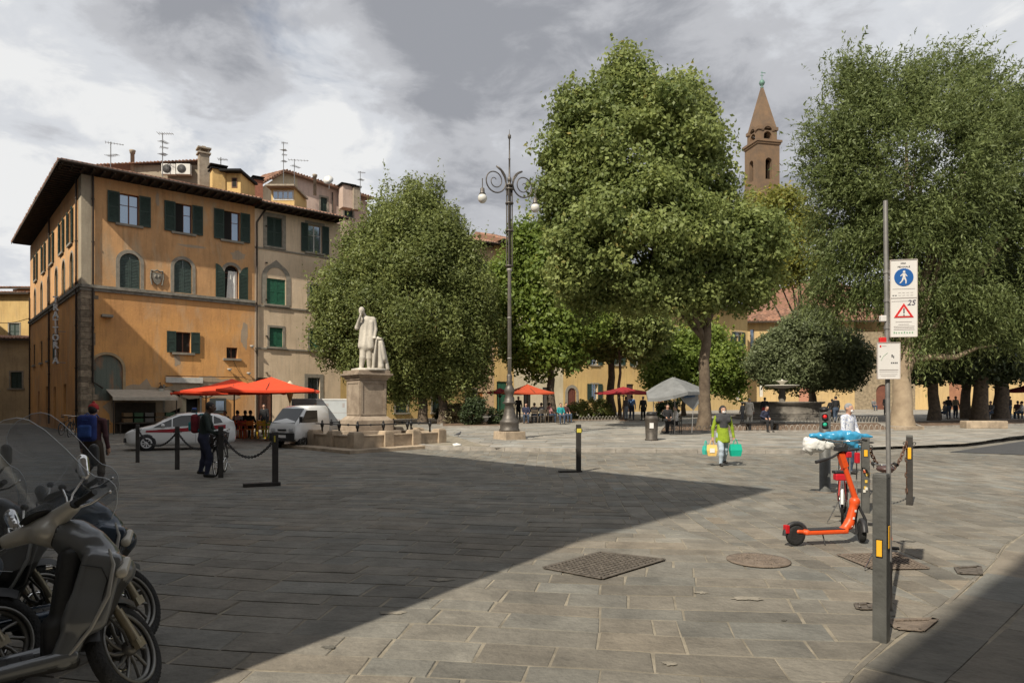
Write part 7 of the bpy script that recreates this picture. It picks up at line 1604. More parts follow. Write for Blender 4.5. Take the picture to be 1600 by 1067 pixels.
def side_patch(poly, m, name, par, off=.012, sub=1):
    for s_ in (1, -1):
        mb = MB().use(m); mb.add([(x, yo+s_*(side_y(x, z)+off), z) for x, z in poly], [tuple(range(len(poly)))]); mb.build(name, None, par)
side_patch([(-.20, .82), (-.50, .98), (-.80, 1.12), (-.80, .84)], m_carg, 'side_window', car); side_patch([(-.84, .845), (-.84, 1.14), (-1.10, 1.24), (-1.55, 1.255), (-1.55, .885)], m_carg, 'side_window', car); side_patch([(-1.62, .89), (-1.62, 1.255), (-2.15, 1.235), (-2.15, .93)], m_carg, 'side_window', car); side_patch([(-2.20, .935), (-2.20, 1.225), (-2.42, 1.12), (-2.50, .98)], m_carg, 'side_window', car)
side_patch([(.02, .66), (.02, .72), (-.8, .765), (-.8, .64)], m_stripe, 'stripe', car, .014); side_patch([(-.8, .64), (-.8, .765), (-1.7, .835), (-1.7, .70)], m_stripe, 'stripe', car, .014); side_patch([(-1.7, .70), (-1.7, .835), (-2.6, .90), (-2.6, .76)], m_stripe, 'stripe', car, .014)
MB().use(m_carg).add([(-.27, yo-.60, .915), (-.27, yo+.60, .915), (-.98, yo+.53, 1.305), (-.98, yo-.53, 1.305)], [(0, 1, 2, 3)]).build('windscreen', None, car)
MB().use(m_carg).add([(-2.70, yo-.5, 1.16), (-2.70, yo+.5, 1.16), (-2.90, yo+.55, 1.04), (-2.90, yo-.55, 1.04)], [(0, 1, 2, 3)]).build('rear_window', None, car)
for s_ in (1, -1):
    h_o = body_mesh('headlight', [cap((.52, yo+s_*.50, .60), (.18, yo+s_*.70, .70), .075, .055)], .018, .02, [m_hl], car)
    body_mesh('mirror', [rbox((-.52, yo+s_*.88, .90), (.06, .09, .055), .04)], .018, .01, [m_carw], car)
mb = MB().use(m_blkp); mb.bb(.60, .735, yo-.42, yo+.42, .28, .44); mb.bb(.62, .70, yo-.62, yo-.46, .30, .46); mb.bb(.62, .70, yo+.46, yo+.62, .30, .46); mb.build('grille', None, car)
for s_ in (1, -1):
    for x in (0, -2.30): MB().use(m_blkp).lathe([(.305, -.01), (.305, .01)], (x, yo+s_*(.775), .285), 24, M=Matrix.Rotation(PI/2, 3, 'X')).build('wheel_arch', None, car)
    for x in (0, -2.30): wheel(car, (x, yo+s_*.72, .275), .275, .17, spokes=8, rimm=mat('hubcap_silver', (.62, .62, .62), .4, .3))
mb = MB().use(m_blkp); mb.bb(-1.65, -1.45, yo-.4, yo+.4, Hc+.03, Hc+.12); mb.build('roof_bar', None, car)
mb = MB().use(mat('blue_beacon', (.03, .07, .25), .2)); mb.bb(-1.63, -1.47, yo-.36, yo+.36, Hc+.12, Hc+.19); mb.build('light_bar', None, car, .01)
for x0, x1 in ((-.78, -.786), (-1.58, -1.586)):
    mb = MB().use(m_blkp)
    for s_ in (1, -1): mb.add([(x0, yo+s_*(.795), .25), (x1, yo+s_*(.795), .25), (x1, yo+s_*.785, .80), (x0, yo+s_*.785, .80)], [(0, 1, 2, 3)])
    mb.build('door_gap', None, car)
# ---- white minivan/pickup
vp = G(443, 700, .012); hv = Vector((-.42, -.907, 0)); rzv = math.atan2(hv.y, hv.x)
van = thing('van', 'small white cab-over van with black bumper parked behind the thick bollard', 'van', vp, rzv)
Wv = 1.30; hw = Wv/2
vr = [(.05, .30, .42, .56), (.08, .28, .80, .62), (-.02, .26, .98, hw), (-.30, .26, 1.22, hw), (-.55, .26, 1.50, hw*.98), (-.80, .26, 1.58, hw*.98), (-1.75, .26, 1.60, hw*.98), (-1.85, .28, 1.52, hw*.97)]
rings = [[Vector((x, y, z)) for y, z in ((-w_*.9, zb), (-w_, zb+.12), (-w_*1.01, min(.9, zt_-.03)), (-w_*(.93 if zt_ > 1.1 else .97), zt_-.05), (-w_*.8, zt_), (0, zt_+.02), (w_*.8, zt_), (w_*(.93 if zt_ > 1.1 else .97), zt_-.05), (w_*1.01, min(.9, zt_-.03)), (w_, zb+.12), (w_*.9, zb))] for x, zb, zt_, w_ in vr]
MB().use(m_carw).loft(rings).build('body', None, van)
MB().use(m_carg).add([(.012, -.56, .94), (.012, .56, .94), (-.515, .53, 1.49), (-.515, -.53, 1.49)], [(0, 1, 2, 3)]).build('windscreen', None, van)
mb = MB().use(m_blkp); mb.bb(-.02, .12, -.60, .60, .27, .58); mb.build('bumper', None, van, .02); MB().use(m_plate).bb(.12, .128, -.22, .22, .40, .50).build('number_plate', None, van)
MB().use(m_blkp).bb(.075, .10, -.20, .20, .66, .72).build('grille', None, van)
for s_ in (1, -1):
    MB().use(m_hl).bb(.06, .10, s_*.44-.11, s_*.44+.11, .62, .75).build('headlight', None, van, .02); MB().use(m_carg).add([(-.22, s_*hw*1.012, .96), (-1.15, s_*hw*1.005, .96), (-1.15, s_*hw*.955, 1.42), (-.55, s_*hw*.955, 1.42)], [(0, 1, 2, 3)]).build('side_window', None, van)
    MB().use(m_blkp).tube([(-.12, s_*.66, .95), (-.02, s_*.80, 1.0)], .015, 5).box((-.02, s_*.83, 1.08), (.04, .14, .22)).build('mirror', None, van)
    for x in (-.35, -1.6): wheel(van, (x, s_*.56, .25), .25, .16)
MB().use(m_blkp).bb(-3.0, -1.8, -.55, .55, .3, .42).build('chassis', None, van)
for s_ in (1, -1): MB().use(m_carw).bb(-3.1, -1.9, s_*.62-.02, s_*.62+.02, .45, .80).build('side_board', None, van)
MB().use(m_carw).bb(-3.1, -1.9, -.6, .6, .42, .47).build('load_bed', None, van)
# box truck standing further back
m_boxw = mat('box_grey_white', (.50, .53, .54), .5, 0, .15, 2)
tp = Vector((P(528, HZ, 31).x, 31, .012)); tk = thing('box_truck', 'pale grey truck box standing between the van and the statue pedestal', 'truck', tp, R(8)); s31 = 31/F
z1 = H+(HZ-624)*s31; MB().use(m_boxw).bb(-.95, 1.1, 0, 2.6, .55, z1-.04).build('box', None, tk, .02); MB().use(m_white).bb(-.97, 1.12, -.02, 2.62, z1-.04, z1+.02).build('roof', None, tk)
mb = MB().use(m_ink2); mb.bb(-.55, -.42, -.004, 0, 1.55, 1.68); mb.bb(.2, .3, -.004, 0, 1.5, 1.7); mb.bb(-.8, .9, -.003, 0, 1.25, 1.27)
for x in (-.6, -.1, .4): mb.bb(x, x+.18, -.004, 0, .9, .98)
mb.build('panel_marks', None, tk); MB().use(m_blkp).bb(-.9, 1.05, .2, 2.5, .35, .55).build('chassis', None, tk)
for x in (-.75, .9):
    for y in (.5, 2.1): wheel(tk, (x, y, .3), .3, .2, rz=PI/2*0+PI/2)
tp = Vector((P(452, HZ, 33).x, 33, .012)); tk = thing('truck_body', 'low bluish grey panel truck body directly behind the van roof', 'truck', tp, R(8)); s33 = 33/F
z1 = H+(HZ-623)*s33; MB().use(mat('box_blue_grey', (.40, .46, .47), .5, 0, .15, 2)).bb(.1, 1.55, 0, 1.8, .5, z1).build('box', None, tk, .02); MB().use(m_blkp).bb(.2, 1.45, .1, 1.7, .3, .5).build('chassis', None, tk)
for x in (.35, 1.35): wheel(tk, (x, .3, .27), .27, .18, rz=PI/2); wheel(tk, (x, 1.5, .27), .27, .18, rz=PI/2)
# hanging ice-cream-cone shaped signs by the parasol
for px, py, lab in ((453, 612, 'large hanging ice-cream cone model left of the van under the parasol corner'), (495, 645, 'small ice-cream cone model at the corner of the truck box')):
    c = P(px, py, 31.5); mb = MB().use(mat('wafer', (.50, .26, .09), .7)).lathe([(.02, -.55), (.19, .05), (.2, .1)], n=12); mb.use(m_cream).lathe([(.2, .1), (.24, .2), (.2, .32), (.1, .42), (.02, .5)], n=12); mb.use(m_blk).tube([(0, 0, -c.z), (0, 0, -.5)], .02, 5); solo(mb, 'cone_sign', None, lab, 'sign', c)

# ---- bicycles
def bicycle(label, at, rz, mf, r=.33, wb=1.02, steer=0, basket=None, lean=0, mg=None, saddle=m_blkp, saddle_z=.98, bar_z=1.05, bw=1.0):
    o = thing('bicycle', label, 'bicycle', at, rz); o.rotation_euler = (lean, 0, rz)
    def whl(x, nm, st=0):
        M = Matrix.Rotation(st, 3, 'Z'); mb = MB().use(m_tyre).torus((x, 0, r), r-.018, .019, 'y', 32, 6, M=M); w_ = mb.build(nm, None, o)
        mb = MB().use(m_chrome).torus((x, 0, r), r-.042, .009, 'y', 28, 5, M=M)
        for i in range(20): g = 2*PI*i/20; mb.tube([Vector((x, 0, r))+M @ Vector((0, .02*(-1)**i, 0)), Vector((x, 0, r))+M @ Vector(((r-.04)*math.cos(g), 0, (r-.04)*math.sin(g)))], .0018, 3)
        mb.lathe([(.02, -.04), (.02, .04)], (x, 0, r), 8, M=M @ Matrix.Rotation(PI/2, 3, 'X')); mb.build('spokes', None, w_)
        mb = MB().use(mg or m_blkp); pts = []
        for i in range(9): g = R(-10+i*21) if x < .1 else R(20+i*17); pts.append(Vector((x, 0, r))+M @ Vector(((r+.03)*math.cos(g+(.4 if x < .1 else -.1)), 0, (r+.03)*math.sin(g+(.4 if x < .1 else -.1)))))
        mb.tube(pts, .022, 5); mb.build('mudguard', None, o)
    whl(0, 'wheel'); whl(wb, 'wheel', steer)
    bb0 = Vector((wb*.42, 0, .28)); st = Vector((wb*.27, 0, .78)); hd_ = Vector((wb*.83, 0, .80)); hb = Vector((wb*.86, 0, .62))
    mb = MB().use(mf); mb.tube([bb0, st], .017, 8); mb.tube([hb, bb0], .022, 8); mb.tube([hd_, st.lerp(bb0, .25)], .018, 8); mb.tube([hb-Vector((.0, 0, .04)), hd_+Vector((-.01, 0, .05))], .022, 8)
    for s_ in (-1, 1): mb.tube([Vector((0, s_*.05, r)), bb0+Vector((0, s_*.03, 0))], .010, 6); mb.tube([Vector((0, s_*.05, r)), st+Vector((0, s_*.015, -.05))], .009, 6)
    mb.build('frame', None, o)
    M = Matrix.Rotation(steer, 3, 'Z'); c = Vector((wb, 0, r)); mb = MB().use(mf)
    for s_ in (-1, 1): mb.tube([c+M @ Vector((0, s_*.05, 0)), c+M @ Vector((-.05, s_*.05, .22)), hb+Vector((.0, s_*.01, 0))], .011, 6)
    mb.build('fork', None, o)
    top = Vector((wb*.79, 0, bar_z)); mb = MB().use(m_chrome); mb.tube([hd_, top], .012, 6); pts = [top+M @ Vector((q[0], q[1]*bw, q[2])) for q in ((-.16, -.29, .02), (-.05, -.26, .03), (.03, -.1, .0), (.03, .1, .0), (-.05, .26, .03), (-.16, .29, .02))]; mb.tube(pts, .012, 6); mb.build('handlebar', None, o)
    for s_ in (-1, 1):
        mb = MB().use(m_blkp); mb.tube([top+M @ Vector((-.17, s_*.292*bw, .02)), top+M @ Vector((-.07, s_*.265*bw, .03))], .018, 6); mb.tube([top+M @ Vector((-.02, s_*.22*bw, .01)), top+M @ Vector((-.11, s_*.25*bw, -.02))], .006, 4); mb.build('grip', None, o)
    sp_ = st+(st-bb0).normalized()*(saddle_z-.78-.03); MB().use(m_chrome).tube([st, sp_], .012, 6).build('seat_post', None, o)
    body_mesh('saddle', [cap(sp_+Vector((-.10, 0, .04)), sp_+Vector((.14, 0, .045)), .085, .028, 0, (1, 1, .42))], .012, .01, [saddle], o)
    mb = MB().use(m_chrome); mb.lathe([(.09, -.004), (.09, .004)], bb0+Vector((0, -.05, 0)), 18, M=Matrix.Rotation(PI/2, 3, 'X')); mb.tube([bb0+Vector((0, -.06, 0)), bb0+Vector((.10, -.07, -.13))], .009, 5); mb.tube([bb0+Vector((0, .06, 0)), bb0+Vector((-.10, .07, .13))], .009, 5); mb.build('crank', None, o)
    mb = MB().use(m_blkp); mb.box(bb0+Vector((.10, -.11, -.135)), (.09, .08, .02)); mb.box(bb0+Vector((-.10, .11, .135)), (.09, .08, .02)); mb.build('pedal', None, o); MB().use(m_chrome).tube([Vector((.06, .05, r-.03)), Vector((-.02, .19, .01))], .008, 5).build('kickstand', None, o)
    if basket:
        mb = MB().use(basket); q = top+M @ Vector((.20, 0, -.10)); 
        for zz, w_ in ((-.22, .13), (-.08, .15), (.06, .17)):
            cs = [q+M @ Vector((sx*w_*.9, sy*w_*1.1, zz)) for sx, sy in ((-1, -1), (1, -1), (1, 1), (-1, 1))]
            mb.tube(cs, .007, 5, closed=True)
        for i in range(24):
            g = 2*PI*i/24; sx = max(-1, min(1, 1.4*math.cos(g))); sy = max(-1, min(1, 1.4*math.sin(g))); mb.tube([q+M @ Vector((sx*.117, sy*.143, -.22)), q+M @ Vector((sx*.153, sy*.187, .06))], .005, 4)
        mb.add([q+M @ Vector((sx*.117, sy*.143, -.22)) for sx, sy in ((-1, -1), (1, -1), (1, 1), (-1, 1))], [(0, 1, 2, 3)]); mb.build('basket', None, o)
    return o
m_bkd = mat('bicycle_dark_paint', (.03, .03, .032), .4, .3)
bicycle('dark old bicycle with a front basket held by the man in the dark jacket', Vector((-7.05, 16.75, .012)), R(-78), m_bkd, steer=R(22), basket=mat('basket_dark', (.05, .035, .03), .8))
bicycle('red shared bicycle with white mudguards seen from behind the orange scooter', Vector(((1316-800)/F*9.55, 9.55, .012)), R(64), mat('bicycle_red', (.42, .04, .03), .4), mg=mat('guard_white', (.72, .71, .68), .4), steer=R(10), saddle_z=1.08, bar_z=1.12)
bicycle('orange bicycle with a brown saddle right behind the foreground bollard', Vector(((1384-800)/F*6.85, 6.85, .012)), R(64), mat('bicycle_orange', (.62, .14, .03), .4), saddle=mat('saddle_brown', (.075, .04, .035), .4), saddle_z=1.02, bar_z=1.0, bw=.4, steer=R(8))
# red rear light box and helmet-like lock on the shared bicycle's rack
o = solo(MB().use(mat('red_plastic', (.5, .02, .03), .3)).box((0, 0, 0), (.16, .10, .09)).use(m_blkp).box((0, .02, .065), (.17, .12, .04)), 'bike_box', None, 'red and black plastic box behind the saddle of the red shared bicycle', 'box', P(1313, 745, 9.2), R(0), None, .015)

# ---- orange kick scooter
m_eo = mat('scooter_orange', (.70, .085, .016), .42, 0, .35, 14, mixr=(.55, .75)); m_ed = mat('scooter_dark', (.03, .03, .032), .5)
se = G(1243, 852, .012); hs = Vector((.98, .2, 0)).normalized()
es = thing('kick_scooter', 'bright orange electric kick scooter standing across the paving', 'kick scooter', se, math.atan2(hs.y, hs.x))
def kwheel(c, ang, nm='wheel'):
    M = Matrix.Rotation(ang, 3, 'Z'); w_ = MB().use(m_tyre).lathe([(.07, -.03), (.1, -.034), (.118, -.02), (.122, 0), (.118, .02), (.1, .034), (.07, .03)], c, 26, M=M @ Matrix.Rotation(PI/2, 3, 'X')).build(nm, None, es)
    MB().use(m_rim).lathe([(.07, -.026), (.07, .026)], c, 20, M=M @ Matrix.Rotation(PI/2, 3, 'X')).build('hub', None, w_)
kwheel((0, 0, .122), 0); kwheel((.90, 0, .122), R(62))
body_mesh('deck', [rbox((.385, 0, .155), (.285, .075, .028), .015), cap((.12, 0, .16), (.02, 0, .17), .03, .03, 0, (1, 1.6, 1)), cap((.64, 0, .16), (.72, 0, .24), .045, .05), cap((.72, 0, .22), (.80, 0, .50), .052, .045), ball((.80, 0, .50), .06)], .011, .03, [m_eo], es)
MB().use(m_ed).bb(.14, .62, -.07, .07, .184, .19).build('deck_mat', None, es)
MB().use(mat('scooter_red_light', (.45, .01, .015), .3)).box((-.12, 0, .20), (.05, .07, .10)).build('tail_light', None, es, .01)
mb = MB().use(m_ed); pts = [Vector((.145*math.cos(R(g)), 0, .122+.145*math.sin(R(g)))) for g in range(20, 200, 20)]; mb.tube(pts, .028, 6); mb.build('rear_mudguard', None, es)
Ms = Matrix.Rotation(R(62), 3, 'Z'); nk = Vector((.82, 0, .50)); tp_ = Vector((.60, 0, 1.09))
mb = MB().use(m_eo); mb.tube([nk, nk.lerp(tp_, .2), nk.lerp(tp_, .7)], [.038, .034, .030], 12); mb.box(nk.lerp(tp_, .86), (.07, .06, .19), M=Matrix.Rotation(-R(20), 3, 'Y')); mb.build('steering_column', None, es, 0)
mb = MB().use(m_ed)
for s_ in (-1, 1): mb.tube([Vector((.90, 0, .122))+Ms @ Vector((0, s_*.055, 0)), Vector((.88, 0, .28))+Ms @ Vector((0, s_*.055, 0)), nk+Vector((.02, 0, -.03))], .018, 6)
pts = [Vector((.90, 0, .122))+Ms @ Vector((.15*math.cos(R(g)), 0, .15*math.sin(R(g)))) for g in range(-10, 190, 20)]; mb.tube(pts, .03, 6); mb.build('fork', None, es)
hbx = Vector((1, .15, 0)).normalized(); mb = MB().use(m_ed); c = tp_+Vector((-.01, 0, .0)); mb.tube([c-hbx*.36-Vector((0, 0, .10)), c-hbx*.12-Vector((0, 0, .05)), c, c+hbx*.16+Vector((0, 0, .03)), c+hbx*.3+Vector((0, 0, .04))], .015, 8); mb.tube([c-hbx*.36-Vector((0, 0, .10)), c-hbx*.22-Vector((0, 0, .07))], .021, 8); mb.box(c+Vector((.01, -.01, .05)), (.13, .09, .05)); mb.tube([c+hbx*.02+Vector((0, -.03, .05)), c+hbx*.05+Vector((0, -.05, .12))], .02, 6); mb.build('handlebar', None, es)
mb = MB().use(mat('red_plastic')); mb.box(c+Vector((.10, -.02, -.02)), (.07, .06, .07)); mb.box(c+Vector((.22, -.03, -.06)), (.05, .05, .13)); mb.build('display', None, es, .01)
mb = MB().use(m_plate)
for i, z_ in enumerate((.24, .29, .34, .39)): q = Vector((.72, 0, .22)).lerp(Vector((.80, 0, .50)), i/3.2); mb.box(q+Vector((0, -.053, 0)), (.022, .006, .026))
mb.build('lettering_marks', None, es); MB().use(m_ed).tube([(.36, 0, .13), (.36, -.05, .01)], .008, 5).build('kickstand', None, es)
# a second stripe-stickered thing on the middle bollard
mb = MB(); rs_ = random.Random(4)
for i in range(26):
    mb.use(mat('sticker_'+'abcd'[i % 4], [(.55, .12, .05), (.6, .58, .52), (.6, .4, .06), (.08, .10, .16)][i % 4], .5)); z = rs_.uniform(.25, 1.1); x = rs_.uniform(-.04, .04); f = rs_.choice((0, PI/2)); M = Matrix.Rotation(f, 3, 'Z'); mb.box(M @ Vector((x*.6, -.0585-.0004*i, z)), (.035, .001, .045), M=M)
solo(mb, 'stickers', None, 'torn coloured stickers pasted over the middle bollard behind the scooter', 'stickers', bb_, R(-20))
# sheets and bags heaped on the bicycles
def heap(name, label, cat, prims, m, vox=.02, amp=.02):
    o = body_mesh(name, prims, vox, .04, [m]); me = o.data; r_ = random.Random(2)
    tx = bpy.data.textures.new('crease', 'CLOUDS'); tx.noise_scale = .15; dm = o.modifiers.new('crease', 'DISPLACE'); dm.texture = tx; dm.strength = amp*3.5; dm.mid_level = .5; return tag(o, label, cat)
c1 = lambda px, py, Y=12.2: P(px, py, Y)
def cp(a, b, ra, rb, sc=(1, 1, 1)): return cap(c1(*a), c1(*b), ra, rb, 0, sc)
heap('plastic_sheet', 'crumpled bright blue plastic sheet heaped behind the handlebars of the scooter', 'plastic sheet', [cp((1268, 681), (1300, 682), .05, .09), cp((1300, 682), (1335, 683), .09, .10), cp((1335, 680), (1362, 682), .06, .03), cp((1320, 688), (1340, 700), .08, .06), cp((1305, 678), (1325, 676), .04, .04)], mat('blue_plastic', (.05, .33, .58), .3, 0, .3, 12, coat=.3), .018, .025)
heap('cloth_bundle', 'crumpled white cloth bundle hanging left of the traffic light column', 'cloth', [cap(P(1264, 693, 12.6), P(1276, 699, 12.6), .12, .11), cap(P(1275, 690, 12.6), P(1298, 694, 12.6), .09, .09), cap(P(1260, 700, 12.6), P(1268, 709, 12.6), .08, .04), cap(P(1298, 694, 12.6), P(1312, 698, 12.6), .07, .04), cap(P(1300, 690, 12.6), P(1312, 690, 12.6), .04, .03)], m_cloth_w, .018, .03)
t = thing('folding_table', 'small folding table under the blue plastic sheet behind the scooter', 'table', Vector((P(1334, HZ, 12.4).x, 12.4, .012)), R(4)); MB().use(m_galv).box((0, .1, .98), (.62, .45, .03)).build('tabletop', None, t)
for x in (-.12, .22):
    for y in (-.08, .28): MB().use(m_galv).tube([(x, y, 0), (x, y, .97)], .012, 6).build('leg', None, t)

# ================================================================ MOTOR SCOOTERS
def screen_mat():
    m = bpy.data.materials.new('clear_windscreen'); m.use_nodes = True; n = m.node_tree.nodes; l = m.node_tree.links; n.remove(n['Principled BSDF'])
    tr = n.new('ShaderNodeBsdfTransparent'); tr.inputs[0].default_value = (.86, .88, .91, 1); gl = n.new('ShaderNodeBsdfGlossy'); gl.inputs['Roughness'].default_value = .08; gl.inputs[0].default_value = (.8, .85, .9, 1); ms = n.new('ShaderNodeMixShader'); ms.inputs[0].default_value = .20
    df = n.new('ShaderNodeBsdfDiffuse'); df.inputs[0].default_value = (.5, .55, .6, 1); m2 = n.new('ShaderNodeMixShader'); m2.inputs[0].default_value = .07
    l.new(tr.outputs[0], ms.inputs[1]); l.new(gl.outputs[0], ms.inputs[2]); l.new(ms.outputs[0], m2.inputs[1]); l.new(df.outputs[0], m2.inputs[2]); l.new(m2.outputs[0], n['Material Output'].inputs[0]); return m
m_scr = screen_mat()
def motor_scooter(label, at, rz, steer, lean, m_body, m_inner, screen=True, kind=0):
    o = thing('motor_scooter', label, 'motor scooter', at, rz, 'parked motor scooters'); o.rotation_euler = (lean, 0, rz)
    S0 = Vector((-.02, 0, .287)); MS = Matrix.Rotation(steer, 3, Vector((-.40, 0, .76)).normalized())
    def T(p): p = Vector(p); return MS @ (p-S0)+S0
    # front wheel
    def wh(c, f, nm):
        r = .285
        w_ = MB(f).use(m_tyre).torus(c, r-.042, .042, 'y', 44, 12).build(nm, None, o)
        mb = MB(f).use(m_tyre); cc = Vector(c)
        for i in range(60):
            g = 2*PI*i/60
            for s_ in (-1, 1):
                q = cc+Vector((math.cos(g)*(r-.008), s_*.014, math.sin(g)*(r-.008))); mb.box(q, (.008, .020, .012), M=Matrix.Rotation(-g, 3, 'Y') @ Matrix.Rotation(s_*.5, 3, 'X'))
        mb.build('tread', None, w_)
        mb = MB(f).use(m_rim)
        for s_ in (-1, 1): mb.torus(cc+Vector((0, s_*.030, 0)), r-.080, .012, 'y', 40, 7)
        mb.torus(cc, r-.094, .020, 'y', 40, 6)
        for i in range(10):
            g = 2*PI*i/10; a = Vector((math.cos(g), 0, math.sin(g))); b = Vector((-math.sin(g), 0, math.cos(g)))
            mb.tube([cc+a*.03+b*.015, cc+a*.10+b*.022, cc+a*(r-.095)], [.018, .011, .013], 6)
        mb.lathe([(.035, -.06), (.045, -.04), (.045, .04), (.035, .06)], cc, 14, M=Matrix.Rotation(PI/2, 3, 'X')); mb.build('rim', None, w_)
        mb = MB(f).use(m_chrome); mb.torus(cc+Vector((0, .05, 0)), .10, .016, 'y', 28, 4); mb.build('brake_disc', None, w_)
    wh((0, 0, .287), T, 'wheel'); wh((-1.32, 0, .287), lambda p: Vector(p), 'wheel')
    mb = MB(T).use(mat('fork_gold_grey', (.36, .31, .22), .4, .5, .25, 10))
    for s_ in (-1, 1): mb.tube([(.0, s_*.078, .287), (-.03, s_*.080, .36), (-.09, s_*.080, .49)], [.030, .027, .025], 10); mb.tube([(-.085, s_*.080, .48), (-.16, s_*.078, .66)], .017, 8); mb.box((.0, s_*.09, .287), (.07, .03, .055), M=Matrix.Rotation(-.35, 3, 'Y'))
    mb.build('fork', None, o)
    def mg(p): return T(p)
    mb = MB(T).use(m_blkp); rings = []
    for i in range(11):
        g = R(62+i*11); c = Vector((0, 0, .287)); rr = .315; nrm_ = Vector((math.cos(g), 0, math.sin(g))); wdt = .058; rings.append([c+nrm_*rr+Vector((0, -wdt, 0))-nrm_*.05, c+nrm_*(rr+.006)+Vector((0, -wdt*.7, 0)), c+nrm_*(rr+.018), c+nrm_*(rr+.006)+Vector((0, wdt*.7, 0)), c+nrm_*rr+Vector((0, wdt, 0))-nrm_*.05])
    vs = [p for r_ in rings for p in r_]; mb.add(vs, [(i*5+j, i*5+j+1, i*5+j+6, i*5+j+5) for i in range(10) for j in range(4)], True); mb.build('mudguard', None, o)
    # front shield
    B = [cap((-.17, -.09, .90), (-.17, .09, .90), .085, .085, 0), cap((-.03, -.07, .74), (-.03, .07, .74), .075, .075, 0), rbox((-.17, -.185, .66), (.10, .045, .20), .04, 0, Matrix.Rotation(R(16), 3, 'Y')), rbox((-.17, .185, .66), (.10, .045, .20), .04, 0, Matrix.Rotation(R(16), 3, 'Y')), cap((-.22, -.19, .55), (-.32, -.19, .33), .065, .055, 0, (1.1, .7, 1)), cap((-.22, .19, .55), (-.32, .19, .33), .065, .055, 0, (1.1, .7, 1)),
         cap((-.06, 0, .72), (-.20, 0, .40), .09, .08, 1, (1, 1.5, 1)), cap((-.10, -.10, .84), (-.20, -.16, .50), .06, .05, 0), cap((-.10, .10, .84), (-.20, .16, .50), .06, .05, 0), cap((-.24, 0, .95), (-.14, 0, .78), .10, .09, 0, (1, 1.25, 1)), cap((-.33, 0, 1.0), (-.22, 0, .86), .055, .06, 1)]
    body_mesh('front_shield', B, .0125, .055, [m_body, m_inner], o)
    B = [rbox((-.30, 0, .60), (.05, .14, .30), .045, 0, Matrix.Rotation(R(8), 3, 'Y')), rbox((-.34, 0, .40), (.06, .15, .13), .05, 0)]
    body_mesh('knee_panel', B, .0125, .03, [m_inner], o)
    body_mesh('floorboard', [rbox((-.58, 0, .30), (.34, .20, .035), .03, 0), cap((-.28, -.20, .34), (-.92, -.20, .29), .035, .035, 1), cap((-.28, .20, .34), (-.92, .20, .29), .035, .035, 1)], .014, .03, [m_inner, m_body], o)
    body_mesh('rear_body', [cap((-.95, 0, .55), (-1.55, 0, .66), .17, .10, 0, (1, 1.0, 1)), cap((-.90, 0, .40), (-1.0, 0, .50), .16, .17, 0), cap((-1.1, 0, .62), (-1.6, 0, .72), .14, .09, 0)], .02, .05, [m_body], o)
    body_mesh('seat', [cap((-.88, 0, .76), (-1.15, 0, .78), .12, .13, 0, (1, 1.05, .45)), cap((-1.2, 0, .80), (-1.55, 0, .82), .13, .10, 0, (1, 1.05, .45))], .018, .04, [m_blkp], o)
    body_mesh('engine', [cap((-.95, .02, .30), (-1.32, .08, .29), .10, .08, 0), cap((-1.1, -.14, .27), (-1.5, -.15, .36), .045, .06, 0)], .02, .03, [m_ed], o)
    # panel seam and switch details on the shield side
    for s_ in (-1, 1): MB().use(m_blkp).tube([(-.24, s_*.232, .80), (-.14, s_*.233, .77), (-.115, s_*.233, .70), (-.15, s_*.233, .58), (-.24, s_*.233, .50)], .0035, 4).build('panel_seam', None, o)
    for s_ in (-1, 1): body_mesh('indicator', [cap((-.01, s_*.165, .79), (-.045, s_*.225, .73), .024, .032, 0, (1, .8, 1))], .009, .01, [mat('indicator_lens', (.48, .45, .38), .12, 0, coat=.6)], o)
    mb = MB().use(m_blkp); mb.tube([(-.10, -.12, .76), (-.12, -.13, .52), (-.03, -.10, .40), (.0, -.07, .32)], .008, 5); mb.tube([(-.06, .09, .80), (-.12, .14, .60), (-.06, .10, .40)], .007, 5); mb.build('brake_cable', None, o)
    for s_ in (-1, 1):
        MB().use(mat('satin_trim', (.42, .41, .38), .3, .5)).tube([(-.10, s_*.205, .865), (-.085, s_*.236, .78), (-.115, s_*.242, .62), (-.20, s_*.238, .46), (-.30, s_*.225, .34)], [.006, .011, .012, .011, .008], 6).build('shield_trim', None, o)
    MB().use(m_chrome).tube([(-.345, .02, .80), (-.375, .02, .80)], .018, 10).build('ignition_lock', None, o)
    mb = MB().use(m_blkp)
    for i in range(7): mb.box((-.42-.06*i, 0, .338), (.018, .26, .008))
    mb.build('floor_mat', None, o)
    # handlebar cover
    bx, bz = -.38, 1.03
    B = [cap((bx+.02, 0, bz-.03), (bx+.08, 0, bz-.06), .078, .06, 0, (1, 1.3, 1)), cap((bx+.03, 0, bz), (bx-.01, -.20, bz+.015), .065, .040, 0), cap((bx+.03, 0, bz), (bx-.01, .20, bz+.015), .065, .040, 0)]
    hb_ = body_mesh('handlebar_cover', [('cap', tuple(T(p[1])), tuple(T(p[2])), p[3], p[4], p[5], p[6]) for p in B], .011, .03, [m_body if kind else mat('bar_cover_champagne', (.52, .50, .45), .34, .25, .1, 6, coat=.3)], o)
    mb = MB(T).use(m_blkp); mb.ell((bx-.03, 0, bz+.055), (.05, .09, .018), 14, 6); mb.build('dashboard', None, o)
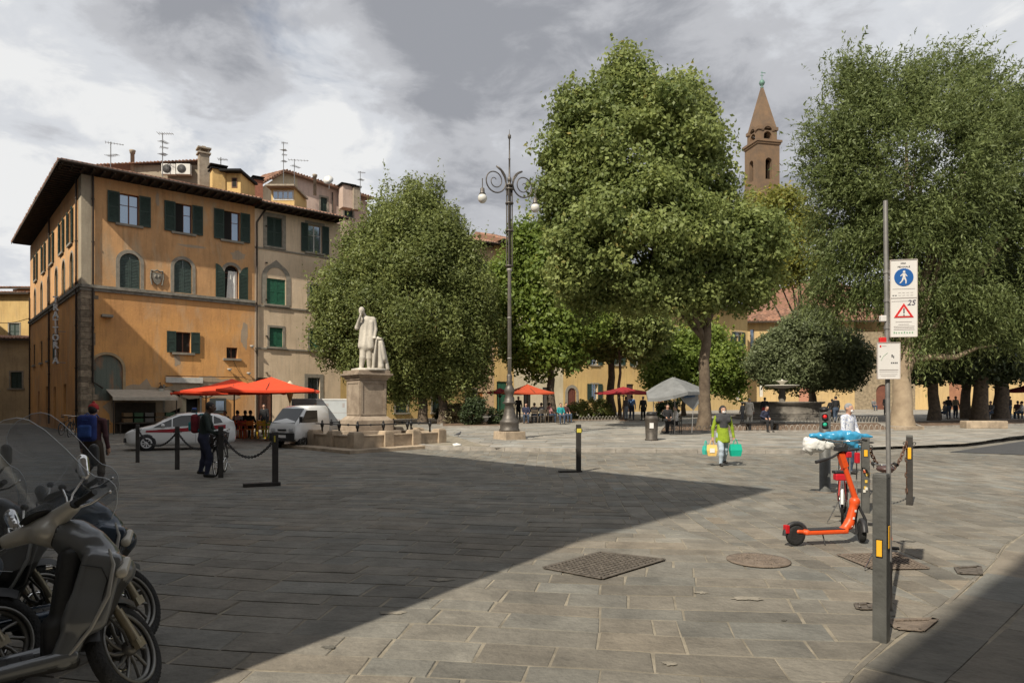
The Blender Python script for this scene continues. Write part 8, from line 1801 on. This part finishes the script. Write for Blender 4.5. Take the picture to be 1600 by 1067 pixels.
    for s_ in (-1, 1):
        mb = MB(T).use(m_blkp); mb.tube([(bx-.01, s_*.20, bz+.015), (bx-.03, s_*.235, bz+.015)], .027, 10); mb.tube([(bx-.02, s_*.235, bz+.015), (bx-.05, s_*.365, bz+.012)], .0175, 10); mb.build('grip', None, o)
        mb = MB(T).use(m_chrome); mb.tube([(bx+.025, s_*.21, bz+.012), (bx+.05, s_*.27, bz+.01), (bx+.02, s_*.40, bz+.004)], [.009, .008, .0065], 6); mb.ell((bx+.02, s_*.405, bz+.004), (.010, .010, .010), 6, 5); mb.build('brake_lever', None, o)
        mt = Vector((bx+.06, s_*.27, bz+.235)) if s_ < 0 else Vector((bx+.08, s_*.20, bz+.15))
        mb = MB(T).use(m_chrome if not kind else m_blkp); mb.tube([(bx+.0, s_*.185, bz+.04), (bx+.02, s_*.20, bz+.10), mt+Vector((0, 0, -.05))], .0065, 6); mb.build('mirror_stalk', None, o)
        M = MS @ Matrix.Rotation(R(-10), 3, 'Z'); mm = body_mesh('mirror', [('cap', tuple(T(mt+Vector((0, 0, -.035)))), tuple(T(mt+Vector((0, s_*.012, .045)))), .038, .042, 0, (.8, .8, 1.0))], .009, .01, [m_chrome if not kind else m_blkp], o)
    if screen:
        def prof(t):  # half width over height 0..1
            ks_ = [(0, .31), (.07, .40), (.16, .445), (.25, .42), (.33, .345), (.42, .315), (.6, .28), (.8, .23), (.92, .18), (.98, .12), (1.0, .06)]
            for (a, b), (c, d) in zip(ks_, ks_[1:]):
                if a <= t <= c: return b+(d-b)*(t-a)/(c-a)
            return .05
        n, m_ = 34, 12; vs = []; hh = .72
        for i in range(n+1):
            t = i/n; w_ = prof(t); zz = bz-.10+hh*t
            for j in range(m_+1): s_ = j/m_*2-1; y = s_*w_; xx = bx+.17-.22*t-.10*t*t-.55*y*y; vs.append((xx, y, zz))
        f = [(i*(m_+1)+j, i*(m_+1)+j+1, (i+1)*(m_+1)+j+1, (i+1)*(m_+1)+j) for i in range(n) for j in range(m_)]
        sc_ = MB(T).use(m_scr).add(vs, f, True).build('windscreen', None, o)
        mb = MB(T).use(mat('screen_edge', (.62, .66, .70), .15)); edge = [vs[i*(m_+1)] for i in range(n+1)]+[vs[n*(m_+1)+j] for j in range(1, m_)]+[vs[i*(m_+1)+m_] for i in range(n, -1, -1)]; mb.tube(edge, .0022, 4); mb.build('screen_edge', None, sc_)
        mb = MB(T).use(m_chrome)
        for s_ in (-1, 1): mb.tube([(bx+.02, s_*.15, bz+.0), (bx+.06, s_*.135, bz+.12), (bx+.07, s_*.12, bz+.20)], .0065, 6)
        mb.use(m_blkp)
        for s_ in (-1, 1): mb.ell((bx+.075, s_*.12, bz+.20), (.022, .022, .022), 8, 6); mb.ell((bx+.105, s_*.135, bz+.08), (.016, .016, .016), 8, 6)
        mb.build('screen_bracket', None, o)
    body_mesh('headlight', [('cap', tuple(T((bx+.12, 0, bz-.05))), tuple(T((bx+.14, 0, bz-.055))), .055, .045, 0, (1, 1.1, 1))], .012, .01, [m_hl], o)
    mb = MB().use(m_ed); mb.tube([(-.85, .12, .25), (-.80, .25, .02)], .012, 6); mb.build('side_stand', None, o)
    mb = MB().use(m_plate).box((-1.66, 0, .48), (.01, .19, .17)); mb.build('number_plate', None, o)
    return o
m_sg = mat('scooter_dark_grey', (.145, .152, .155), .28, .3, .1, 5, coat=.8); m_sbl = mat('scooter_dark_blue', (.018, .035, .06), .25, .2, .1, 5, coat=.6); m_sin = mat('scooter_inner_plastic', (.030, .030, .029), .5, 0, .25, 30)
motor_scooter('nearest motor scooter, dark grey with a champagne handlebar cover, chrome mirrors and tall clear screen', Vector((-2.17, 3.86, .012)), R(38), R(54), R(-10), m_sg, m_sin)
motor_scooter('dark blue motor scooter half hidden right behind the nearest grey one', Vector((-2.64, 4.72, .012)), R(38), R(46), R(-8), m_sbl, m_sin, True, 1)
motor_scooter('black motor scooter with a clear screen behind the dark blue one', Vector((-3.25, 4.75, .012)), R(42), R(36), R(-8), mat('scooter_black', (.02, .02, .02), .3, .2, coat=.4), m_sin, True, 1)
motor_scooter('fourth motor scooter, bluish, cut off by the left edge of the view', Vector((-3.0, 3.95, .012)), R(40), R(30), R(-7), mat('scooter_blue_grey', (.05, .08, .12), .3, .2, coat=.4), m_sin, True, 1)
# parked bicycles at the foot of the palace corner
bicycle('dark bicycle parked at the foot of the stone corner of the palace', Vector((P(96, HZ, 36).x, 36, 0)), R(100), m_bkd); bicycle('second dark bicycle parked nearer the street beside the palace corner', Vector((P(108, HZ, 34).x, 34, 0)), R(110), m_bkd, steer=.4)
